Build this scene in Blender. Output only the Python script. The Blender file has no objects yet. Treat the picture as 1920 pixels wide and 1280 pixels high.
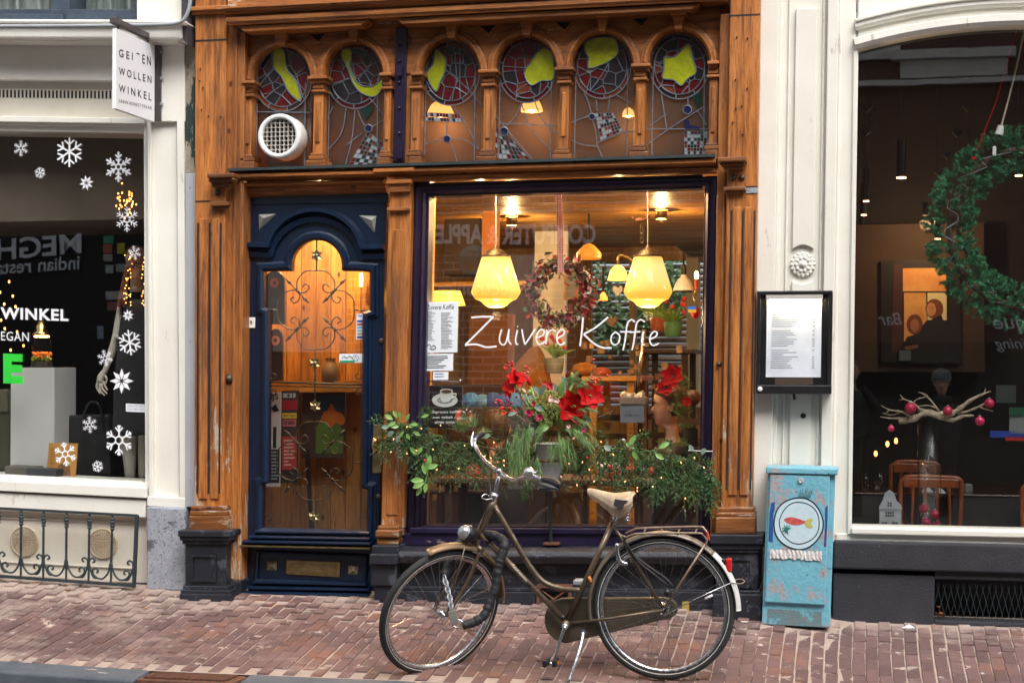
import bpy, math, random
from mathutils import Vector, Matrix
R = math.radians
rnd = random.Random(7)
C = bpy.context.scene.collection
# ---------------------------------------------------------------- camera
F = 3000.0; YAW = 12.04; PITCH = 0.955; CAM = Vector((0, -9.3, 1.41))
cd = bpy.data.cameras.new('camera'); cam = bpy.data.objects.new('camera', cd); C.objects.link(cam)
cam.location = CAM; cam.rotation_euler = (R(90 + PITCH), 0, R(YAW))
cd.sensor_width = 36; cd.lens = F / 1920 * 36; cd.clip_end = 500; cd.clip_start = 0.05
cd.dof.use_dof = True; cd.dof.focus_distance = 8.9; cd.dof.aperture_fstop = 5.6
bpy.context.scene.camera = cam
MW = cam.rotation_euler.to_matrix()
# ---------------------------------------------------------------- light
SUN_EL, SUN_AZ = 52, 150
w = bpy.data.worlds.new('World'); bpy.context.scene.world = w; w.use_nodes = True
nt = w.node_tree; bg = nt.nodes['Background']; sky = nt.nodes.new('ShaderNodeTexSky')
sky.sky_type = 'NISHITA'; sky.sun_disc = False; sky.sun_elevation = R(SUN_EL); sky.sun_rotation = R(SUN_AZ)
sky.dust_density = 4; sky.ozone_density = 1
hs = nt.nodes.new('ShaderNodeHueSaturation'); hs.inputs['Saturation'].default_value = 0.38
nt.links.new(sky.outputs[0], hs.inputs['Color']); nt.links.new(hs.outputs[0], bg.inputs[0])
bg.inputs[1].default_value = 0.15
sd = bpy.data.lights.new('sun', 'SUN'); sd.energy = 1.15; sd.angle = R(40); sd.color = (1, .97, .93)
so = bpy.data.objects.new('sun', sd); C.objects.link(so)
so.rotation_euler = (R(90 - SUN_EL), 0, R(180 - SUN_AZ))
vs = bpy.context.scene.view_settings
vs.view_transform = 'Standard'; vs.look = 'None'; vs.gamma = 1; vs.exposure = 1.2; vs.use_curve_mapping = False
bpy.context.scene.render.resolution_x = 1024; bpy.context.scene.render.resolution_y = 682
try:
    cy = bpy.context.scene.cycles; cy.transparent_max_bounces = 24; cy.max_bounces = 8
except Exception: pass

# ---------------------------------------------------------------- geometry helpers
def ray(px, py): return (MW @ Vector(((px - 960) / F, (640 - py) / F, -1)))
def P(px, py, Y=0.0):            # the point of the plane at depth Y seen at photo position px, py
    d = ray(px, py); return CAM + d * ((Y - CAM.y) / d.y)
def PX(px, py, X):
    d = ray(px, py); return CAM + d * ((X - CAM.x) / d.x)
def PZ(px, py, Z):
    d = ray(px, py); return CAM + d * ((Z - CAM.z) / d.z)
def leanc(x):
    t = [(330, 0), (365, .002), (455, .009), (600, .018), (720, .025), (795, .023), (1316, .020), (1420, .016)]
    if x <= t[0][0]: return t[0][1]
    for (a, p), (b, q) in zip(t, t[1:]):
        if x <= b: return p + (q - p) * (x - a) / (b - a)
    return t[-1][1]
SYS = {'c': (leanc, lambda y: -(905 - y) / 18200), 'l': (lambda x: -.005, lambda y: math.tan(R(.3 + (y - 60) * .0030))),
       'r': (lambda x: .0155, lambda y: -(680 - y) / 14500)}
def Q(b, s='c'):
    xl, yt, xr, yb = b; k, sl = SYS[s]; xm, ym = (xl + xr) / 2, (yt + yb) / 2
    def c(x, y): yy = y + sl(y) * (x - xm); return (x + k(x) * (ym - yy), yy)
    return [c(xl, yt), c(xr, yt), c(xr, yb), c(xl, yb)]
class MB:
    def __init__(s): s.v = []; s.f = []; s.m = []
    def add(s, vs, fs, mi=0):
        n = len(s.v); s.v += [Vector(v) for v in vs]
        for f in fs: s.f.append(tuple(i + n for i in f)); s.m.append(mi)
        return s
    def prism(s, pts, dy, mi=0):   # pts: front outline (world), dy: depth along +Y
        n = len(pts); b = [p + Vector((0, dy, 0)) for p in pts]
        fs = [tuple(range(n)), tuple(range(2 * n - 1, n - 1, -1))] + [(i, i + n, (i + 1) % n + n, (i + 1) % n) for i in range(n)]
        return s.add(list(pts) + b, fs, mi)
    def box(s, b, yf, yb, sy='c', mi=0, ):
        return s.prism([P(x, y, yf) for x, y in Q(b, sy)], yb - yf, mi)
    def poly(s, px, yf, yb, mi=0): return s.prism([P(x, y, yf) for x, y in px], yb - yf, mi)
    def wbox(s, a, b, mi=0):
        x0, y0, z0 = a; x1, y1, z1 = b
        return s.add([(x0,y0,z0),(x1,y0,z0),(x1,y1,z0),(x0,y1,z0),(x0,y0,z1),(x1,y0,z1),(x1,y1,z1),(x0,y1,z1)],
                     [(0,3,2,1),(4,5,6,7),(0,1,5,4),(1,2,6,5),(2,3,7,6),(3,0,4,7)], mi)
    def tube(s, pts, r, n=8, closed=False, mi=0, sq=None):
        pts = [Vector(p) for p in pts]; m = len(pts)
        rr = r if isinstance(r, (list, tuple)) else [r] * m
        vs = []; nrm = None
        for i, p in enumerate(pts):
            a = pts[(i - 1) % m] if (i > 0 or closed) else p; b = pts[(i + 1) % m] if (i < m - 1 or closed) else p
            t = (b - a); t = t.normalized() if t.length > 1e-9 else Vector((0, 0, 1))
            if nrm is None:
                nrm = t.orthogonal().normalized()
            nrm = (nrm - t * nrm.dot(t)); nrm = nrm.normalized() if nrm.length > 1e-6 else t.orthogonal().normalized()
            bn = t.cross(nrm)
            for k in range(n):
                an = 2 * math.pi * k / n
                vs.append(p + (nrm * math.cos(an) + bn * math.sin(an)) * rr[i])
        fs = []
        for i in range(m if closed else m - 1):
            for k in range(n):
                a = i * n + k; b = i * n + (k + 1) % n; c = ((i + 1) % m) * n + (k + 1) % n; d = ((i + 1) % m) * n + k
                fs.append((a, b, c, d))
        if not closed: fs += [tuple(range(n - 1, -1, -1)), tuple(range((m - 1) * n, m * n))]
        return s.add(vs, fs, mi)
    def sweep(s, path, prof, closed=False, mi=0):   # path in a facade plane, prof [(in-plane offset, Y offset)] closed outline
        m = len(path); k = len(prof); vs = []
        for i, p in enumerate(path):
            a = path[(i - 1) % m] if (i > 0 or closed) else None; b = path[(i + 1) % m] if (i < m - 1 or closed) else None
            def nn(q, r_): d = r_ - q; v = Vector((-d.z, 0, d.x)); return v.normalized()
            if a is None: n_ = nn(p, b); sc = 1
            elif b is None: n_ = nn(a, p); sc = 1
            else:
                n1, n2 = nn(a, p), nn(p, b); n_ = (n1 + n2); n_ = n_.normalized() if n_.length > 1e-6 else n1
                sc = 1 / max(.35, n_.dot(n1))
            for o, dy in prof: vs.append(p + n_ * (o * sc) + Vector((0, dy, 0)))
        fs = []
        for i in range(m if closed else m - 1):
            for j in range(k):
                a = i * k + j; b = i * k + (j + 1) % k; i2 = (i + 1) % m
                fs.append((a, i2 * k + j, i2 * k + (j + 1) % k, b))
        if not closed: fs += [tuple(range(k)), tuple(range(m * k - 1, (m - 1) * k - 1, -1))]
        return s.add(vs, fs, mi)
    def lathe(s, c, prof, n=16, ax='Z', mi=0, sx=1, caps=False):
        vs = []; c = Vector(c)
        for r, h in prof:
            for k in range(n):
                a = 2 * math.pi * k / n
                if ax == 'Z': vs.append(c + Vector((r * math.cos(a) * sx, r * math.sin(a), h)))
                else: vs.append(c + Vector((r * math.cos(a) * sx, h, r * math.sin(a))))
        fs = [(i * n + k, i * n + (k + 1) % n, (i + 1) * n + (k + 1) % n, (i + 1) * n + k) for i in range(len(prof) - 1) for k in range(n)]
        if caps: fs += [tuple(range(n - 1, -1, -1)), tuple(range((len(prof) - 1) * n, len(prof) * n))]
        return s.add(vs, fs, mi)
    def ell(s, c, rx, ry, rz, n=10, m=7, mi=0):
        pr = [(math.sin(math.pi * i / m), -math.cos(math.pi * i / m)) for i in range(m + 1)]
        vs = []; c = Vector(c)
        for r, h in pr:
            for k in range(n):
                a = 2 * math.pi * k / n; vs.append(c + Vector((rx * r * math.cos(a), ry * r * math.sin(a), rz * h)))
        fs = [(i * n + k, i * n + (k + 1) % n, (i + 1) * n + (k + 1) % n, (i + 1) * n + k) for i in range(m) for k in range(n)]
        return s.add(vs, fs, mi)
    def mesh(s, name, mats, off=Vector((0, 0, 0)), smooth=False):
        me = bpy.data.meshes.new(name)
        me.from_pydata([tuple(v - off) for v in s.v], [], s.f)
        for m in (mats if isinstance(mats, (list, tuple)) else [mats]): me.materials.append(m)
        me.polygons.foreach_set('material_index', s.m)
        if smooth: me.polygons.foreach_set('use_smooth', [True] * len(s.f))
        me.validate(); me.update()
        return me
def cat(pts, n=6, closed=False):   # smooth curve through points
    pts = [Vector(p) if len(p) == 3 else Vector((p[0], p[1], 0)) for p in pts]; m = len(pts); out = []
    for i in range(m if closed else m - 1):
        p1, p2 = pts[i], pts[(i + 1) % m]
        p0 = pts[(i - 1) % m] if (i > 0 or closed) else p1 * 2 - p2
        p3 = pts[(i + 2) % m] if (i < m - 2 or closed) else p2 * 2 - p1
        for k in range(n):
            t = k / n
            out.append(.5 * ((2 * p1) + (p2 - p0) * t + (2 * p0 - 5 * p1 + 4 * p2 - p3) * t * t + (3 * p1 - p0 - 3 * p2 + p3) * t ** 3))
    if not closed: out.append(pts[-1])
    return out
def PP(pts, Y, n=6, closed=False): return [P(v.x, v.y, Y) for v in cat(pts, n, closed)]
def arc(cx, cy, r, a0, a1, n=16, ry=None):
    ry = ry or r
    return [(cx + r * math.cos(R(a0 + (a1 - a0) * i / n)), cy - ry * math.sin(R(a0 + (a1 - a0) * i / n))) for i in range(n + 1)]

def bev(o, wd=.004, seg=2):
    m = o.modifiers.new('bevel', 'BEVEL'); m.width = wd; m.segments = seg; m.limit_method = 'ANGLE'; m.angle_limit = R(40)
    m.use_clamp_overlap = True; return o
def thing(name, label, category, loc, group=None):
    o = bpy.data.objects.new(name, None); o.empty_display_size = .1; C.objects.link(o); o.location = loc
    o['label'] = label; o['category'] = category
    if group: o['group'] = group
    return o
def wloc(o):
    v = Vector(o.location)
    while o.parent: o = o.parent; v += Vector(o.location)
    return v
def part(name, mb, mats, parent=None, smooth=False, bevel=0, label=None, stuff=False, at=None):
    off = wloc(parent) if parent else Vector((0, 0, 0))
    loc = Vector((0, 0, 0))
    if at is not None: loc = Vector(at) - off
    o = bpy.data.objects.new(name, mb.mesh(name, mats, off + loc, smooth)); C.objects.link(o)
    o.location = loc
    if parent: o.parent = parent
    if bevel: bev(o, bevel)
    if label: o['label'] = label
    if stuff: o['kind'] = 'stuff'
    return o
def parts(name, mb, mats, parent=None, **kw):      # every separate piece of mb becomes an object of its own
    n = len(mb.v); pa = list(range(n))
    def fd(i):
        while pa[i] != i: pa[i] = pa[pa[i]]; i = pa[i]
        return i
    for f in mb.f:
        a = fd(f[0])
        for i in f[1:]: pa[fd(i)] = a
    gr = {}
    for fi, f in enumerate(mb.f): gr.setdefault(fd(f[0]), []).append(fi)
    out = []
    for fs in gr.values():
        idx = {}; q = MB()
        for fi in fs:
            ff = []
            for i in mb.f[fi]:
                if i not in idx: idx[i] = len(q.v); q.v.append(mb.v[i])
                ff.append(idx[i])
            q.f.append(tuple(ff)); q.m.append(mb.m[fi])
        out.append(part(name, q, mats, parent, **kw))
    return out
def struct(name, mb, mats, bevel=0, smooth=False):
    o = part(name, mb, mats, None, smooth, bevel); o['kind'] = 'structure'; return o
def single(name, mb, mats, label, category, group=None, smooth=False, bevel=0, at=None):
    if at is None:
        at = Vector((sum(v.x for v in mb.v) / len(mb.v), sum(v.y for v in mb.v) / len(mb.v), min(v.z for v in mb.v)))
    o = part(name, mb, mats, None, smooth, bevel, at=at); o['label'] = label; o['category'] = category
    if group: o['group'] = group
    return o
def clone(o, parent, loc=None, rot=None, scale=None):
    c = o.copy(); C.objects.link(c); c.parent = parent
    if loc is not None: c.location = loc
    if rot is not None: c.rotation_euler = rot
    if scale is not None: c.scale = scale
    return c
def copytree(o, parent=None):
    c = o.copy(); C.objects.link(c); c.parent = parent
    for ch in o.children: copytree(ch, c)
    return c
_tc = {}
def glyphs(txt, bold=0.0, shear=0.0, spacing=1.0):
    k = (txt, bold, shear, spacing)
    if k in _tc: return _tc[k]
    cu = bpy.data.curves.new('t', 'FONT'); cu.body = txt; cu.offset = bold; cu.shear = shear; cu.space_character = spacing; cu.resolution_u = 4
    cu.fill_mode = 'FRONT'
    o = bpy.data.objects.new('t', cu); C.objects.link(o)
    dg = bpy.context.evaluated_depsgraph_get(); me = bpy.data.meshes.new_from_object(o.evaluated_get(dg))
    v = [(a.co.x, a.co.y) for a in me.vertices]; f = [tuple(p.vertices) for p in me.polygons]
    bpy.data.objects.remove(o); bpy.data.curves.remove(cu); bpy.data.meshes.remove(me)
    _tc[k] = (v, f); return v, f
def text(mb, txt, tl, tr, bl, br, mapf, bold=0, shear=0, spacing=1, mi=0, capfit=True):
    """lettering stretched over the four given photo positions (top-left .. of its box); mapf turns them into points"""
    v, f = glyphs(txt, bold, shear, spacing)
    if not v: return mb
    x0 = min(a[0] for a in v); x1 = max(a[0] for a in v); y0 = min(a[1] for a in v); y1 = max(a[1] for a in v)
    out = []
    for x, y in v:
        u = (x - x0) / (x1 - x0); t = (y - y0) / max(1e-6, y1 - y0)
        a = [bl[i] * (1 - u) + br[i] * u for i in (0, 1)]; b = [tl[i] * (1 - u) + tr[i] * u for i in (0, 1)]
        out.append(mapf(a[0] * (1 - t) + b[0] * t, a[1] * (1 - t) + b[1] * t))
    return mb.add(out, f, mi)
def tbox(mb, txt, b, Y, sy='c', **k):
    q = Q(b, sy); return text(mb, txt, q[0], q[1], q[3], q[2], lambda x, y: P(x, y, Y), **k)

# ---------------------------------------------------------------- materials
def S(r, g, b):
    f = lambda c: (c / 255 / 12.92) if c <= 10 else ((c / 255 + .055) / 1.055) ** 2.4
    return (f(r), f(g), f(b))
def _new(name):
    m = bpy.data.materials.new(name); m.use_nodes = True; nt = m.node_tree
    return m, nt, nt.nodes['Principled BSDF']
def _coord(nt, st):
    g = nt.nodes.new('ShaderNodeNewGeometry'); mp = nt.nodes.new('ShaderNodeVectorMath'); mp.operation = 'MULTIPLY'
    mp.inputs[1].default_value = st; nt.links.new(g.outputs['Position'], mp.inputs[0]); return mp.outputs[0]
def _noise(nt, co, sc, det=4, rough=.6, dist=0):
    n = nt.nodes.new('ShaderNodeTexNoise'); n.inputs['Scale'].default_value = sc; n.inputs['Detail'].default_value = det
    n.inputs['Roughness'].default_value = rough; n.inputs['Distortion'].default_value = dist; nt.links.new(co, n.inputs['Vector']); return n.outputs['Fac']
def _ramp(nt, fac, stops):
    r = nt.nodes.new('ShaderNodeValToRGB'); e = r.color_ramp.elements
    while len(e) < len(stops): e.new(.5)
    for i, (p, c) in enumerate(stops): e[i].position = p; e[i].color = (*c, 1) if len(c) == 3 else c
    nt.links.new(fac, r.inputs[0]); return r.outputs[0]
def _mix(nt, fac, a, b, mode='MIX'):
    m = nt.nodes.new('ShaderNodeMix'); m.data_type = 'RGBA'; m.blend_type = mode
    if isinstance(fac, float): m.inputs[0].default_value = fac
    else: nt.links.new(fac, m.inputs[0])
    for i, x in ((6, a), (7, b)):
        if isinstance(x, tuple): m.inputs[i].default_value = (*x, 1)
        else: nt.links.new(x, m.inputs[i])
    return m.outputs[2]
def _bump(nt, bs, h, st, dist=.01):
    b = nt.nodes.new('ShaderNodeBump'); b.inputs['Strength'].default_value = st; b.inputs['Distance'].default_value = dist
    nt.links.new(h, b.inputs['Height']); nt.links.new(b.outputs[0], bs.inputs['Normal'])
def pm(name, c1, c2=None, sc=6, rough=.6, metal=0, bump=0, bsc=80, st=(1, 1, 1), spot=None, spot2=None, coat=0, spec=.5, rand=0, rvar=.0):
    m, nt, bs = _new(name); co = _coord(nt, st)
    n = _noise(nt, co, sc, 6)
    c2 = c2 or tuple(x * .82 for x in c1)
    col = _ramp(nt, n, [(.35, c1), (.68, c2)])
    for sp in (spot, spot2):
        if sp:
            c, th, ssc = sp[:3]; th = .5 + (th - .5) * .66; stt = sp[3] if len(sp) > 3 else st
            co2 = _coord(nt, stt); nn = _noise(nt, co2, ssc, 8, .7)
            fa = _ramp(nt, nn, [(th, (0, 0, 0)), (min(.999, th + .03), (1, 1, 1))]); col = _mix(nt, fa, col, c)
    if rand:
        oi = nt.nodes.new('ShaderNodeObjectInfo'); hsv = nt.nodes.new('ShaderNodeHueSaturation')
        mr = nt.nodes.new('ShaderNodeMapRange'); mr.inputs[3].default_value = 1 - rand; mr.inputs[4].default_value = 1 + rand
        nt.links.new(oi.outputs['Random'], mr.inputs[0]); nt.links.new(mr.outputs[0], hsv.inputs['Value']); nt.links.new(col, hsv.inputs['Color']); col = hsv.outputs[0]
    nt.links.new(col, bs.inputs['Base Color']); bs.inputs['Roughness'].default_value = rough; bs.inputs['Metallic'].default_value = metal
    bs.inputs['Coat Weight'].default_value = coat; bs.inputs['Specular IOR Level'].default_value = spec
    if rvar:
        rr = _ramp(nt, _noise(nt, co, sc * 2.3, 5), [(.3, (max(0, rough - rvar),) * 3), (.7, (min(1, rough + rvar),) * 3)]); nt.links.new(rr, bs.inputs['Roughness'])
    if bump: _bump(nt, bs, _noise(nt, co, bsc, 5), bump)
    return m
def wood(name, axis='Z', tint=1.0, wear=.0, cols=None, rough=.42):
    m, nt, bs = _new(name)
    st = {'Z': (1, 1, .07), 'X': (.07, 1, 1), 'Y': (1, .07, 1)}[axis]
    co = _coord(nt, st)
    cols = cols or [(.125, .036, .010), (.385, .135, .030), (.52, .205, .055)]
    cols = [tuple(c * tint for c in k) for k in cols]
    g = _noise(nt, co, 34, 8, .65, .6)
    col = _ramp(nt, g, [(.28, cols[0]), (.47, cols[1]), (.72, cols[2])])
    big = _noise(nt, _coord(nt, tuple(x ** .5 for x in st)), 3.2, 4, .6, .4)     # broad tone
    col = _mix(nt, .8, col, _ramp(nt, big, [(.3, (.34, .28, .22)), (.58, (1, 1, 1))]), 'MULTIPLY')
    fine = _noise(nt, co, 130, 3, .7)                                          # dark pores
    col = _mix(nt, .55, col, _ramp(nt, fine, [(.36, (.25, .18, .14)), (.5, (1, 1, 1))]), 'MULTIPLY')
    vo = nt.nodes.new('ShaderNodeTexVoronoi'); vo.inputs['Scale'].default_value = 7.5      # knots
    kst = {'Z': (1, 1, .55), 'X': (.55, 1, 1), 'Y': (1, .55, 1)}[axis]
    nt.links.new(_coord(nt, kst), vo.inputs['Vector'])
    col = _mix(nt, _ramp(nt, vo.outputs['Distance'], [(.055, (1, 1, 1)), (.10, (0, 0, 0))]), col, (.07, .022, .008))
    if wear:
        wn = _noise(nt, _coord(nt, tuple(x ** .6 for x in st)), 13, 9, .75)
        sx = nt.nodes.new('ShaderNodeSeparateXYZ'); ge = nt.nodes.new('ShaderNodeNewGeometry'); nt.links.new(ge.outputs['Position'], sx.inputs[0])
        mr = nt.nodes.new('ShaderNodeMapRange'); mr.inputs[1].default_value = .2; mr.inputs[2].default_value = 1.5
        mr.inputs[3].default_value = .12 * wear; mr.inputs[4].default_value = 0.0; nt.links.new(sx.outputs[2], mr.inputs[0])
        ad = nt.nodes.new('ShaderNodeMath'); ad.operation = 'ADD'; nt.links.new(wn, ad.inputs[0]); nt.links.new(mr.outputs[0], ad.inputs[1])
        col = _mix(nt, _ramp(nt, ad.outputs[0], [(.635, (0, 0, 0)), (.665, (1, 1, 1))]), col, (.46, .37, .28))
        col = _mix(nt, _ramp(nt, _noise(nt, co, 9, 6, .7), [(.53, (0, 0, 0)), (.64, (.85, .85, .85))]), col, (.10, .042, .020))
    oi = nt.nodes.new('ShaderNodeObjectInfo'); hv = nt.nodes.new('ShaderNodeHueSaturation'); hv.inputs['Saturation'].default_value = 1.0
    mr = nt.nodes.new('ShaderNodeMapRange'); mr.inputs[3].default_value = .76; mr.inputs[4].default_value = 1.14; nt.links.new(oi.outputs['Random'], mr.inputs[0]); nt.links.new(mr.outputs[0], hv.inputs['Value'])
    nt.links.new(col, hv.inputs['Color']); nt.links.new(hv.outputs[0], bs.inputs['Base Color'])
    nt.links.new(_ramp(nt, big, [(.35, (rough + .2,) * 3), (.62, (rough - .05,) * 3)]), bs.inputs['Roughness'])
    _bump(nt, bs, g, .5, .005); return m
def glass_mat(name, tint=(1, 1, 1), f0=.06, rough=0.0, wav=.0):
    m = bpy.data.materials.new(name); m.use_nodes = True; nt = m.node_tree; nt.nodes.clear()
    o = nt.nodes.new('ShaderNodeOutputMaterial'); mx = nt.nodes.new('ShaderNodeMixShader'); ge = nt.nodes.new('ShaderNodeNewGeometry')
    def mth(op, a, b=None):
        n = nt.nodes.new('ShaderNodeMath'); n.operation = op
        for i, x in enumerate((a, b)):
            if x is None: continue
            if isinstance(x, (int, float)): n.inputs[i].default_value = x
            else: nt.links.new(x, n.inputs[i])
        return n.outputs[0]
    dt = nt.nodes.new('ShaderNodeVectorMath'); dt.operation = 'DOT_PRODUCT'; nt.links.new(ge.outputs['Incoming'], dt.inputs[0]); nt.links.new(ge.outputs['Normal'], dt.inputs[1])
    fr = mth('ADD', mth('MULTIPLY', mth('POWER', mth('SUBTRACT', 1, mth('ABSOLUTE', dt.outputs['Value'])), 5), 1 - f0), f0)
    t = nt.nodes.new('ShaderNodeBsdfTransparent'); t.inputs[0].default_value = (*tint, 1)
    g = nt.nodes.new('ShaderNodeBsdfGlossy'); g.inputs['Roughness'].default_value = rough
    nt.links.new(fr, mx.inputs[0]); nt.links.new(t.outputs[0], mx.inputs[1]); nt.links.new(g.outputs[0], mx.inputs[2]); nt.links.new(mx.outputs[0], o.inputs[0])
    if wav:
        b = nt.nodes.new('ShaderNodeBump'); b.inputs['Strength'].default_value = wav; b.inputs['Distance'].default_value = .01
        nt.links.new(_noise(nt, _coord(nt, (1, 1, 1)), 2.2, 2), b.inputs['Height']); nt.links.new(b.outputs[0], g.inputs['Normal'])
    return m
def emit(name, c, s):
    m, nt, bs = _new(name); bs.inputs['Base Color'].default_value = (*c, 1); bs.inputs['Emission Color'].default_value = (*c, 1)
    bs.inputs['Emission Strength'].default_value = s; bs.inputs['Roughness'].default_value = .4; return m
M = {}
M['wood_v'] = wood('oiled_pine_upright', 'Z', 1.12, 1.1); M['wood_h'] = wood('oiled_pine_lengthwise', 'X', 1.08, .7)
M['wood_base'] = wood('worn_pine', 'X', .66, 1.15)
M['plank_in'] = wood('amber_boards', 'X', .9, 0, [(.30,.13,.02),(.60,.30,.05),(.70,.38,.08)], .32); M['plank_v'] = wood('amber_wall_boards', 'Z', .8, 0, [(.36,.17,.035),(.62,.33,.08),(.7,.4,.1)], .45)
M['white'] = pm('cream_paint', (.74,.72,.655), (.66,.64,.57), 2.2, .45, bump=.10, bsc=30, spot=((.50,.47,.40), .70, 9, (1, 1, .2)))
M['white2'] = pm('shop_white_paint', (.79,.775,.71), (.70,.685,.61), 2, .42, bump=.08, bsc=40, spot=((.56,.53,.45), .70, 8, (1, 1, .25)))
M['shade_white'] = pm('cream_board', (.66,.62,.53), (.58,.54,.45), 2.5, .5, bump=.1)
M['navy'] = pm('navy_gloss_paint', (.0022,.012,.036), (.0018,.009,.027), 5, .34, bump=.12, bsc=50, coat=.1, spot=((.006,.03,.08), .72, 18))
M['purple'] = pm('aubergine_gloss_paint', (.015,.010,.034), (.011,.007,.025), 4, .33, bump=.10, bsc=50, coat=.2)
M['purple_sill'] = pm('flaking_aubergine_paint', (.020,.012,.050), (.014,.009,.038), 4, .38, bump=.25, bsc=60, spot=((.32,.22,.2), .685, 10, (.35,1,1)))
M['stone'] = pm('black_painted_stone', (.009,.011,.017), (.017,.020,.029), 6, .45, bump=.35, bsc=90, spot=((.22,.22,.24), .715, 45), spot2=((.05,.055,.07), .6, 8))
M['plinth'] = pm('anthracite_render', (.019,.019,.025), (.028,.028,.036), 5, .8, bump=.4, bsc=110, spot=((.15,.15,.17), .745, 30))
M['granite'] = pm('grey_granite', (.27,.29,.33), (.36,.38,.42), 18, .75, bump=.5, bsc=120, spot=((.12,.13,.16), .60, 60), spot2=((.10,.10,.12), .66, 4))
M['iron'] = pm('dark_green_iron', (.018,.030,.034), (.03,.045,.05), 20, .45, bump=.3, bsc=120)
M['iron2'] = pm('wrought_iron', (.055,.045,.035), (.11,.085,.06), 30, .45, metal=.6, bump=.3)
M['brass'] = pm('tarnished_brass', (.42,.33,.16), (.22,.16,.07), 18, .34, metal=.9, bump=.15)
M['brass2'] = pm('polished_brass', (.75,.52,.2), (.55,.36,.12), 12, .22, metal=1)
M['lead'] = pm('lead_came', (.10,.12,.145), (.19,.22,.25), 30, .5, metal=.3)
M['glass'] = glass_mat('window_glass', (.97,.985,.975), .12, 0, .02)
M['glass_u'] = glass_mat('old_leaded_glass', (.84,.76,.64), .10, .35, .3)
M['glass_c'] = glass_mat('clear_glass', (.98,.99,.99), .022)
M['steel'] = pm('worn_chrome', (.62,.63,.65), (.42,.42,.44), 25, .22, metal=1, rvar=.1)
M['zinc'] = pm('galvanised_zinc', (.42,.45,.48), (.27,.29,.32), 14, .45, metal=.3, bump=.2, spot=((.14,.12,.10), .68, 12))
M['bike'] = pm('worn_bronze_paint', (.115,.082,.050), (.075,.052,.034), 20, .33, metal=.35, coat=.3, spot=((.20,.10,.045), .63, 45), bump=.1)
M['fender'] = pm('bronze_mudguard', (.19,.125,.07), (.27,.17,.09), 10, .38, metal=.4, spot=((.30,.14,.05), .66, 25))
M['rubber'] = pm('tyre_rubber', (.012,.012,.013), (.022,.022,.023), 40, .6, bump=.5, bsc=200)
M['black'] = pm('black_plastic', (.01,.01,.011), (.016,.016,.018), 10, .35)
M['blackcloth'] = pm('black_nylon', (.008,.008,.010), (.016,.016,.02), 30, .55, bump=.6, bsc=90)
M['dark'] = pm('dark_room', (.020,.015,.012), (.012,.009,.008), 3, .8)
M['white_p'] = pm('white_plastic', (.78,.78,.76), (.72,.72,.70), 5, .35)
M['paper'] = pm('white_paper', (.72,.76,.80), (.68,.72,.76), 3, .8)
M['ink'] = pm('black_ink', (.015,.015,.018), rough=.6)
M['greyink'] = pm('grey_ink', (.28,.30,.33), rough=.7)
M['vinyl'] = pm('white_vinyl', (.85,.87,.9), (.8,.82,.86), 3, .5)
M['red_p'] = pm('red_petals', (.50,.006,.006), (.28,.003,.004), 30, .6, spec=.15, bump=.3, bsc=60)
M['red_b'] = pm('red_berry', (.55,.015,.01), rough=.25)
M['rust'] = pm('rusty_iron', (.16,.06,.03), (.07,.035,.025), 30, .8, bump=.4)
def leafmat(name, a, b, rough=.5):
    m = pm(name, a, b, 9, rough); bs = m.node_tree.nodes['Principled BSDF']; bs.inputs['Subsurface Weight'].default_value = 0; return m
M['fir'] = leafmat('fir_needles', (.028,.085,.028), (.075,.155,.045)); M['fir2'] = leafmat('pine_needles', (.10,.21,.06), (.19,.30,.10))
M['fir3'] = leafmat('artificial_needles', (.025,.19,.085), (.07,.32,.14)); M['leaf'] = leafmat('glossy_leaf', (.10,.22,.05), (.22,.38,.10), .35)
M['leafg'] = leafmat('eucalyptus_leaf', (.12,.19,.14), (.20,.28,.21)); M['twig'] = pm('brown_twig', (.10,.06,.035), (.05,.03,.02), 30, .8)
M['bud'] = leafmat('green_blossom', (.16,.24,.05), (.28,.36,.09))
M['skin'] = pm('skin', (.56,.33,.23), (.48,.26,.17), 8, .5)
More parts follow.
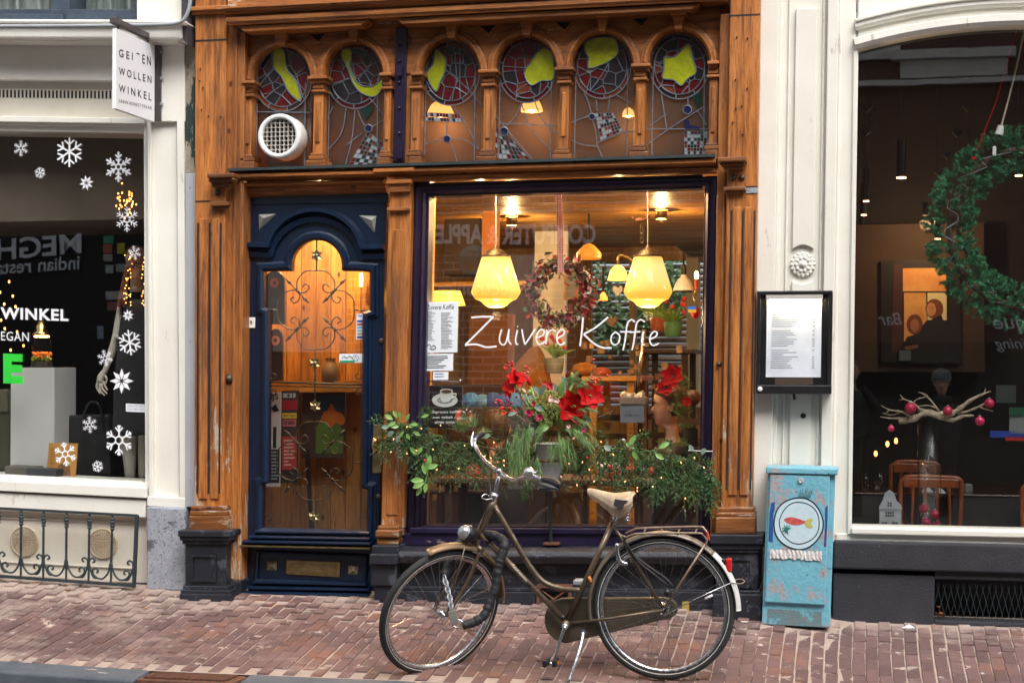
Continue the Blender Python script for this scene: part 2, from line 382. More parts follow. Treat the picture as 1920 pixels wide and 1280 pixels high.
# ================================================================ GROUND
def base_z(X):      # pavement level along the fronts
    return .015 - .04 * min(1, max(0, (X + .55) / .5)) + .03 * max(0, -X - 4.0)
SL = .112; YK = -1.52
def zg(X, Y): return base_z(X) + SL * Y + (.05 if X < -.35 else .018) * max(0, 1 + Y / .8) ** 2
RZ = SL * YK - .13
M['sand'] = pm('jointing_sand', (.40,.31,.255), (.31,.235,.195), 9, .95, bump=.5, bsc=150)
M['brick'] = pm('paving_clinker', (.150,.080,.073), (.112,.068,.066), 40, .7, bump=.5, bsc=160, rand=.22,
                spot=((.44,.345,.29), .66, 10), spot2=((.165,.078,.058), .60, 3.2))
def dustmat(m):      # pale sand dust lies in patches, most of all near the fronts
    nt = m.node_tree; bs = nt.nodes['Principled BSDF']; src = bs.inputs['Base Color'].links[0].from_socket
    ge = nt.nodes.new('ShaderNodeNewGeometry'); sx = nt.nodes.new('ShaderNodeSeparateXYZ'); nt.links.new(ge.outputs['Position'], sx.inputs[0])
    a = nt.nodes.new('ShaderNodeMapRange'); a.inputs[1].default_value = -.75; a.inputs[2].default_value = 0; a.inputs[3].default_value = 0; a.inputs[4].default_value = .21; nt.links.new(sx.outputs[1], a.inputs[0])
    b = nt.nodes.new('ShaderNodeMapRange'); b.inputs[1].default_value = -1.3; b.inputs[2].default_value = -1.52; b.inputs[3].default_value = 0; b.inputs[4].default_value = .12; nt.links.new(sx.outputs[1], b.inputs[0])
    c = nt.nodes.new('ShaderNodeMapRange'); c.inputs[1].default_value = -3.0; c.inputs[2].default_value = -4.4; c.inputs[3].default_value = 0; c.inputs[4].default_value = .10; nt.links.new(sx.outputs[0], c.inputs[0])
    n = _noise(nt, _coord(nt, (1, 1.6, 1)), 2.3, 8, .68)
    s = n
    for q in (a, b, c):
        ad = nt.nodes.new('ShaderNodeMath'); ad.operation = 'ADD'; nt.links.new(s, ad.inputs[0]); nt.links.new(q.outputs[0], ad.inputs[1]); s = ad.outputs[0]
    f = _ramp(nt, s, [(.60, (0, 0, 0)), (.84, (.7, .7, .7))])
    nt.links.new(_mix(nt, f, src, (.47, .37, .315)), bs.inputs['Base Color'])
dustmat(M['brick'])
M['kerb'] = pm('bluestone_kerb', (.065,.078,.095), (.10,.115,.13), 8, .6, bump=.35, bsc=70, spot=((.40,.31,.25), .64, 5, (.5,1,1)))
M['asphalt'] = pm('asphalt', (.05,.05,.055), (.07,.07,.075), 30, .85, bump=.5)

g = MB(); g.add([(-60,-300,RZ-.02),(60,-300,RZ-.02),(60,-1.6,RZ-.02),(-60,-1.6,RZ-.02)], [(0,1,2,3)])
struct('road', g, M['asphalt'])
g = MB(); g.add([(-300,-1.7,-.6),(300,-1.7,-.6),(300,300,-.6),(-300,300,-.6)], [(0,1,2,3)]); struct('ground', g, M['asphalt'])
g = MB()
xs = [-12 + .5 * i for i in range(37)]
for a, b in zip(xs, xs[1:]):
    for j in range(12):
        p, q = YK + .137 * j, YK + .137 * (j + 1); g.add([(a, p, zg(a, p) - .008), (b, p, zg(b, p) - .008), (b, q, zg(b, q) - .008), (a, q, zg(a, q) - .008)], [(0, 1, 2, 3)])
pave = struct('pavement', g, M['sand'])
# clinkers in columns square to the fronts
bw, bl, pw, plen = .0632, .197, .0700, .2015
def brickmb():
    m = MB(); c = .0035; x, y = bw / 2, bl / 2
    vs = [(-x, -y, -.04), (x, -y, -.04), (x, y, -.04), (-x, y, -.04), (-x, -y, -c), (x, -y, -c), (x, y, -c), (-x, y, -c),
          (-x + c, -y + c, 0), (x - c, -y + c, 0), (x - c, y - c, 0), (-x + c, y - c, 0)]
    return m.add(vs, [(0,1,5,4),(1,2,6,5),(2,3,7,6),(3,0,4,7),(4,5,9,8),(5,6,10,9),(6,7,11,10),(7,4,8,11),(8,9,10,11)])
bme = brickmb().mesh('brick', M['brick'])
spots = []
ncol = int((3.0 + 9.0) / pw)
for i in range(ncol):
    X = -9.0 + i * pw + .006 * math.sin(i * .7)
    for j in range(8):
        Y = YK + .015 + bl / 2 + (j - (.5 if i % 2 else 0)) * plen
        if Y < YK + .03: continue
        if Y > -.02: continue
        spots.append((X + .0012 * rnd.uniform(-1, 1) + .012 * math.sin(Y * 2.1 + X * .6) , Y + rnd.uniform(-.003, .003)))
def inview(X, Y):
    d = Vector((X, Y, zg(X, Y))) - CAM; d = MW.inverted() @ d; return abs(d.x / -d.z * F) < 1000
spots.sort(key=lambda s: (not inview(*s), s[1]))
bq = MB(); nb = brickmb(); cnt = 0
for X, Y in spots:
    rx, ry = rnd.uniform(-.016, .016), rnd.uniform(-.035, .035)
    z = zg(X, Y) + rnd.uniform(-.004, .002); e = (math.atan(SL) + rx, ry, rnd.uniform(-.008, .008))
    if cnt < 300:
        o = bpy.data.objects.new('brick', bme); C.objects.link(o); o.parent = pave; o.location = (X, Y, z); o.rotation_euler = e; cnt += 1
    else:
        mt = Matrix.Translation((X, Y, z)) @ Matrix.Rotation(e[0], 4, 'X') @ Matrix.Rotation(e[1], 4, 'Y') @ Matrix.Rotation(e[2], 4, 'Z')
        bq.add([mt @ v for v in nb.v], nb.f)
brest = part('distant_bricks', bq, M['brick'], pave, stuff=True)
# the joined ones get their tone per piece from a vertex-free white noise of position cells
def cell_tone(m):
    nt = m.node_tree
    hsv = [n for n in nt.nodes if n.type == 'HUE_SAT'][0]; ge = nt.nodes.new('ShaderNodeNewGeometry')
    # random per mesh island works for single bricks and joined ones alike
    mr = [n for n in nt.nodes if n.type == 'MAP_RANGE' and n.inputs[4].default_value > 1][0]
    ad = nt.nodes.new('ShaderNodeMath'); ad.operation = 'ADD'; fr = nt.nodes.new('ShaderNodeMath'); fr.operation = 'FRACT'
    oi = [n for n in nt.nodes if n.type == 'OBJECT_INFO'][0]
    nt.links.new(oi.outputs['Random'], ad.inputs[0]); nt.links.new(ge.outputs['Random Per Island'], ad.inputs[1]); nt.links.new(ad.outputs[0], fr.inputs[0])
    nt.links.new(fr.outputs[0], mr.inputs[0])
cell_tone(M['brick'])
# kerb stones
k = struct('kerb', MB().wbox((-12, YK - .19, RZ - .3), (6, YK - .012, RZ + .02)), M['kerb'])
x = -11.9
grx0, grx1 = P(268, 1262, YK - .1).x, P(455, 1275, YK - .1).x
edges = [-9.9, -8.9, -7.9, -6.9, -5.9, -4.9, grx0]
for a, b in list(zip(edges, edges[1:])) + [(grx1, grx1 + 1.05)] + [(grx1 + 1.06 + i * 1.05, grx1 + 2.1 + i * 1.05) for i in range(4)]:
    z0, z1 = zg(a, YK), zg(b, YK); zb = min(z0, z1) - .2
    m = MB().add([(a+.003, YK - .2, z0 - .018), (b-.003, YK - .2, z1 - .018), (b-.003, YK - .004, z1 - .002), (a+.003, YK - .004, z0 - .002),
                  (a+.003, YK - .205, zb), (b-.003, YK - .205, zb), (b-.003, YK - .004, zb), (a+.003, YK - .004, zb)],
                 [(0,1,2,3),(7,6,5,4),(4,5,1,0),(5,6,2,1),(6,7,3,2),(7,4,0,3)])
    part('kerb_stone', m, M['kerb'], k, bevel=.012)
# gutter grate set in the kerb
m = MB(); z = zg((grx0 + grx1) / 2, YK) - .012; a, b = grx0 + .01, grx1 - .01
gr = thing('gutter_grate', 'rusty ribbed iron gutter cover set between the kerb stones', 'grate', ((a + b) / 2, YK - .1, z - .05))
m.wbox((a, YK - .205, z - .2), (b, YK - .01, z)); part('frame', m, M['rust'], gr, bevel=.006)
m = MB(); n = 26
for i in range(n):
    xa = a + .03 + (b - a - .08) * i / n; m.add([(xa, YK - .18, z + .003), (xa + .008, YK - .18, z + .003), (xa + .028, YK - .04, z + .003), (xa + .020, YK - .04, z + .003),
        (xa, YK - .18, z + .010), (xa + .008, YK - .18, z + .010), (xa + .028, YK - .04, z + .010), (xa + .020, YK - .04, z + .010)], [(4,5,6,7),(0,1,5,4),(1,2,6,5),(2,3,7,6),(3,0,4,7)])
part('ribs', m, M['rust'], gr)

# ================================================================ COFFEE HOUSE FRONT
cof = thing('coffee_house', 'coffee house front of carved oiled pine with leaded arches and a dark blue door', 'building', (-3.0, 0, 0))
def cprof(h, d, kind=0):   # moulding outlines (in-plane, depth): h tall, d proud
    if kind == 0: return [(0, 0), (0, -d * .45), (h * .22, -d * .6), (h * .42, -d), (h * .72, -d), (h, -d * .8), (h, 0)]
    if kind == 1: return [(0, 0), (0, -d * .35), (h * .15, -d * .35), (h * .2, -d * .55), (h * .45, -d * .6), (h * .55, -d * .85), (h * .75, -d * .9), (h * .8, -d), (h, -d), (h, 0)]
    return [(0, 0), (0, -d), (h, -d), (h, 0)]
def hm(mb, x0, y0, x1, y1, hpx, Y, d, kind=0, mi=0):   # horizontal moulding, lower edge given
    a, b = P(x0, y0, Y), P(x1, y1, Y); h = hpx / 300
    return mb.sweep([a, b], cprof(h, d, kind), mi=mi)
# --- big pillars
def bolt(mb, px, py, Y, r=.014): c = P(px, py, Y); mb.lathe(c, [(r, 0), (r, -.006), (r * .7, -.014), (0, -.018)], 10, 'Y')
# left pillar
pl = part('pillar', MB().box((365, -60, 422, 950), -.14, .4), M['wood_v'], cof, bevel=.006)
m = MB(); m.box((354, 11, 429, 19), -.19, -.141); m.box((358, 19, 426, 26), -.17, -.141); part('capital', m, M['wood_h'], pl, bevel=.005)
m = MB(); m.box((388, 325, 438, 333), -.26, -.141); m.box((391, 333, 435, 341), -.235, -.141); m.box((396, 341, 431, 350), -.20, -.141); part('bracket', m, M['wood_base'], pl, bevel=.006)
m = MB(); m.box((393, 378, 428, 386), -.19, -.141); m.box((397, 386, 426, 393), -.17, -.141); part('bracket', m, M['wood_base'], pl, bevel=.005)
m = MB()
for gx in (370.5, 392, 412.5): m.box((gx - 1.6, 418, gx + 1.6, 925), -.1425, -.139)
parts('flute', m, M['ink'], pl)
m = MB()
for gx in (381, 402): m.box((gx - 7.5, 410, gx + 7.5, 935), -.152, -.141)
parts('reed', m, M['wood_v'], pl, bevel=.004)
m = MB(); m.box((366, 74, 425, 77), -.1425, -.139); m.box((366,376,394,378.5),-.1425,-.139); parts('joint', m, M['ink'], pl)
m = MB(); bolt(m, 408, 361, -.141, .02); bolt(m, 452, 58, -.10, .012)
for q in ((376,130),(375,152),(381,165),(378,206),(391,218),(414,219)): bolt(m, *q, -.141, .004)
parts('bolt', m, M['iron2'], pl, smooth=True)
m = MB(); m.box((357, 948, 424, 957), -.165, .2); m.box((355, 957, 426, 967), -.18, .2); m.box((354, 967, 427, 997), -.19, .2); part('base', m, M['wood_base'], pl, bevel=.008)
# pedestal
m = MB(); m.box((333, 994, 434, 1006), -.245, .2); m.box((336, 1005, 431, 1013), -.23, .2); m.box((341, 1012, 427, 1020), -.21, .2)
m.box((347, 1019, 424, 1102), -.19, .2); m.box((342, 1098, 428, 1107), -.205, .2); m.box((338, 1106, 432, 1114), -.22, .2); m.box((336, 1113, 434, 1134), -.235, .2)
pe = part('pedestal', m, M['stone'], cof, bevel=.006)
m = MB(); q = [P(x, y, -.1905) for x, y in Q((363, 1043, 402, 1085))]; m.sweep(q, [(0, 0), (0, -.012), (.014, -.012), (.014, 0)], closed=True); part('panel', m, M['stone'], pe)
# inner jamb left
m = MB(); m.box((422, 26, 455, 1088), -.10, .3)
jl = part('jamb', m, M['wood_v'], cof, bevel=.005)
m = MB(); m.box((436, 60, 441, 1085), -.112, -.101); m.box((447, 340, 450, 1085), -.108, -.101); parts('bead', m, M['wood_v'], jl, bevel=.003)
c = P(429, 710, -.101); m = MB().lathe(c, [(.028, 0), (.03, -.006), (.016, -.014), (.012, -.02), (0, -.022)], 16, 'Y'); part('bell_push', m, M['iron2'], jl, smooth=True)
part('stone_foot', MB().box((420, 1088, 452, 1124), -.11, .3), M['stone'], jl, bevel=.006)
# right pillar
pr = part('pillar', MB().box((1361, -60, 1418, 960), -.14, .4), M['wood_v'], cof, bevel=.006)
m = MB(); m.box((1345, 294, 1399, 303), -.26, -.141); m.box((1350, 303, 1396, 310), -.23, -.141); m.box((1356, 310, 1393, 317), -.20, -.141); part('bracket', m, M['wood_base'], pr, bevel=.006)
m = MB(); m.box((1356, 350, 1398, 357), -.19, -.141); m.box((1360, 357, 1395, 363), -.17, -.141); part('bracket', m, M['wood_base'], pr, bevel=.005)
m = MB(); m.box((1399, 352, 1421, 362), -.146, -.141); part('repair_patch', m, M['zinc'], pr)
m = MB()
for gx in (1366.5, 1388.5, 1411): m.box((gx - 1.5, 395, gx + 1.5, 918), -.1425, -.139)
parts('flute', m, M['ink'], pr)
m = MB()
for gx in (1377.5, 1399.5): m.box((gx - 8, 388, gx + 8, 928), -.152, -.141)
parts('reed', m, M['wood_v'], pr, bevel=.004)
m = MB(); m.box((1367, 27, 1426, 29.5), -.1425, -.139); m.box((1398, 349, 1421, 351), -.1425, -.139); parts('joint', m, M['ink'], pr)
m = MB(); bolt(m, 1374, 333, -.141, .018); bolt(m, 1391, 333, -.141, .018); bolt(m, 1348, 682, -.10, .016)
for q in ((1382,70),(1402,72),(1379,150),(1401,166),(1391,199),(1380,203),(1393,252),(1374,230)): bolt(m, *q, -.141, .0045)
parts('bolt', m, M['iron2'], pr, smooth=True)
m = MB(); m.box((1344, 951, 1414, 960), -.19, .2); m.box((1342, 960, 1416, 969), -.21, .2); m.box((1341, 969, 1416, 1001), -.225, .2); part('base', m, M['wood_base'], pr, bevel=.008)
m = MB(); m.box((1330, 1002, 1432, 1020), -.26, .2); m.box((1334, 1019, 1428, 1030), -.245, .2); m.box((1339, 1029, 1424, 1036), -.235, .2)
m.box((1342, 1035, 1422, 1108), -.22, .2); m.box((1338, 1106, 1425, 1114), -.24, .2); m.box((1336, 1113, 1428, 1163), -.255, .2)
pe2 = part('pedestal', m, M['stone'], cof, bevel=.006)
m = MB(); q = [P(x, y, -.2205) for x, y in Q((1356, 1050, 1406, 1096))]; m.sweep(q, [(0, 0), (0, -.01), (.014, -.01), (.014, 0)], closed=True); part('panel', m, M['stone'], pe2)
m = MB(); m.box((1341, 26, 1361, 1003), -.09, .3)
jr = part('jamb', m, M['wood_v'], cof, bevel=.005)
m = MB(); m.box((1349, 320, 1354, 995), -.10, -.091); parts('bead', m, M['wood_v'], jr, bevel=.003)
# middle post
pm_ = part('door_post', MB().box((723, 334, 764, 990), -.07, .12), M['wood_v'], cof, bevel=.005)
m = MB(); m.box((724, 336, 770, 344), -.12, -.071); m.box((726, 344, 768, 360), -.10, -.071); m.box((725, 388, 768, 395), -.10, -.071); parts('capital', m, M['wood_h'], pm_, bevel=.004)
m = MB(); m.box((730, 430, 752, 965), -.078, -.071); parts('reed', m, M['wood_v'], pm_, bevel=.005)
m = MB(); m.box((707, 985, 748, 994), -.13, -.0); m.box((703, 993, 748, 1008), -.16, 0); m.box((706, 1008, 746, 1021), -.14, 0); part('base', m, M['wood_base'], pm_, bevel=.01)
m = MB(); m.box((697, 1022, 748, 1040), -.18, .1); m.box((692, 1038, 744, 1058), -.21, .1); m.box((695, 1057, 743, 1098), -.18, .1); m.box((701, 1097, 741, 1138), -.16, .1)
part('pedestal', m, M['stone'], cof, bevel=.007)
# --- top cornice
m = MB(); m.poly([(427, -80), (1362, -125), (1362, -2), (427, 44)], -.20, .3)
co_ = part('cornice', m, M['wood_h'], cof)
m = MB(); hm(m, 427, 30, 1362, -17, 11, -.20, .07, 1); hm(m, 427, 49, 1362, 2, 14, -.20, .03, 0); part('moulding', m, M['wood_h'], co_)
m = MB()
for a, b in (((444,690)),((740,1312))):
    ya, yb = 50 - (a - 440) * .0485, 50 - (b - 440) * .0485
    m.poly([(a, ya - 1), (b, yb - 1), (b - 14, yb + 10), (a + 14, ya + 10)], -.19, -.06)
parts('lower_batten', m, M['wood_h'], co_, bevel=.004)
# --- arcade
OP = [(475, 582, 150, 86), (610, 718, 143, 80), (791, 900, 138, 73), (930, 1043, 132, 68), (1072, 1186, 127, 62), (1217, 1330, 120, 57)]
def topy(x): return 60 - (x - 440) * .0485
KEY = [(513, 538, 52, 84), (652, 671, 51, 78), (835, 856, 40, 71), (975, 997, 36, 66), (1119, 1138, 30, 59), (1261, 1282, 25, 55)]
def ellarc(op, grow=0, n=22):
    xl, xr, ys, yt = op; cx = (xl + xr) / 2
    return [(cx - (xr - xl + 2 * grow) / 2 * math.cos(math.pi * i / n), ys - (ys - yt + grow) * math.sin(math.pi * i / n)) for i in range(n + 1)]
board = MB(); xs_ = [452] + [(OP[0][1] + OP[1][0]) / 2, 745, (OP[2][1] + OP[3][0]) / 2, (OP[3][1] + OP[4][0]) / 2, (OP[4][1] + OP[5][0]) / 2, 1350]
for i, op in enumerate(OP):
    a, b = xs_[i], xs_[i + 1]; ap = ellarc(op); ys = op[2]
    pts = [(a, topy(a) - 6)] + [(a, ys)] + ap + [(b, ys)] + [(b, topy(b) - 6)]
    # as strips
    tops = [(a, topy(a) - 6)] + [(x, topy(x) - 6) for x, y in ap] + [(b, topy(b) - 6)]; bots = [(a, ys)] + ap + [(b, ys)]
    for j in range(len(tops) - 1):
        if abs(tops[j][0] - tops[j + 1][0]) < .01: continue
        board.poly([tops[j], tops[j + 1], bots[j + 1], bots[j]], -.03, .05)
ab = part('arcade_board', board, M['wood_h'], cof)
for i, op in enumerate(OP):
    m = MB(); pa = [P(x, y, -.03) for x, y in ellarc(op, 1)]
    m.sweep(pa[::-1], [(-.006, .0), (-.006, -.016), (-.016, -.028), (-.03, -.028), (-.036, -.014), (-.05, -.014), (-.055, 0)]) if False else m.sweep(pa, [(.0, .06), (.0, -.014), (.010, -.030), (.024, -.030), (.030, -.016), (.046, -.012), (.05, 0), (.05, .06)])
    part('arch', m, M['wood_h'], cof, smooth=False)
    x0, x1, y0, y1 = KEY[i]; m = MB(); m.poly([(x0, y0 + 2), (x1, y0 + 2), (x1 - 4, y1), (x0 + 4, y1)], -.10, -.02); m.box((x0 - 5, y0 - 6, x1 + 5, y0 + 2), -.13, -.02)
    ks = part('keystone', m, M['wood_h'], cof, bevel=.004)
    # triangular eye in the spandrel
    if i in (0, 2, 3, 4):
        cx = xs_[i + 1]; ty = topy(cx) + 8
        m = MB(); tr = [P(*q, -.031) for q in ((cx - 24, ty + 1), (cx + 24, ty - 1), (cx + 2, ty + 24))]; m.sweep(tr, [(0, 0), (0, -.012), (-.012, -.012), (-.012, 0)], closed=True); part('triangle_bead', m, M['wood_h'], ab)
        m = MB().prism([P(*q, -.033) for q in ((cx - 20, ty + 3), (cx + 20, ty + 1), (cx + 2, ty + 20))], .002); part('triangle_pane', m, M['dark'], ab)
COLS = [(452, 476, 150, 322, 455, 471), (576, 612, 142, 319, 587, 605), (711, 733, 136, 314, 719, 732), (770, 792, 135, 312, 770, 787), (896, 932, 130, 312, 906, 924), (1039, 1074, 125, 308, 1048, 1066), (1183, 1219, 119, 303, 1191, 1209), (1326, 1348, 114, 300, 1329, 1346)]
for x0, x1, yc, yb, s0, s1 in COLS:
    m = MB(); m.box((s0, yc + 20, s1 , yb - 30), -.065, .03)
    cl = part('column', m, M['wood_v'], cof, bevel=.006)
    cx = (s0 + s1) / 2; h = (s1 - s0) / 2
    m = MB(); m.box((cx - h * .5, yc + 48, cx + h * .5 - .5, yb - 52), -.075, -.066); parts('reed', m, M['wood_v'], cl, bevel=.005)
    m = MB(); dx = 0
    m.box((x0, yc, x1, yc + 6), -.115, .02); m.box((x0 + 3, yc + 6, x1 - 3, yc + 13), -.095, .02); m.box((s0 - 1, yc + 13, s1 + 1, yc + 24), -.075, .02); m.box((s0 - 4, yc + 26, s1 + 4, yc + 31), -.085, .02)
    part('capital', m, M['wood_h'], cl, bevel=.004)
    lo = -3 * (1 if s0 > 460 else 0)
    m = MB(); m.box((s0 - 3 + lo, yb - 32, s1 + 2 + lo, yb - 27), -.085, .02); m.box((s0 - 6 + lo, yb - 27, s1 + 4 + lo, yb - 20), -.10, .02); m.box((x0 - 1 + lo, yb - 19, x1 + lo, yb - 1), -.125, .02)
    part('base', m, M['wood_base'], cl, bevel=.004)
# painted iron strap between the bays
m = MB(); m.box((739, 52, 760, 303), -.05, .0); part('strap_backing', MB().box((730, 40, 771, 312), -.02, .05), M['wood_v'], cof, bevel=.004)
st_ = part('iron_strap', m, M['purple'], cof, bevel=.003)
m = MB()
for y in (85, 115, 155, 203, 250, 290):
    bolt(m, 749, y, -.05, .009)
m.box((744, 124, 753, 142), -.075, -.05); m.box((744, 280, 753, 297), -.075, -.05); parts('bolt', m, M['purple'], st_)
for sgn in (-1, 1):
    cx = 750 + sgn * 16; m = MB(); m.tube(PP([(cx - sgn * 6, 98), (cx + sgn * 2, 84), (cx + sgn * 4, 74), (cx, 67), (cx - sgn * 4, 72), (cx - sgn * 1, 77)], -.05), .004, 6); parts('scroll_hook', m, M['iron2'], st_, smooth=True)
# --- stained windows
gcol = {'y': pm('lime_glass', (.40,.44,.012), (.27,.31,.01), 26, .22, bump=.3), 'r': pm('oxblood_glass', (.11,.008,.010), (.06,.005,.007), 14, .2, bump=.2), 'd': pm('smoke_glass', (.016,.015,.019), (.028,.023,.027), 12, .18, bump=.2),
        'b': pm('brown_glass', (.05,.020,.014), (.035,.015,.011), 12, .2), 'o': pm('rust_glass', (.18,.04,.015), (.12,.025,.01), 12, .22), 'g': pm('bottle_glass', (.012,.035,.028), rough=.2), 'w': pm('pale_glass', (.30,.34,.36), (.22,.26,.28), 12, .2), 'u': pm('cobalt_glass', (.015,.018,.06), rough=.15)}
def clip(poly, p, n):     # keep the side where (x-p).n <= 0
    out = []
    for i in range(len(poly)):
        a, b = poly[i], poly[(i + 1) % len(poly)]
        da = (a[0] - p[0]) * n[0] + (a[1] - p[1]) * n[1]; db = (b[0] - p[0]) * n[0] + (b[1] - p[1]) * n[1]
        if da <= 0: out.append(a)
        if da * db < 0: t = da / (da - db); out.append((a[0] + t * (b[0] - a[0]), a[1] + t * (b[1] - a[1])))
    return out
YG = .035
ROUND = [(530, 147, 55, 62), (665, 143, 53, 61), (845, 138, 54, 60), (988, 132, 53, 61), (1129, 125, 54, 60), (1274, 125, 55, 61)]
# lime shapes, traced
LIME = [[(514, 90), (527, 90), (535, 102), (538, 130), (548, 143), (557, 158), (564, 190), (541, 172), (528, 145), (512, 125), (511, 105)],
        [(641, 94), (657, 92), (660, 110), (656, 122), (666, 150), (682, 162), (702, 160), (715, 148), (716, 165), (705, 180), (690, 180), (672, 170), (660, 152), (652, 128), (640, 108)],
        [(815, 95), (826, 98), (836, 112), (834, 135), (827, 150), (817, 172), (800, 140), (812, 120)],
        [(1012, 93), (1030, 93), (1038, 110), (1038, 148), (1015, 152), (996, 160), (983, 138), (994, 118), (1002, 106)],
        [(1098, 80), (1120, 71), (1152, 73), (1160, 95), (1150, 110), (1128, 122), (1104, 128), (1103, 108), (1096, 95)],
        [(1246, 107), (1265, 106), (1291, 82), (1297, 105), (1305, 135), (1290, 147), (1277, 161), (1262, 150), (1242, 147), (1245, 128)]]
PAL = ['drrbdrdrrr', 'rdrrbrdrdr', 'rrddrdrrdr', 'drrrdordrr', 'drrdwdbrdr', 'rddorrdrrd']
rs = random.Random(11)
for i, op in enumerate(OP):
    xl, xr, ys, yt = op; yb = COLS[i if i < 2 else i][3] if False else 312 - (xl - 790) * .0205 if i > 1 else (320 - (xl - 475) * .03)
    full = ellarc((xl - 5, xr + 5, ys, yt - 4)) + [(xr + 3, yb + 2), (xl - 4, yb + 4)]
    full = [(x - (.02 * (y - 150) if y > 150 else 0), y) for x, y in full]
    # the clear field is old leaded glass
    sw = part('stained_window', MB().prism([P(x, y, YG + .006) for x, y in full], .004), M['glass_u'], cof)
    cx, cy, rx, ry = ROUND[i]; came = MB()
    def strip(pts, wd=.0045, Y=YG - .006, mb=came): mb.tube([P(x, y, Y) for x, y in pts], wd, 4)
    ring = [(cx + rx * math.cos(2 * math.pi * k / 36), cy + ry * math.sin(2 * math.pi * k / 36)) for k in range(36)]
    inner = [(cx + .86 * rx * math.cos(2 * math.pi * k / 36), cy + .86 * ry * math.sin(2 * math.pi * k / 36)) for k in range(36)]
    came.tube([P(x, y, YG - .006) for x, y in ring], .005, 4, closed=True); came.tube([P(x, y, YG - .006) for x, y in inner], .004, 4, closed=True)
    for k in range(9):      # rim segments
        a0, a1 = 2 * math.pi * k / 9 + .2 * i, 2 * math.pi * (k + 1) / 9 + .2 * i
        seg = [(cx + rx * math.cos(a0 + (a1 - a0) * t / 4), cy + ry * math.sin(a0 + (a1 - a0) * t / 4)) for t in range(5)] + [(cx + .86 * rx * math.cos(a1 - (a1 - a0) * t / 4), cy + .86 * ry * math.sin(a1 - (a1 - a0) * t / 4)) for t in range(5)]
        part('glass_piece', MB().prism([P(x, y, YG - .002) for x, y in seg], .005), gcol[rs.choice('rrrobd')], sw)
        strip([seg[0], seg[-1]])
    pts = []
    while len(pts) < 17:
        a = rs.uniform(0, 6.28); q = math.sqrt(rs.uniform(0, .74)); p = (cx + rx * q * math.cos(a), cy + ry * q * math.sin(a))
        if all((p[0] - o[0]) ** 2 + (p[1] - o[1]) ** 2 > 250 for o in pts): pts.append(p)
    for j, p in enumerate(pts):
        cell = inner[:]
        for o in pts:
            if o is p: continue
            cell = clip(cell, ((p[0] + o[0]) / 2, (p[1] + o[1]) / 2), (o[0] - p[0], o[1] - p[1]))
        if len(cell) > 2:
            part('glass_piece', MB().prism([P(x, y, YG - .003) for x, y in cell], .005), gcol[PAL[i][j % 10]], sw)
            came.tube([P(x, y, YG - .006) for x, y in cell], .0038, 4, closed=True)
    part('glass_piece', MB().prism([v for v in (P(p.x, p.y, YG - .010) for p in cat(LIME[i], 4, True))], .006), gcol['y'], sw)
    came.tube([P(p.x, p.y, YG - .011) for p in cat(LIME[i], 4, True)], .0045, 5, closed=True)
    for _ in range(2):
        a0, a1 = rs.uniform(0, 6.28), rs.uniform(1.6, 3.4); q = [(cx + .84 * rx * math.cos(a0), cy + .84 * ry * math.sin(a0)), (cx + rs.uniform(-.4, .4) * rx, cy + rs.uniform(-.4, .4) * ry), (cx + .84 * rx * math.cos(a0 + a1), cy + .84 * ry * math.sin(a0 + a1))]
        came.tube([P(p.x, p.y, YG - .006) for p in cat(q, 6)], .0035, 4)
    # leads of the lower field
    strip([(xl + 8, ys + 5), (xl + 5, yb)]); strip([(xr - 9, ys + 5), (xr - 11, yb - 2)])
    def curve(pts): came.tube([P(p.x, p.y, YG - .004) for p in cat(pts, 5)], .0042, 4)
    def dotp(x, y, r): 
        part('glass_piece', MB().prism([P(x + r * math.cos(k * .524), y + r * math.sin(k * .524), YG - .009) for k in range(12)], .004), gcol['u'], sw)
        came.tube([P(x + r * math.cos(k * .524), y + r * math.sin(k * .524), YG - .010) for k in range(12)], .004, 4, closed=True)
    def mosaic(quad, nx, ny, keep=lambda u, v: True):
        mm = MB(); mats = [gcol[c] for c in 'wwwrbdog']
        def at(u, v): a = [quad[0][k] * (1 - u) + quad[1][k] * u for k in (0, 1)]; b = [quad[3][k] * (1 - u) + quad[2][k] * u for k in (0, 1)]; return (a[0] * (1 - v) + b[0] * v, a[1] * (1 - v) + b[1] * v)
        for a in range(nx):
            for b in range(ny):
                if not keep((a + .5) / nx, (b + .5) / ny): continue
                cc = [at((a + .1) / nx, (b + .1) / ny), at((a + .9) / nx, (b + .1) / ny), at((a + .9) / nx, (b + .9) / ny), at((a + .1) / nx, (b + .9) / ny)]
                mm.prism([P(x, y, YG - .008) for x, y in cc], .006, rs.randrange(8))
                e = [at(a / nx, b / ny), at((a + 1) / nx, b / ny), at((a + 1) / nx, (b + 1) / ny), at(a / nx, (b + 1) / ny)]
                came.tube([P(x, y, YG - .008) for x, y in e], .0025, 3, closed=True)
        part('mosaic_panel', mm, mats, sw, stuff=True)
    if i == 0: curve([(xl, 210), (xr, 211)])
    if i == 1:
        curve([(650, 200), (640, 250), (612, 285)]); curve([(666, 205), (660, 260), (648, 310)]); curve([(670, 205), (678, 225), (684, 236)]); curve([(700, 190), (722, 222)])
        curve([(625, 200), (612, 225)]); curve([(720, 225), (697, 238)]); curve([(650, 272), (678, 250)]); dotp(691, 241, 7)
        part('glass_piece', MB().prism([P(x, y, YG - .008) for x, y in ((674, 205), (700, 197), (696, 212), (686, 227))], .005), gcol['g'], sw)
        mosaic([(690, 246), (722, 272), (712, 312), (652, 312)], 7, 8)
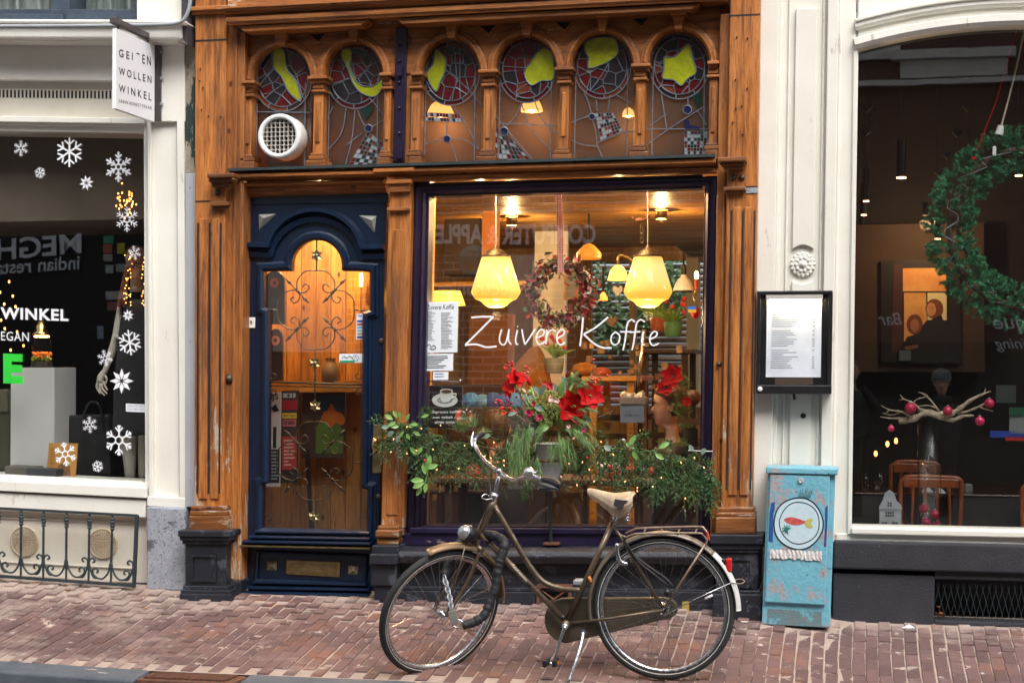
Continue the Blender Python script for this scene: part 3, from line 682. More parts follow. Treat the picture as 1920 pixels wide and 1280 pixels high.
    if i == 2:
        curve([(786, 275), (810, 266), (838, 261), (870, 262), (898, 280)]); curve([(838, 262), (850, 280), (858, 310)]); curve([(838, 228), (838, 252)]); dotp(838, 261, 7)
        curve([(846, 196), (868, 225), (898, 278)]); curve([(834, 130), (875, 165), (905, 200)])
        mosaic([(784, 210), (862, 214), (866, 230), (786, 226)], 14, 2)
    if i == 3:
        curve([(978, 195), (965, 220), (942, 245)]); curve([(978, 195), (995, 240), (1036, 285)]); curve([(928, 215), (960, 255), (1004, 306)]); curve([(935, 232), (985, 233), (1045, 237)]); curve([(1000, 185), (1018, 225), (1045, 252)])
        dotp(945, 247, 8)
        mosaic([(927, 236), (958, 258), (1000, 306), (926, 308)], 8, 7)
    if i == 4:
        curve([(1096, 175), (1104, 195), (1110, 218)]); curve([(1068, 231), (1105, 217)]); curve([(1110, 222), (1118, 250), (1120, 272), (1132, 300)]); curve([(1068, 262), (1095, 272), (1120, 274)]); curve([(1120, 268), (1165, 250), (1190, 247)])
        curve([(1144, 178), (1140, 208)]); curve([(1118, 188), (1120, 208)]); curve([(1155, 178), (1185, 195)]); dotp(1110, 219, 6)
        mosaic([(1116, 212), (1150, 212), (1168, 245), (1126, 264)], 7, 7)
    if i == 5:
        curve([(1208, 275), (1260, 238), (1320, 200)]); curve([(1212, 242), (1335, 242)]); curve([(1240, 175), (1250, 240)]); curve([(1219, 235), (1250, 214)]); curve([(1308, 208), (1325, 235)]); curve([(1290, 182), (1290, 200)])
        dotp(1289, 206, 8); part('glass_piece', MB().prism([P(x, y, YG - .008) for x, y in ((1298, 180), (1316, 170), (1316, 190), (1308, 203))], .005), gcol['g'], sw)
        part('glass_piece', MB().prism([P(x, y, YG - .008) for x, y in ((1282, 225), (1292, 226), (1293, 234), (1312, 238), (1312, 242), (1284, 242))], .005), gcol['u'], sw)
        mosaic([(1282, 246), (1334, 246), (1326, 296), (1284, 296)], 8, 8)
    part('lead_came', came, M['lead'], sw)
# --- sill under the arcade
m = MB(); hm(m, 446, 327, 1345, 301, 5, .02, .17, 2); part('lead_flashing', m, M['iron'], cof)
m = MB(); hm(m, 446, 345, 733, 338, 17, .02, .15, 0); hm(m, 446, 356, 727, 349, 10, .02, .10, 0); hm(m, 452, 371, 727, 362, 15, .02, .06, 1)
hm(m, 715, 336, 790, 334, 17, .021, .17, 0); hm(m, 762, 335, 1346, 318, 18, .02, .15, 0)
part('transom', m, M['wood_h'], cof)
m = MB(); hm(m, 768, 343, 1344, 326, 8, .02, .09, 2); part('transom_shadow_board', m, M['wood_h'], cof)

# ================================================================ DOOR
dr = part('door', MB(), M['navy'], cof)
YD = .02
body = MB()
GL = [(547, 505), (547, 497)] + [(595 + 48 * math.cos(R(a)), 497 - 48 * math.sin(R(a))) for a in range(180, -1, -12)] + [(643, 505), (695, 509), (695, 582), (682, 586), (681, 913), (691, 917), (690, 995), (491, 990), (492, 908), (503, 904), (504, 581), (494, 577), (495, 509)]
GL = [(547, 505)] + [(595 + 48 * math.cos(R(a)), 497 - 48 * math.sin(R(a))) for a in range(180, -1, -12)] + [(643, 505), (695, 509), (695, 582), (682, 586), (680, 913), (691, 917), (690, 995), (491, 990), (492, 908), (503, 904), (504, 581), (495, 577), (495, 508)]
# door leaf = outline minus glass opening, as strips
top = [p for p in GL[1:17]]
def leaf(pts): body.poly(pts, YD, YD + .05)
leaf([(454, 366), (726, 362), (723, 449), (453, 449)])
for a, b in zip(top, top[1:]): 
    if abs(a[0] - b[0]) > .3: leaf([(a[0], 449), (b[0], 449), b, a])
leaf([(453, 449), (547, 449), (547, 508), (452, 508)]); leaf([(643, 449), (723, 449), (721, 508), (643, 508)])
leaf([(452, 508), (495, 508), (495, 580), (450, 580)]); leaf([(695, 508), (721, 508), (720, 585), (695, 585)])
leaf([(450, 580), (504, 580), (503, 906), (446, 906)]); leaf([(682, 585), (720, 585), (711, 915), (680, 915)])
leaf([(446, 906), (492, 906), (491, 992), (445, 992)]); leaf([(691, 915), (711, 915), (709, 995), (690, 995)])
leaf([(445, 990), (709, 995), (703, 1122), (442, 1116)])
part('panelling', body, M['navy'], dr, bevel=.002)
part('top_panel', MB().poly([(454, 362), (727, 362), (727, 380), (454, 384)], YD - .008, YD + .04), M['navy'], dr, bevel=.004)
m = MB()
glp = [P(x, y, YD) for x, y in GL]
m.sweep(glp, [(-.004, .02), (-.004, -.012), (.012, -.03), (.03, -.03), (.04, -.012), (.052, -.008), (.055, .001)], closed=True); part('glazing_bead', m, M['navy'], dr)
m = MB(); outer = [(459, 466), (508, 469)] + [(594 + 82 * math.cos(R(a)), 478 - 76 * math.sin(R(a))) for a in range(172, 7, -9)] + [(680, 472), (723, 471)]
m.sweep([P(x, y, YD) for x, y in outer], [(0, 0), (0, -.025), (.012, -.06), (.034, -.06), (.04, -.03), (.045, 0)][::1]); 
m.sweep([P(x, y + 14, YD) for x, y in outer], [(-.004, 0), (-.004, -.022), (.03, -.034), (.04, 0)])
part('hood_moulding', m, M['navy'], dr)
for tri in ([(485, 402), (518, 401), (486, 431)], [(673, 404), (706, 405), (702, 436)]):
    cx_, cy_ = sum(t[0] for t in tri) / 3, sum(t[1] for t in tri) / 3; a = [P(x, y, YD) for x, y in tri]; c = P(cx_ + (-3 if tri[0][0] < 600 else 3), cy_ - 2, YD - .035)
    part('corner_diamond', MB().add(a + [c], [(0, 1, 3), (1, 2, 3), (2, 0, 3)]), pm('stone_paint', (.36,.37,.34), rough=.5), dr)
m = MB(); hm(m, 483, 1000, 697, 1003, 8, YD, .055, 0); hm(m, 475, 1009, 700, 1013, 8, YD, .085, 0); hm(m, 466, 1017, 703, 1021, 8, YD, .11, 0); part('weather_sill', m, M['navy'], dr)
m = MB(); hm(m, 460, 1020, 704, 1025, 2.5, YD, .125, 2); part('sill_edge', m, M['brass'], dr)
m = MB(); m.sweep([P(x, y, YD) for x, y in ((487, 1036), (686, 1044), (683, 1091), (484, 1084))], [(0, 0), (0, -.018), (.01, -.026), (.02, -.014), (.022, 0)], closed=True); part('bottom_panel', m, M['navy'], dr)
m = MB(); hm(m, 480, 1094, 690, 1099, 8, YD, .05, 0); hm(m, 470, 1103, 697, 1107, 7, YD, .08, 0); hm(m, 461, 1112, 700, 1117, 8, YD, .11, 0); part('kick_moulding', m, M['navy'], dr)
m = MB(); m.poly([(459, 1111), (700, 1117), (700, 1128), (458, 1121)], YD - .10, YD); part('threshold', m, M['brass'], dr, bevel=.004)
m = MB(); m.poly([(537, 1049), (638, 1053), (637, 1082), (536, 1076)], YD - .012, YD); lp = part('letter_plate', m, M['brass'], dr, bevel=.004)
m = MB(); m.sweep([P(x, y, YD - .012) for x, y in ((547, 1056), (629, 1060), (628, 1075), (546, 1070))], [(0, 0), (0, -.007), (-.01, -.007), (-.01, 0)], closed=True)
m.poly([(548, 1057), (628, 1061), (627, 1074), (547, 1069)], YD - .015, YD - .011)
hmz = part('letter_flap', m, M['brass'], dr)
for sx_, sy_ in ((510, 1060), (662, 1068)):
    q = [P(sx_ - 9, sy_ - 9, YD), P(sx_ + 9, sy_ - 8, YD), P(sx_ + 9, sy_ + 9, YD), P(sx_ - 9, sy_ + 8, YD), P(sx_, sy_, YD - .03)]
    part('pyramid_stud', MB().add(q, [(0, 1, 4), (1, 2, 4), (2, 3, 4), (3, 0, 4)]), pm('stud_gold', (.5, .42, .28), rough=.4, metal=.5), dr)
m = MB(); m.box((699, 795, 716, 886), YD - .008, YD); part('lock_plate', m, M['brass'], dr, bevel=.003)
m = MB(); c = P(705, 822, YD - .01); m.tube([c, c + Vector((0, -.05, 0))], .008, 8); m.tube([P(706, 821, YD - .055), P(703, 826, YD - .06), P(702, 838, YD - .062), P(704, 850, YD - .058)], [.010, .016, .019, .010], 10); part('handle', m, M['brass2'], dr, smooth=True)
for ex, ey in ((709, 930), (715, 639)):
    m = MB().lathe(P(ex, ey, YD), [(.017, 0), (.017, -.006), (.011, -.010), (0, -.010)], 14, 'Y'); part('escutcheon', m, M['iron2'], dr, smooth=True)
part('door_glass', MB().prism([P(x, y, YD + .02) for x, y in GL], .005), M['glass'], dr)
m = MB().box((459, 595, 478, 615), YD - .008, YD); np_ = part('house_number', m, M['white_p'], dr, bevel=.003)
m = MB(); tbox(m, '39', (463.5, 601, 473, 609), YD - .0085, bold=.02); tbox(m, '.', (461, 604, 462, 605), YD - .0085); tbox(m, '.', (475, 604, 476, 605), YD - .0085); part('digits', m, M['ink'], dr)
# grille behind the glass
gr_ = MB(); YR = YD + .035
def gp(cx, cy, s, pts): return [P(cx + v.x * s, cy + v.y * s, YR) for v in cat(pts, 6)]
def quatre(cx, cy, s, mb):
    for k in range(4):
        fx = 1 if k in (0, 1) else -1
    up = [(-11, -22), (-25, -25), (-33, -38), (-29, -34), (-23, -40)]
    for sy in (1, -1):
        for sx in (1, -1):
            # top / bottom lobes
            mb.tube(gp(cx, cy, s, [(0, sy * 74), (sx * 20, sy * 72), (sx * 34, sy * 56), (sx * 35, sy * 40), (sx * 29, sy * 33), (sx * 18, sy * 34), (sx * 13, sy * 43), (sx * 19, sy * 49), (sx * 25, sy * 43)]), .0042, 6)
            # side lobes
            mb.tube(gp(cx, cy, s, [(sx * 72, 0), (sx * 70, sy * 20), (sx * 56, sy * 33), (sx * 40, sy * 37), (sx * 31, sy * 31), (sx * 31, sy * 20), (sx * 40, sy * 13), (sx * 47, sy * 20), (sx * 40, sy * 25)]), .0042, 6)
            a, b = (sx * 56, sy * 58), (sx * 14, sy * 14)
            mb.tube(gp(cx, cy, s, [a, b]), .0045, 6)
            for (e, f) in ((a, 1), (b, -1)):
                d = Vector((sx, sy)).normalized() * f; p0 = Vector(e) - d * 14; p1 = Vector(e) - d * 7; p2 = Vector(e) + d * 3
                mb.tube([P(cx + p.x * s, cy + p.y * s, YR) for p in (p0, (p0 + p1) / 2, p1, p2)], [.004, .011, .009, .001], 7)
            mb.tube([P(cx + sx * 30 * s, cy + sy * 31 * s, YR), P(cx + sx * 38 * s, cy + sy * 39 * s, YR)], .009, 8)
quatre(592, 581, 1.0, gr_); quatre(590, 864, .99, gr_)
gr_.tube([P(594, 449, YR), P(593, 507, YR)], .005, 6); gr_.tube([P(591, 655, YR), P(590, 790, YR)], .005, 6); gr_.tube([P(589, 937, YR), P(588, 992, YR)], .005, 6)
gr_.tube([P(503, 716, YR), P(681, 721, YR)], .006, 6); gr_.tube([P(503, 723, YR), P(681, 727, YR)], .004, 6)
gr_.tube([P(496, 580, YR), P(521, 581, YR)], .005, 6); gr_.tube([P(664, 581, YR), P(690, 583, YR)], .005, 6); gr_.tube([P(661, 866, YR), P(680, 867, YR)], .005, 6)
for sx, bx in ((1, 503), (-1, 681)):
    for sy in (1, -1): gr_.tube([P(bx + sx * v.x, 720 + sy * v.y, YR) for v in cat([(0, 22), (3, 12), (12, 10), (14, 18), (8, 20)], 5)], .004, 6)
    gr_.tube([P(bx - sx * 9 + sx * v.x, 988 + v.y, YR) for v in cat([(0, 0), (2, -18), (10, -23), (15, -16), (9, -12)], 5)], .004, 6)
part('iron_grille', gr_, M['iron2'], dr, smooth=True)
for fx, fy in ((594, 479), (591, 680), (591, 760), (589, 967)):
    m = MB(); c = P(fx, fy, YR - .006)
    for k in range(6):
        a = R(60 * k + 30); d = Vector((math.cos(a), 0, math.sin(a))); n_ = Vector((-d.z, 0, d.x))
        m.add([c, c + d * .022 + n_ * .013 + Vector((0, -.008, 0)), c + d * .042 + Vector((0, .002, 0)), c + d * .022 - n_ * .013 + Vector((0, -.008, 0)), c + d * .022 + Vector((0, -.001, 0))], [(0, 1, 4), (1, 2, 4), (2, 3, 4), (3, 0, 4)])
    m.ell(c + Vector((0, -.008, 0)), .011, .008, .011); part('grille_flower', m, M['brass'], dr)

# ================================================================ SHOP WINDOW
m = MB(); YW = -.0
m.box((768, 337, 798, 1002), YW, .12); m.box((1315, 330, 1341, 1004), YW, .12); m.box((797, 335, 1317, 361), YW + .001, .12)
wf = part('window_frame', m, M['purple'], cof, bevel=.004)
m = MB(); m.sweep([P(x, y, YW) for x, y in Q((793, 357, 1318, 991))], [(0, .03), (0, -.012), (.014, -.03), (.03, -.016), (.05, -.016), (.055, 0)], closed=True); parts('bead', m, M['purple'], wf)
m = MB(); m.sweep([P(x, y, YW) for x, y in Q((775, 343, 1336, 1004))], [(-.02, 0), (-.02, -.012), (.0, -.02), (.01, -.012), (.01, 0)], closed=True); part('outer_bead', m, M['purple'], wf)
m = MB(); m.box((768, 990, 1335, 1001), -.055, .12); m.box((752, 1000, 1333, 1024), -.035, .12); part('window_sill', m, M['purple_sill'], wf, bevel=.006)
part('bottom_rail', MB().box((797, 986, 1316, 991), -.03, .12), M['purple'], wf, bevel=.003)
wp = part('shop_pane', MB().prism([P(x, y, .05) for x, y in Q((793, 355, 1319, 993))], .006), M['glass'], cof)
# stone below
m = MB(); a, b = P(742, 1057, -.06), P(1340, 1060, -.06)
m.sweep([a, b], [(0, .2), (0, -.04), (.02, -.10), (.06, -.125), (.09, -.11), (.105, -.05), (.11, .1), (.11, .2)]); m.v and None
sb = part('stone_sill', m, M['stone'], cof, smooth=False, bevel=.008)
m = MB(); m.box((740, 1055, 1340, 1104), -.085, .2); m.box((740, 1102, 1340, 1109), -.12, .2); m.box((738, 1108, 1005, 1160), -.13, .2); m.box((1072, 1108, 1342, 1163), -.13, .2)
part('plinth', m, M['stone'], cof, bevel=.004)
m = MB(); m.box((1006, 1096, 1072, 1102), -.14, -.08); m.box((1006, 1102, 1012, 1142), -.14, -.08); m.box((1065, 1102, 1071, 1144), -.14, -.08); m.tube([P(1012, 1104, -.12), P(1065, 1142, -.12)], .006, 6); m.tube([P(1012, 1142, -.12), P(1065, 1104, -.12)], .006, 6)
vg = part('cellar_vent', m, M['rust'], cof); part('vent_opening', MB().box((1010, 1100, 1068, 1145), -.0865, -.084), M['ink'], vg)
part('yellow_mark', MB().box((1279, 1127, 1292, 1147), -.1335, -.131), pm('yellow_paint', (.45,.33,.05), rough=.6), vg)
# masonry around so the front has a body: wall above, floor, party walls
X0, X1 = P(366, 500, 0).x, P(1420, 500, 0).x
m = MB(); m.wbox((X0, -.05, 3.86), (X1, .4, 11)); part('upper_wall', m, pm('red_brick_wall', (.2,.09,.06), rough=.85, bump=.4), cof)
# ================================================================ LEFT SHOP
ls_ = thing('white_shop', 'cream painted shop front with snowflakes on its window, left of the wooden front', 'building', (-4.8, 0, 0))
W = M['white2']
m = MB(); m.box((-200, 40, 340, 72), -.22, .4, 'l'); m.box((-200, 36, 345, 44), -.26, .4, 'l'); m.box((-200, 70, 335, 78), -.16, .4, 'l'); part('ledge', m, W, ls_, bevel=.012)
parts('wall_above', MB().box((256, -90, 342, 38), -.06, .4, 'l').box((-200, -90, -60, 38), -.06, .4, 'l'), W, ls_, bevel=.006)
m = MB(); m.box((-200, 76, 346, 150), -.03, .4, 'l'); fa = part('fascia', m, W, ls_, bevel=.004)
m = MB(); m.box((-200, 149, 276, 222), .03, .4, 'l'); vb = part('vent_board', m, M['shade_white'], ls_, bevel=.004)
for i in range(34):
    x = -8 + 7.15 * i; y = 177 + math.tan(R(.6)) * (x - 110)
    part('vent_slot', MB().poly([(x - 1.6, y - 7), (x + 1.6, y - 7), (x + 1.6, y + 7), (x - 1.6, y + 7)], .026, .03), M['ink'], vb)
m = MB(); m.box((-200, 218, 271, 229), -.03, .3, 'l'); m.box((-200, 229, 270, 235), .0, .3, 'l'); m.box((-200, 235, 270, 246), .02, .3, 'l'); part('head_moulding', m, W, ls_, bevel=.005)
# window frame members
m = MB(); m.box((-200, 893, 274, 903), -.01, .3, 'l'); m.box((-200, 902, 274, 922), -.06, .3, 'l'); m.box((-200, 925, 273, 958), -.04, .3, 'l'); part('window_sill', m, W, ls_, bevel=.006)
m = MB(); m.poly([(269, 226), (276, 226), (280, 912), (272, 912)], -.0, .3); m.poly([(331, 226), (345, 226), (350, 940), (337, 940)], -.05, .3); m.poly([(281, 228), (331, 228), (337, 940), (286, 940)], -.015, .3)
m.poly([(276, 76), (346, 76), (347, 228), (276, 228)], -.05, .3); m.poly([(276, 226), (281, 226), (287, 940), (279, 940)], -.05, .3); m.poly([(276, 930), (348, 934), (350, 952), (275, 948)], -.055, .3)
part('pilaster', m, W, ls_, bevel=.004)
m = MB(); m.poly([(274, 949), (348, 952), (349, 1108), (274, 1106)], -.08, .3); part('granite_block', m, M['granite'], ls_, bevel=.012)
sp = part('shop_pane', MB().prism([P(*q, .06) for q in ((-150, 230), (272, 246), (276, 906), (-150, 880))], .006), M['glass'], ls_)
# base board with two cast vents
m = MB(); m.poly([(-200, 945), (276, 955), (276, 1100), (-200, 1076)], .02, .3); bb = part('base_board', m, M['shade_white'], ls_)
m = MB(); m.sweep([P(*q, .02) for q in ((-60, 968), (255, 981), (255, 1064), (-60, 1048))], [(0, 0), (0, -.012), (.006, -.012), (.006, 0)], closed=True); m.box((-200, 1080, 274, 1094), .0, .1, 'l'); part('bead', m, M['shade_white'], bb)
m = MB().poly([(-200, 1077), (276, 1093), (276, 1106), (-200, 1092)], -.01, .2); part('base_strip', m, M['stone'], ls_)
cm = pm('aged_cream_iron', (.52,.45,.34), (.44,.33,.21), 12, .6, bump=.3)
for cx, cy in ((47, 1014), (194, 1018)):
    c = P(cx, cy, .02); m = MB(); r0 = .098
    m.lathe(c, [(r0, 0), (r0, -.012), (r0 * .93, -.016), (r0 * .88, -.009), (0, -.009)], 24, 'Y')
    for ring, (ra, rb, n) in enumerate(((.64, .86, 28), (.42, .60, 20))):
        for k in range(n):
            a = 2 * math.pi * k / n; d = Vector((math.cos(a), 0, math.sin(a))); t = Vector((-d.z, 0, d.x))
            m.prism([c + d * r0 * ra - t * .005 + Vector((0, -.015, 0)), c + d * r0 * rb - t * .007 + Vector((0, -.015, 0)), c + d * r0 * rb + t * .005 + Vector((0, -.015, 0)), c + d * r0 * ra + t * .003 + Vector((0, -.015, 0))], .007)
    for a in range(-2, 3):
        for b in range(-2, 3):
            if abs(a) + abs(b) < 4: q = c + Vector((a * .016, 0, b * .016)); m.wbox(q + Vector((-.005, -.015, -.005)), q + Vector((.005, -.008, .005)))
    vo = part('cast_vent', m, cm, ls_)
# upper window
m = MB(); m.box((-200, 17, 256, 36), -.0, .3, 'l'); m.box((97, -90, 130, 18), .0, .3, 'l'); m.box((250, -90, 257, 18), .01, .3, 'l'); m.box((-200, 26, 118, 36), -.03, .0, 'l')
uw = part('upper_window', m, pm('slate_blue_paint', (.030,.045,.065), (.05,.07,.10), 12, .45, bump=.2), ls_, bevel=.004)
part('pane', MB().box((-200, -90, 256, 20), .10, .105, 'l'), M['glass'], uw)
m = MB(); n = 90
for k in range(n):
    xa, xb = -200 + 460 * k / n, -200 + 460 * (k + 1) / n; f = lambda x: .22 + .03 * math.sin(x * .33) + .012 * math.sin(x * .81)
    m.add([P(xa, -90, f(xa)), P(xb, -90, f(xb)), P(xb, 24, f(xb)), P(xa, 24, f(xa))], [(0, 1, 2, 3)])
part('curtain', m, pm('net_curtain', (.46,.52,.50), (.36,.42,.40), 4, .9), uw, smooth=True)
# weathered strip between the fronts
m = MB(); m.box((345, 60, 366, 325), -.04, .3, 'c'); part('weathered_strip', m, pm('flaking_green_paint', (.38,.34,.27), (.24,.22,.17), 14, .8, bump=.6, spot=((.02,.04,.035), .54, 9, (1, 1, .3)), spot2=((.08,.05,.035), .62, 20, (1, 1, .3))), ls_, bevel=.006)
m = MB(); m.box((347, 325, 366, 950), -.06, .3, 'c'); ms = part('metal_strip', m, pm('pale_grey_metal', (.50,.52,.55), (.42,.44,.47), 3, .5, metal=.2), ls_, bevel=.004)
m = MB(); [m.lathe(P(356, y, -.06), [(.006, 0), (.005, -.003), (0, -.003)], 8, 'Y') for y in (352, 640, 900)]; parts('rivet', m, M['zinc'], ms)
m = MB(); m.tube(PP([(357, -30), (356, 8), (347, 34), (330, 44), (280, 47), (150, 49), (-30, 50)], -.29, 6), .012, 8); part('cable', m, pm('grey_cable', (.33,.35,.38), rough=.5), ls_, smooth=True)
part('gutter_end', MB().poly([(340, -60), (352, -60), (352, 84), (345, 76), (340, 52)], -.20, .1), pm('dark_slate', (.03,.03,.04), (.06,.05,.05), 30, .6, bump=.4), ls_)
# door room: rear walls of the shop
XL, XR = -7.6, P(345, 500, .3).x
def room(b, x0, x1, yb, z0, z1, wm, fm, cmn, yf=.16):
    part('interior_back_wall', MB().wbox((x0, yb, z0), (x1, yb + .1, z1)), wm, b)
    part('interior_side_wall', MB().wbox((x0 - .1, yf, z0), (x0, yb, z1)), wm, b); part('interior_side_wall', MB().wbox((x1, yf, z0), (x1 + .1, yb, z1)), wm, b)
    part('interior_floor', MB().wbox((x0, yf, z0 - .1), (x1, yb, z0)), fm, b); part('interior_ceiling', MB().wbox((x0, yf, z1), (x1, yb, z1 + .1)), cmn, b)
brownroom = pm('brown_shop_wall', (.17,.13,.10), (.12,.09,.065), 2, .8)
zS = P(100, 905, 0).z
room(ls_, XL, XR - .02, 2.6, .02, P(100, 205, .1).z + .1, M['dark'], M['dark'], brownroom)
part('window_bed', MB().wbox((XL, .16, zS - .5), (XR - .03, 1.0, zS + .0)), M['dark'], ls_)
part('upper_box', MB().wbox((XL, .3, P(100, 430, .9).z), (XR - .03, 1.4, P(100, 250, .9).z + .6)), brownroom, ls_)  # plain brown box behind the upper part of the pane
part('wall_above_front', MB().wbox((-8.2, .1, P(100, -60, 0).z), (P(345, 0, .1).x, .5, 11)), M['shade_white'], ls_)
part('wall_beside_front', MB().wbox((-9.6, -.05, -.1), (-7.6, .5, 11)), M['shade_white'], ls_)
# railing
ir = thing('iron_railing', 'low dark iron railing with scrolls before the cream base of the white shop', 'railing', (-4.9, -.13, .05))
YR_ = -.13
m = MB(); m.tube([P(-120, 946, YR_), P(257, 966, YR_)], .011, 4); m.tube([P(-120, 1071, YR_), P(250, 1097, YR_)], .013, 4); m.tube([P(257, 965, YR_), P(251, 1101, YR_)], .014, 4); part('frame', m, M['iron'], ir)
bars = [(-3, -3), (40, 39), (82, 81), (125, 124), (168, 166), (211, 208)]
for a, b in bars:
    yt, yb = 952 + a * .055, 1079 + b * .068
    m = MB(); m.tube([P(a, yt, YR_), P(b, yb, YR_)], .0075, 4)
    for k in range(16):      # twist
        t0 = .30 + .026 * k; m.add([], [])
        p = P(a + (b - a) * t0, yt + (yb - yt) * t0, YR_); m.tube([p + Vector((-.008, 0, -.006)), p + Vector((.008, -.004, .006))], .004, 4)
    c = P(a, yt + 22, YR_)
    for k in range(3): m.ell(c + Vector((0, 0, .022 - .020 * k)), .019 - .002 * k, .019 - .002 * k, .013, 8, 5)
    m.ell(P(a, yt + 9, YR_), .016, .016, .008, 8, 4); part('baluster', m, M['iron'], ir)
for (a, b), (a2, b2) in zip([(-46, -46)] + bars, bars + [(254, 251)]):
    w_ = b2 - b; yb = 1080 + b * .068
    for sgn, x0 in ((1, b), (-1, b2)):
        yy = yb + (0 if sgn > 0 else w_ * .068) - (2)
        if sgn > 0 and (bars + [(254, 251)]).index((a2, b2)) % 2 == 1: sgn_hi = True
    # a U from bar to bar with inward curls, tall curl alternating
    hi = (bars + [(254, 251)]).index((a2, b2)) % 2 == 0
    L = [(1, -40), (5, -22), (14, -10), (24, -9), (33, -16), (34, -24), (28, -27), (24, -22), (27, -19)]
    Rr = [(24, -9), (33, -11), (w_ - 2, -30), (w_ - 2, -42), (w_ - 8, -46), (w_ - 12, -41), (w_ - 8, -38)]
    if not hi: 
        L2 = [(w_ - x, y) for x, y in L]; R2 = [(w_ - x, y) for x, y in Rr]
    else: L2, R2 = L, Rr
    m = MB(); m.tube([P(b + p.x, yb + p.y + p.x * .068, YR_) for p in cat(L2, 5)], .0065, 5); m.tube([P(b + p.x, yb + p.y + p.x * .068, YR_) for p in cat(R2, 5)], .0065, 5); part('scroll', m, M['iron'], ir, smooth=True)
# hanging sign
XB = P(303, 80, 0).x
yo = PX(213, 60, XB); yi = PX(288, 80, XB)
hs_ = thing('hanging_sign', 'white projecting shop sign with black capitals on a dark steel arm', 'sign', (XB, -.1, yo.z))
q = [PX(*p, XB) for p in ((214, 61), (287, 79), (287, 222), (215, 213))]
zt = max(q[0].z, q[1].z)
m = MB(); y0_, y1_ = q[0].y, q[1].y; z0_ = (q[2].z + q[3].z) / 2; z1_ = (q[0].z + q[1].z) / 2
m.wbox((XB - .012, y0_, z0_), (XB + .012, y1_, z1_)); part('board', m, pm('white_sign_board', (.83,.84,.86), (.80,.81,.83), 2, .4), hs_, bevel=.003)
m = MB(); m.wbox((XB - .02, y0_ - .02, z1_ + .025), (XB + .02, -.04, z1_ + .06)); part('arm', m, pm('gunmetal', (.10,.09,.09), (.15,.14,.14), 12, .4, metal=.6), hs_, bevel=.002)
m = MB(); pb = P(303, 228, -.05); m.wbox((XB - .025, -.065, pb.z), (XB + .025, -.05, z1_ + .06)); wb = part('wall_plate', m, bpy.data.materials['gunmetal'], hs_, bevel=.002)
m = MB(); [m.lathe(P(303, y, -.065), [(.012, 0), (.010, -.004), (0, -.005)], 8, 'Y') for y in (98, 147, 195)]; parts('bolt', m, M['zinc'], wb)
for yy in (.12, .88): m = MB(); yq = y0_ + (y1_ - y0_) * yy; m.tube([(XB, yq, z1_ - .01), (XB - .008, yq, z1_ + .015), (XB, yq, z1_ + .03)], .004, 5); part('hook', m, M['rust'], hs_)
def sg(x, y): p = PX(x, y, XB + .0135); return p
rows = [('G E I', (223, 92, 249, 106), .33), ('E N', (267, 102, 283, 119), .3), ('W O L L E N', (223, 126, 284, 140), .3), ('W I N K E L', (223, 158, 284, 172), .3), ('G R E E N  H O N E S T  V E G A N', (223, 186, 284, 192), .3)]
m = MB()
for t, (a, b, c, d), s in rows:
    s2 = .28 if t[0] != 'G' or 'H' not in t else .22
    dy = (c - a) * s2
    text(m, t, (a, b), (c, b + dy), (a, d), (c, d + dy), sg, bold=.008)
text(m, '-', (256, 99), (262, 101), (256, 101), (262, 103), sg)
parts('letter', m, M['ink'], hs_)

# ================================================================ RESTAURANT (RIGHT)
rt = thing('restaurant', 'white restaurant front with an arched window over an anthracite base', 'building', (.2, 0, 0))
W = M['white']
def rbx(mb, b, yf, yb): mb.box(b, yf, yb, 'r')
m = MB(); rbx(m, (1419, -90, 1590, 1024), -.005, .4); pil = part('pilaster', m, W, rt)
m = MB(); rbx(m, (1419, -90, 1454, 1024), -.055, -.0052); rbx(m, (1454, -90, 1462, 1024), -.03, -.0052); rbx(m, (1472, -90, 1476, 1000), -.018, -.0052)
rbx(m, (1536, -90, 1541, 1000), -.018, -.0052); rbx(m, (1545, -90, 1566, 1024), -.05, -.0052); rbx(m, (1566, -90, 1572, 1024), -.03, -.0052); part('moulding', m, W, pil, bevel=.006)
def rpan(y0, y1, topc, botc):
    xl, xr = 1485, 1525; t = lambda x, y: (x + .0155 * (500 - y), y)
    pts = []
    n = 8
    for k in range(n + 1): u = k / n; pts.append(t(xl + (xr - xl) * u, y0 + (topc * math.sin(math.pi * u) if topc else 0)))
    for k in range(n + 1): u = 1 - k / n; pts.append(t(xl + (xr - xl) * u, y1 + (-botc * math.sin(math.pi * u) if botc else 0)))
    part('raised_panel', MB().poly(pts, -.028, -.0052), W, pil, bevel=.004)
rpan(16, 467, 0, 8); rpan(526, 884, 7, 0)
c = P(1505.5, 496, -.006); m = MB(); m.lathe(c, [(.062, 0), (.066, -.010), (.058, -.02), (.05, -.016), (.02, -.02), (.016, -.03), (0, -.034)], 24, 'Y')
for k in range(16):
    a = 2 * math.pi * k / 16; m.ell(c + Vector((.062 * math.cos(a), -.012, .062 * math.sin(a))), .012, .009, .012, 7, 5)
for k in range(10):
    a = 2 * math.pi * k / 10; m.ell(c + Vector((.038 * math.cos(a), -.019, .038 * math.sin(a))), .012, .007, .012, 7, 5)
part('rosette', m, W, pil, smooth=True)
part('drilled_plug', MB().lathe(P(1506, 779, -.028), [(.016, 0), (.014, -.004), (.006, -.005), (0, -.002)], 12, 'Y'), M['black'], pil)
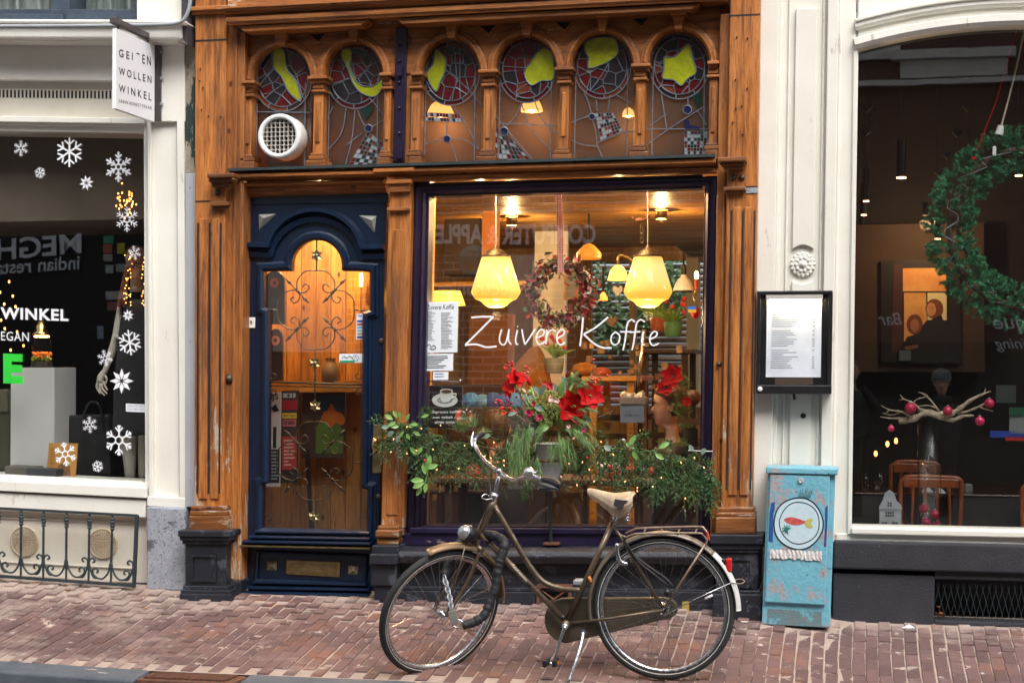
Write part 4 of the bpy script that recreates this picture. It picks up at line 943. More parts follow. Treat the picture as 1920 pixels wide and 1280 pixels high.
# arched head
def archy(x): t = (x - 1925) / 320; return 47 + 45 * t * t
m = MB(); xsn = [1605 + 20 * i for i in range(30)]
for a, b in zip(xsn, xsn[1:]): m.poly([(a, -90), (b, -90), (b, archy(b)), (a, archy(a))], -.01, .12)
rbx(m, (1570, -90, 1604, 1003), -.01, .12); hd = part('window_head', m, W, rt)
for off, dep, wd in ((2, .05, .07), (-34, .035, .05), (-46, .05, .03)):
    pts = [P(x, archy(x) + off, -.01) for x in range(1605, 2206, 15)]
    m = MB(); m.sweep(pts, [(0, .0), (0, -dep * .6), (wd * .3, -dep), (wd * .8, -dep), (wd, 0)]); part('arch_moulding', m, W, hd, smooth=False)
m = MB(); m.sweep([P(*q_, -.01) for q_ in ((1597, 1000), (1608, 96))], [(0, .06), (0, -.02), (.02, -.02), (.03, 0), (.03, .06)]); part('side_bead', m, W, hd)
m = MB(); m.box((1596, 996, 2300, 1009), -.05, .2, 'r'); m.box((1567, 1007, 2300, 1024), -.02, .2, 'r'); part('window_sill', m, W, rt, bevel=.008)
part('restaurant_pane', MB().prism([P(*q_, .06) for q_ in ((1594, 20), (2250, 20), (2250, 1010), (1592, 1004))], .006), M['glass'], rt)
ap = M['plinth']
m = MB(); m.box((1562, 1022, 2300, 1076), -.075, .3, 'r'); part('stone_sill', m, ap, rt, bevel=.012)
m = MB(); m.box((1561, 1076, 1752, 1178), -.045, .3, 'r'); m.box((1752, 1076, 2300, 1093), -.045, .3, 'r'); m.box((1752, 1172, 2300, 1190), -.045, .3, 'r'); m.box((2200, 1076, 2300, 1180), -.045, .3, 'r'); part('plinth', m, ap, rt, bevel=.008)
part('vent_recess', MB().box((1740, 1085, 2300, 1185), .25, .3, 'r'), M['ink'], rt)
m = MB()
for k in range(46):
    x = 1756 + k * 6
    m.tube([P(x, 1094, -.02), P(x - 20 if k % 2 else x + 20, 1172, -.02)], .0012, 3)
part('wire_mesh', m, M['iron'], rt)
part('wall_above_front', MB().wbox((P(1430, 0, 0).x, -.01, P(1700, -60, 0).z), (3.4, .5, 11)), M['white'], rt)
part('wall_beside_front', MB().wbox((2.2, -.02, -.1), (3.4, .5, 6)), M['white'], rt)
# dead leaves in the vent
lv = MB(); r2 = random.Random(5)
for k in range(90):
    x = 1756 + abs(r2.gauss(0, 45)) if k < 60 else r2.uniform(1756, 1915); y = 1170 - (r2.random() ** 2) * max(0, 40 - (x - 1756) * .8)
    c = P(x, y, .0 + r2.uniform(-.01, .08)); a = [Vector((r2.uniform(-1, 1), r2.uniform(-1, 1), r2.uniform(-.6, .6))) * .016 for _ in range(4)]
    lv.add([c + a[0], c + a[1], c + a[2], c + a[3]], [(0, 1, 2), (0, 2, 3)])
o = part('fallen_leaves', lv, pm('dead_leaf', (.30,.09,.03), (.16,.05,.02), 30, .8), None, stuff=True); o['label'] = 'rusty brown dead leaves drifted in the cellar vent of the restaurant'; o['category'] = 'leaves'
zR = P(1750, 1003, 0).z
XRl = P(1580, 500, .2).x
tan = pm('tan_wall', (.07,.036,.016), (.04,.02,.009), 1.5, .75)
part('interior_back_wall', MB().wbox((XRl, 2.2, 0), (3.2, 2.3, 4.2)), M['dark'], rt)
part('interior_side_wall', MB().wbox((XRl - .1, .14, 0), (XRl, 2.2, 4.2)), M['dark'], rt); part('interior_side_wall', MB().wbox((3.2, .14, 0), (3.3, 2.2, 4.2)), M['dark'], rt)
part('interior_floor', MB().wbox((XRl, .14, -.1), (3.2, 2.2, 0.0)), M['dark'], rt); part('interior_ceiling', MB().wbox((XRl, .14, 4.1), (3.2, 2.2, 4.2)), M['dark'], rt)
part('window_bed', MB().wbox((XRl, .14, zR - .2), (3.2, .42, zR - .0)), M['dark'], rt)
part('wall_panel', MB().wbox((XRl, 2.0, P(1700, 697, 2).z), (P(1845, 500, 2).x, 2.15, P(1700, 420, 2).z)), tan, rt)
# menu case
mc = thing('menu_case', 'black glazed menu case with a lamp over the white menu, on the white pilaster', 'menu case', P(1488, 737, -.15))
YM = -.17
def mb_(b, yf, yb): return MB().box(b, yf, yb, 'r')
m = MB(); m.box((1419, 547, 1425, 735), YM, -.056, 'r'); m.box((1552, 547, 1560, 735), YM, -.056, 'r'); m.box((1419, 545, 1561, 552), YM - .003, -.056, 'r'); m.box((1418, 722, 1559, 738), YM - .003, -.056, 'r'); part('case', m, M['black'], mc, bevel=.004)
part('backing', mb_((1424, 551, 1553, 723), YM + .04, YM + .05), M['black'], mc)
part('menu_sheet', mb_((1437, 560, 1540, 707), YM + .034, YM + .037), pm('menu_paper', (.80,.82,.90), rough=.8), mc)
m = MB(); r3 = random.Random(3)
for y in [578 + 4.1 * k for k in range(28)]:
    if 612 < y < 618 or 650 < y < 655: continue
    w_ = r3.uniform(18, 52) ; x0 = 1448 - (y - 578) * .03
    m.box((x0, y, x0 + w_, y + 1.2), YM + .0325, YM + .033, 'r')
    if r3.random() > .3: m.box((1524 - (y - 578) * .02, y, 1529 - (y - 578) * .02, y + 1.2), YM + .0325, YM + .033, 'r')
part('print', m, M['greyink'], mc, stuff=True)
part('lamp_hood', mb_((1436, 552, 1543, 561), YM + .0, YM + .035), pm('beige_metal', (.5,.47,.42), rough=.4), mc, bevel=.003)
m = MB(); m.tube([P(1444, 564, YM + .012), P(1536, 564.5, YM + .012)], .008, 8); part('lamp_tube', m, emit('menu_lamp', (1, .86, .58), 42), mc)
part('key_knob', MB().lathe(P(1425, 729, YM - .004), [(.014, 0), (.014, -.004), (.011, -.007), (0, -.007)], 14, 'Y'), M['white_p'], mc, smooth=True)
part('bottom_label', mb_((1453, 707, 1524, 721), YM + .036, YM + .039), pm('dark_copper', (.09,.06,.045), rough=.4), mc)
part('case_glass', mb_((1425, 552, 1552, 722), YM + .002, YM + .005), M['glass_c'], mc)
part('cable_stub', MB().tube([P(1488, 738, -.12), P(1489, 742, -.12), P(1490, 749, -.12)], .008, 6), M['black'], mc)
# blue cabinet
bl = thing('street_cabinet', 'sky blue steel street cabinet with flaking paint and a painted fish plate', 'cabinet', P(1495, 1162, -.2))
cy_ = pm('flaking_sky_blue', (.165,.43,.53), (.13,.36,.46), 7, .5, bump=.5, bsc=40, spot=((.32,.31,.33), .55, 7.5), spot2=((.05,.15,.19), .68, 34))
YC = -.30
def cab(mb, pts, yf, yb): mb.poly(pts, yf, yb)
m = MB(); cab(m, [(1440, 884), (1566, 886), (1556, 1176), (1428, 1170)], YC, -.05); part('housing', m, cy_, bl, bevel=.006)
m = MB(); cab(m, [(1436, 875), (1571, 879), (1571, 890), (1436, 887)], YC - .03, -.04); part('lid', m, cy_, bl, bevel=.006)
m = MB(); cab(m, [(1444, 889), (1556, 892), (1547, 1134), (1434, 1128)], YC - .022, YC - .001); dd = part('door', m, cy_, bl, bevel=.005)
m = MB(); cab(m, [(1440, 1141), (1541, 1146), (1540, 1175), (1438, 1169)], YC - .004, YC - .001); part('bare_foot', m, pm('bare_foot_metal', (.16,.17,.17), (.09,.22,.26), 20, .7, bump=.4, spot=((.14,.36,.45), .56, 12)), bl)
part('lock', MB().lathe(P(1501, 901, YC - .023), [(.017, 0), (.015, -.006), (.007, -.008), (0, -.004)], 12, 'Y'), M['zinc'], dd)
YP = YC - .0235
def ringp(cx, cy, r0, r1, mat, y, nm, ry=1.0):
    n = 40; m = MB(); vs = []
    for k in range(n):
        a = 2 * math.pi * k / n; wv = 1 + .012 * math.sin(5 * a + r0); vs.append(P(cx + r0 * wv * math.cos(a), cy + r0 * wv * ry * math.sin(a), y)); vs.append(P(cx + r1 * wv * math.cos(a), cy + r1 * wv * ry * math.sin(a), y))
    m.add(vs, [(2 * k, 2 * k + 1, (2 * k + 3) % (2 * n), (2 * k + 2) % (2 * n)) for k in range(n)]); part(nm, m, mat, dd)
ringp(1497, 981, 0.1, 46, pm('painted_plate', (.42,.60,.68), (.52,.66,.70), 26, .6), YP, 'painted_plate', 1.05)
inkb = pm('navy_brush_paint', (.01,.016,.03), rough=.5); ringp(1497, 981, 45, 47.5, inkb, YP - .0006, 'plate_line', 1.05); ringp(1499, 980, 36.5, 38.3, inkb, YP - .0006, 'plate_line', 1.05)
for r_ in (12, 19, 26, 32): ringp(1499, 984, r_, r_ + 1.6, pm('pale_swirl', (.62,.70,.74), rough=.6), YP - .0005, 'swirl')
m = MB(); f_ = cat([(1470, 974), (1480, 969), (1494, 971), (1510, 976), (1520, 971), (1518, 978), (1522, 985), (1509, 981), (1496, 984), (1481, 982)], 4, True)
m.add([P(v.x, v.y, YP - .0012) for v in f_[:]], [tuple(range(len(f_)))]); part('painted_fish', m, pm('fish_red', (.42,.05,.05), (.55,.12,.10), 60, .6), dd)
m = MB(); f_ = cat([(1509, 979), (1516, 972), (1524, 974), (1520, 980), (1524, 988), (1513, 988)], 4, True); m.add([P(v.x, v.y, YP - .0016) for v in f_], [tuple(range(len(f_)))]); part('painted_lemon', m, pm('lemon_paint', (.5,.48,.12), rough=.6), dd)
m = MB()
for a in (20, 50, 85, 120, 160, 200, 245, 290):
    m.tube([P(1475, 992, YP - .001), P(1475 + 9 * math.cos(R(a)), 992 - 10 * math.sin(R(a)), YP - .001)], [.006, .002], 4)
part('painted_parsley', m, pm('parsley_paint', (.01,.20,.17), rough=.6), dd)
m = MB()
for k in range(9): m.tube([P(1509 + (k - 4) * 2.5, 932, YP), P(1509 + (k - 4) * 3.2 + 2, 920 - (k % 3) * 3, YP)], [.004, .001], 4)
part('painted_herb', m, pm('herb_paint', (.04,.17,.20), rough=.6), dd)
kb = pm('cobalt_brush', (.012,.05,.20), (.02,.08,.28), 40, .6)
m = MB(); m.add([P(x, y, YP) for x, y in ((1446, 942), (1453, 940), (1452, 958), (1450, 962), (1449, 1016), (1441, 1014), (1443, 962))], [tuple(range(7))]); part('painted_fork', m, kb, dd)
m = MB(); m.add([P(x, y, YP) for x, y in ((1547, 952), (1552, 946), (1552, 968), (1549, 1025), (1545, 1024), (1547, 985))], [tuple(range(6))]); part('painted_knife', m, kb, dd)
# torn paper strip
m = MB(); n = 26; r4 = random.Random(2); up, dn = [], []
for k in range(n + 1):
    x = 1443 + (1541 - 1443) * k / n; up.append((x, 1029 + 4 * k / n + r4.uniform(-1.2, 1))); dn.append((x, 1046 + 4 * k / n + r4.uniform(-2, 2)))
vs = [P(*up[k], YP - .004 - .004 * (k % 2)) for k in range(n + 1)] + [P(up[k][0], (up[k][1] + dn[k][1]) / 2, YP - .003 - .006 * r4.random()) for k in range(n + 1)] + [P(*dn[k], YP - .003 - .005 * ((k + 1) % 2)) for k in range(n + 1)]
m.add(vs, [(k, k + 1, n + 2 + k, n + 1 + k) for k in range(n)] + [(n + 1 + k, n + 2 + k, 2 * n + 3 + k, 2 * n + 2 + k) for k in range(n)]); part('torn_paper', m, pm('creased_paper', (.66,.64,.63), (.5,.48,.47), 40, .8, bump=.5), dd)
# round white fan vent
fv = thing('fan_vent', 'round white extractor fan with a square grid, in the leftmost wooden arch', 'fan vent', P(527, 300, -.05))
cb = P(531, 258, .03); cf = P(523, 255, -.10); rr = .137
m = MB(); ax = Vector((0, 1, 0)); c0 = Vector((cf.x, 0, cf.z))
m.lathe(c0, [(rr * .985, .04), (rr, -.09), (rr * .97, -.108), (rr * .80, -.108), (rr * .78, -.09), (rr * .78, -.02)], 36, 'Y'); part('drum', m, M['white_p'], fv, smooth=True)
part('duct', MB().lathe(c0, [(rr * .78, -.03), (0, -.03)], 30, 'Y'), M['ink'], fv)
m = MB(); h = rr * .79
for k in range(-3, 4):
    t = k * h / 4; e = math.sqrt(h * h - t * t)
    m.wbox((c0.x + t - .002, -.090, c0.z - e), (c0.x + t + .002, -.062, c0.z + e)); m.wbox((c0.x - e, -.0895, c0.z + t - .002), (c0.x + e, -.0625, c0.z + t + .002))
part('grid', m, pm('beige_plastic', (.55,.52,.47), rough=.4), fv)
# litter on the paving
r6 = random.Random(9); lm = pm('yellow_leaf', (.5,.28,.06), (.3,.12,.04), 40, .7)
for x, y in ((128, 1106), (150, 1117), (272, 1141), (271, 1116), (197, 1101), (65, 1095)):
    p = P(x, y, 0); 
    X, Y = None, None
    d = ray(x, y); t = 8.5
    for _ in range(30):
        q_ = CAM + d * t; t -= (zg(q_.x, q_.y) - q_.z) * -4 if False else 0; 
        f = lambda tt: (CAM + d * tt).z - zg((CAM + d * tt).x, (CAM + d * tt).y)
        t = t - f(t) / ((f(t + .01) - f(t)) / .01)
    q_ = CAM + d * t; m = MB(); a = r6.uniform(0, 3)
    vs = [q_ + Vector((math.cos(a + k * 1.05) * (.022 if k % 3 == 0 else .011), math.sin(a + k * 1.05) * (.022 if k % 3 == 0 else .011), .004 + .004 * (k % 2))) for k in range(6)]
    m.add(vs + [q_ + Vector((0, 0, .003))], [(k, (k + 1) % 6, 6) for k in range(6)]); single('fallen_leaf', m, lm, 'small dead leaf on the paving, ' + {128: 'largest one under the second bar of the iron railing', 150: 'just below the one under the railing', 272: 'yellow one alone on bare bricks before the granite block', 197: 'right under the last railing bar', 65: 'leftmost, under the first railing bars'}.get(x, 'at the foot of the granite block'), 'leaf', 'dead leaves on the pavement')
def gpt(x, y):
    d = ray(x, y); t = 8.5
    for _ in range(20):
        f = lambda tt: (CAM + d * tt).z - zg((CAM + d * tt).x, (CAM + d * tt).y)
        t = t - f(t) / ((f(t + .01) - f(t)) / .01)
    return CAM + d * t
q_ = gpt(1396, 1167); single('cigarette_butt', MB().tube([q_ + Vector((-.02, 0, .006)), q_ + Vector((.02, -.005, .006))], .004, 7), pm('filter_paper', (.6,.42,.25), (.8,.75,.7), 60, .8), 'cigarette end on the bricks beside the blue cabinet', 'cigarette end')
q_ = gpt(1703, 1178); m = MB().add([q_ + Vector((-.035, 0, .004)), q_ + Vector((0, -.03, .006)), q_ + Vector((.04, .004, .004)), q_ + Vector((.005, .03, .02))], [(0, 1, 2), (0, 2, 3)]); single('plastic_scrap', m, M['paper'], 'pale crumpled scrap of plastic at the foot of the anthracite base', 'litter')

# ================================================================ OPPOSITE SIDE OF THE STREET (mirrored in the panes)
YO = -13.2
op = thing('opposite_house', 'brick house across the street seen mirrored in the shop panes', 'building', (-3, YO, RZ))
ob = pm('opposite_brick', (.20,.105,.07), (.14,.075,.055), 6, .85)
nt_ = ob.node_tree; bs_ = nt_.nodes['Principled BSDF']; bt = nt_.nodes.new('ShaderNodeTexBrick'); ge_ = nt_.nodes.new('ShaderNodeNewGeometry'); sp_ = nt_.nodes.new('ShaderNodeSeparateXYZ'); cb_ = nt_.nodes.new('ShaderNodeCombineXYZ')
nt_.links.new(ge_.outputs['Position'], sp_.inputs[0]); nt_.links.new(sp_.outputs[0], cb_.inputs[0]); nt_.links.new(sp_.outputs[2], cb_.inputs[1]); nt_.links.new(cb_.outputs[0], bt.inputs['Vector'])
bt.inputs['Color1'].default_value = (.20,.10,.065,1); bt.inputs['Color2'].default_value = (.15,.075,.05,1); bt.inputs['Mortar'].default_value = (.55,.52,.47,1)
bt.inputs['Scale'].default_value = 1; bt.inputs['Brick Width'].default_value = .30; bt.inputs['Row Height'].default_value = .105; bt.inputs['Mortar Size'].default_value = .010
nt_.links.new(bt.outputs[0], bs_.inputs['Base Color'])
part('facade', MB().wbox((-16.5, YO - .3, RZ), (-7.3, YO, 13)), M['shade_white'], op)
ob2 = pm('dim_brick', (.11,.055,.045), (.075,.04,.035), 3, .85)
xo = P(1400, 640, .11 - YO).x
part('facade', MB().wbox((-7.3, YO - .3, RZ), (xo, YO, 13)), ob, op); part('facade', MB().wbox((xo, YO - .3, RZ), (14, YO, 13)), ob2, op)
def OX(px): return P(px, 640, 2 * .055 - YO).x
def OZ(py, px=960): return P(px, py, 2 * .055 - YO).z
def opp(b, th, mat, nm, par, sys='c', y=0):
    (x0, y0, x1, y1) = b
    part(nm, MB().wbox((OX(x0), YO + y, OZ(y1, (x0 + x1) / 2)), (OX(x1), YO + y + th, OZ(y0, (x0 + x1) / 2))), mat, par)
OW = pm('opposite_white_paint', (.62,.60,.56), rough=.5); dk = M['dark']
opp((-120, 250, 272, 1300), .04, dk, 'dark_shopfront', op); opp((500, 660, 700, 1300), .04, dk, 'dark_shopfront', op); opp((1080, 480, 1330, 1300), .04, dk, 'dark_shopfront', op)
opp((1580, 640, 2100, 1300), .04, dk, 'dark_shopfront', op)
opp((955, 480, 1010, 1300), .1, OW, 'pier', op); opp((770, 400, 1340, 472), .08, pm('fascia_brown', (.05,.03,.02)), 'sign_fascia', op)
for b_, c_ in (((196, 443, 214, 457), (.05,.35,.2)), ((196, 459, 212, 475), (.5,.12,.05)), ((222, 456, 236, 476), (.6,.5,.04)), ((196, 477, 212, 490), (.4,.38,.33)), ((199, 497, 214, 512), (.4,.45,.42)), ((220, 495, 236, 509), (.4,.45,.42)), ((199, 547, 240, 562), (.5,.5,.48)), ((202, 566, 224, 583), (.4,.15,.12)), ((184, 610, 195, 634), (.35,.45,.55))): opp(b_, .06, pm('notice', c_), 'window_notice', op)
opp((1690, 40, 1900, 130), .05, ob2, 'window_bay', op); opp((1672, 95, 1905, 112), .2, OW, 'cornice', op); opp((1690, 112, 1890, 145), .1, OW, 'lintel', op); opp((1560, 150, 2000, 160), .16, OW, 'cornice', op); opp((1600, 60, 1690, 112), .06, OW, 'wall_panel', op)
opp((2000, -200, 2300, 500), .05, OW, 'wall_panel', op)
for y in (-140, -420): opp((-100, y, 2100, y + 26), .14, OW, 'cornice', op)
for x in (100, 420, 740, 1100, 1480, 1850):
    opp((x, -110, x + 130, 40 if x < 1480 else 20), .06, dk, 'window', op)
    opp((x - 12, -390, x + 142, -190), .05, OW, 'window_frame', op); opp((x, -380, x + 130, -200), .08, dk, 'window', op)
part('facade_left', MB().wbox((-34, YO - .3, RZ), (-16.5, YO, 12)), ob, op); part('facade_right', MB().wbox((14, YO - .3, RZ), (26, YO, 12)), ob, op)
def mirrored(mb, t, b, bold=.0, shear=0, tl=0):
    x0, y0, x1, y1 = b
    def f(x, y): v = P(x, y, 2 * .055 - YO - .12); return Vector((v.x, 2 * .055 - v.y, v.z))
    text(mb, t, (x1, y0 - tl), (x0, y0 + tl), (x1, y1 - tl), (x0, y1 + tl), f, bold=bold, shear=shear)
ltm = pm('sign_letter_white', (.80,.82,.84), rough=.4)
sgn = thing('restaurant_sign', 'white letters of an Indian restaurant sign mirrored in the left shop pane', 'sign', (-10, YO + .1, 1.5))
m = MB(); v_ = MB(); mirrored(m, 'MEGHN', (-55, 445, 151, 483), .02, 0, 9)
part('lettering', m, ltm, sgn)
m = MB(); mirrored(m, 'indian restau', (-25, 484, 148, 510), .01, 0, 5); part('lettering', m, ltm, sgn)
sgn = thing('computer_shop_sign', 'white letters of a computer shop sign mirrored in the coffee house pane', 'sign', (-5, YO + .1, 1.5))
m = MB(); mirrored(m, 'COMPUTER & APPLE RE', (770, 420, 1116, 458), .035); part('lettering', m, pm('sign_letter_tall', (.9,.9,.9), rough=.4), sgn)
def mq_(x, y): v = P(x, y, 2 * .055 - YO - .12); return Vector((v.x, 2 * .055 - v.y, v.z))
m = MB(); m.tube([mq_(889 + 24 * math.cos(a * .3307), 490 + 24 * math.sin(a * .3307)) for a in range(19)], .05, 6, closed=True)
for px_ in ((880, 474, 880, 484), (898, 474, 898, 484), (889, 498, 889, 514)): m.tube([mq_(*px_[:2]), mq_(*px_[2:])], .06, 6)
m.tube([mq_(889, 484), mq_(889, 500)], [.30, .16], 10); part('plug_emblem', m, pm('teal', (.02,.35,.40)), sgn)
m = MB(); mirrored(m, 'Electronica', (818, 524, 978, 554), .02); part('lettering', m, ltm, sgn)
sgn = thing('bar_sign', 'white italic letters of a bar sign mirrored in the restaurant pane', 'sign', (.6, YO + .1, 1.5))
m = MB(); mirrored(m, 'Bar', (1647, 586, 1692, 609), 0, .35); mirrored(m, 'que', (1862, 598, 1925, 625), 0, .35); mirrored(m, 'ining', (1864, 636, 1925, 660), 0, .35); part('lettering', m, ltm, sgn)
# ================================================================ INSIDE THE COFFEE HOUSE
def wx(px, Y, py=640): return P(px, py, Y).x
def wz(py, Y, px=960): return P(px, py, Y).z
x0, x1 = wx(420, .2), wx(1372, .2); ZC = 2.62; YB = 6.6
fl_ = pm('dark_floor', (.05,.03,.02), (.03,.02,.015), 4, .4)
# back wall with a garden opening
gx0, gx1, gz0, gz1 = wx(1108, YB), wx(1400, YB), wz(760, YB), wz(492, YB)
m = MB(); m.wbox((x0 - .8, YB, 0), (gx0, YB + .12, ZC)); m.wbox((gx0, YB, 0), (x1 + .5, YB + .12, gz0)); m.wbox((gx0, YB, gz1), (x1 + .5, YB + .12, ZC))
parts('interior_back_wall', m, M['plank_v'], cof)
m = MB(); m.wbox((x1 + .0, .16, 0), (x1 + .1, 3.6, ZC)); part('interior_side_wall', m, M['plank_v'], cof)
m = MB(); m.wbox((x0 - .1, .16, 0), (x0, YB, ZC)); part('interior_side_wall', m, M['plank_v'], cof)
m = MB(); m.wbox((x0, .14, .10), (x1 + .8, YB, .16)); part('interior_floor', m, fl_, cof)
for k in range(40):
    ya = .42 + k * .156
    part('ceiling_board', MB().wbox((x0, ya, ZC), (x1 + .6, ya + .138, ZC + .02)), M['plank_in'], cof, bevel=.004)
part('ceiling_deck', MB().wbox((x0 - .5, .3, ZC + .022), (x1 + .6, YB + .1, ZC + .06)), M['dark'], cof)
part('fanlight_wall', MB().wbox((x0, .42, ZC + .065), (x1, .5, 3.8)), pm('fanlight_boards', (.42,.30,.19), (.33,.23,.14), 3, .6), cof)
part('fanlight_bed', MB().wbox((x0, .13, 2.585), (x1, .42, 2.60)), M['plank_in'], cof); part('fanlight_lid', MB().wbox((x0, .10, 3.62), (x1, .5, 3.7)), M['dark'], cof)
part('partition_post', MB().box((750, 340, 790, 1000), .09, .35), M['plank_v'], cof)
# amber lobby behind the door
m = MB()
for k in range(12):
    xa = wx(455, .95) + k * .105; m = MB().wbox((xa, .95, .2), (xa + .100, .97, ZC)); part('lobby_board', m, M['plank_v'], cof, bevel=.003)
part('lobby_side', MB().wbox((wx(737, .5), .14, .2), (wx(737, .5) + .05, .95, ZC)), M['plank_v'], cof)
lob = emit('lobby_lamp_tube', (1, .50, .10), 9)
ll = single('lobby_lamp', MB().tube([P(677, 512, .88), P(677, 537, .88)], .012, 8), lob, 'thin glowing amber tube lamp seen through the top right of the door glass', 'lamp')
def poster(b, Y, mat, label, deco=None):
    o = thing('poster', label, 'poster', P((b[0] + b[2]) / 2, b[3], Y)); part('sheet', MB().box(b, Y, Y + .006), mat, o)
    if deco: deco(o, Y)
    return o
def lines(o, Y, b, n, mat, seed=1, frac=(.4, 1), h=.45):
    r = random.Random(seed); m = MB(); dy = (b[3] - b[1]) / n
    for k in range(n):
        w_ = (b[2] - b[0]) * r.uniform(*frac); y = b[1] + dy * k; m.box((b[0], y, b[0] + w_, y + dy * h), Y - .0012, Y - .0004)
    part('print', m, mat, o, stuff=True)
pmat = lambda n, c, r=.6: pm(n, c, tuple(k * .9 for k in c), 6, r)
def d1(o, Y):
    m = MB(); tbox(m, 'BIJS', (500, 738, 522, 752), Y - .001, bold=.03); m.poly([(508, 765), (516, 757), (524, 770), (514, 772)], Y - .002, Y - .001); m.box((512, 800, 518, 840), Y - .002, Y - .001); m.box((503, 842, 524, 905), Y - .0016, Y - .001); part('print', m, M['ink'], o, stuff=True); lines(o, Y - .002, (504, 846, 524, 902), 9, M['greyink'], 3, (.7, 1))
poster((500, 735, 526, 912), .40, pmat('poster_white', (.52,.50,.48)), 'pale concert poster with a black figure, leftmost behind the door glass', d1)
def d2(o, Y):
    m = MB(); tbox(m, 'DEC 20 20', (531, 737, 554, 745), Y - .001, bold=.02); part('print', m, M['paper'], o, stuff=True)
    for (b, c, t) in (((529, 750, 557, 768), (.25, .01, .03), 'DE 12'), ((529, 774, 556, 784), (.55, .40, .03), 'NEW YEAR'), ((530, 786, 555, 799), (.45, .12, .14), 'DECEMBER'), ((529, 818, 556, 880), (.35, .035, .03), '')):
        part('colour_band', MB().box(b, Y - .0016, Y - .0004), pmat('band', c), o)
        if t: m = MB(); tbox(m, t, (b[0] + 2, b[1] + 3, b[2] - 2, b[3] - 3), Y - .0022, bold=.02); part('print', m, M['ink'] if c[0] > .3 else M['red_p'], o, stuff=True)
    lines(o, Y - .0016, (532, 824, 553, 876), 8, pmat('pinkprint', (.6,.35,.3)), 5)
poster((527, 732, 559, 905), .46, pmat('poster_black', (.03,.022,.02)), 'black festival poster with dark red and yellow bands, behind the door glass', d2)
def d3(o, Y):
    m = MB(); m.add([P(v.x, v.y, Y - .001) for v in cat([(606, 775), (615, 768), (622, 756), (630, 770), (642, 776), (644, 795), (600, 800)], 4, True)], [tuple(range(28))]); part('orange_shape', m, pmat('orangepaint', (.55,.17,.02)), o)
    m = MB(); m.poly([(592, 800), (606, 785), (618, 805), (632, 790), (643, 806), (643, 850), (592, 850)], Y - .0022, Y - .0015); part('green_shape', m, pmat('greenpaint', (.10,.22,.03)), o)
    part('blue_shape', MB().box((594, 742, 645, 770), Y - .0005, Y - .0001), pmat('bluepaint', (.02,.09,.25)), o)
poster((566, 735, 646, 858), .80, pmat('poster_dark', (.06,.04,.03)), 'colourful orange, green and blue painting on the lobby wall behind the door', d3)
m = MB(); m.poly([(571, 840), (579, 840), (586, 995), (580, 995)], .70, .72); single('umbrella', m, M['black'], 'dark furled umbrella leaning in the lobby behind the door glass', 'umbrella', bevel=.003)
def surfboard(b, lab, g):
    x0_, y0_, x1_, y1_ = b; pts = [(x0_, y1_), (x0_, y0_ + 18)] + [((x0_ + x1_) / 2 + (x1_ - x0_) / 2 * math.cos(R(a)), y0_ + 18 - 18 * math.sin(R(a))) for a in range(165, 0, -15)] + [(x1_, y0_ + 18), (x1_, y1_)]
    o = thing('wooden_board', lab, 'board', P((x0_ + x1_) / 2, y1_, .25)); part('panel', MB().poly(pts, .20, .23), M['plank_dark'], o, bevel=.004)
    c = P((x0_ + x1_) / 2, y0_ + 22, .195); part('emblem', MB().lathe(c, [(.03, 0), (.03, -.004), (.012, -.004), (.012, 0)], 16, 'Y'), pmat('emblem_orange', (.6,.12,.02)), o); return o
M['plank_dark'] = pm('dark_stained_board', (.035,.016,.010), (.05,.022,.014), 8, .35, st=(1, 1, .1))
o = surfboard((496, 508, 533, 608), 'dark round-topped board with an orange ring, upper left in the door glass', 0)
m = MB(); tbox(m, 'terra', (501, 556, 530, 570), .198, shear=.2); part('lettering', m, M['twig'], o)
surfboard((504, 616, 529, 714), 'dark pointed board with an orange flame, lower left in the door glass', 0)
m = MB(); c = P(620, 700, .7); m.lathe(c + Vector((0, 0, -.07)), [(.04, 0), (.06, .02), (.062, .09), (.045, .13), (.03, .15), (.035, .17)], 14); single('cloth_sack', m, pmat('sackcloth', (.16,.12,.07)), 'small tied cloth sack on the lobby ledge, behind the door grille', 'sack', smooth=True)
part('lobby_ledge', MB().box((500, 714, 700, 735), .66, .94), M['plank_in'], cof)

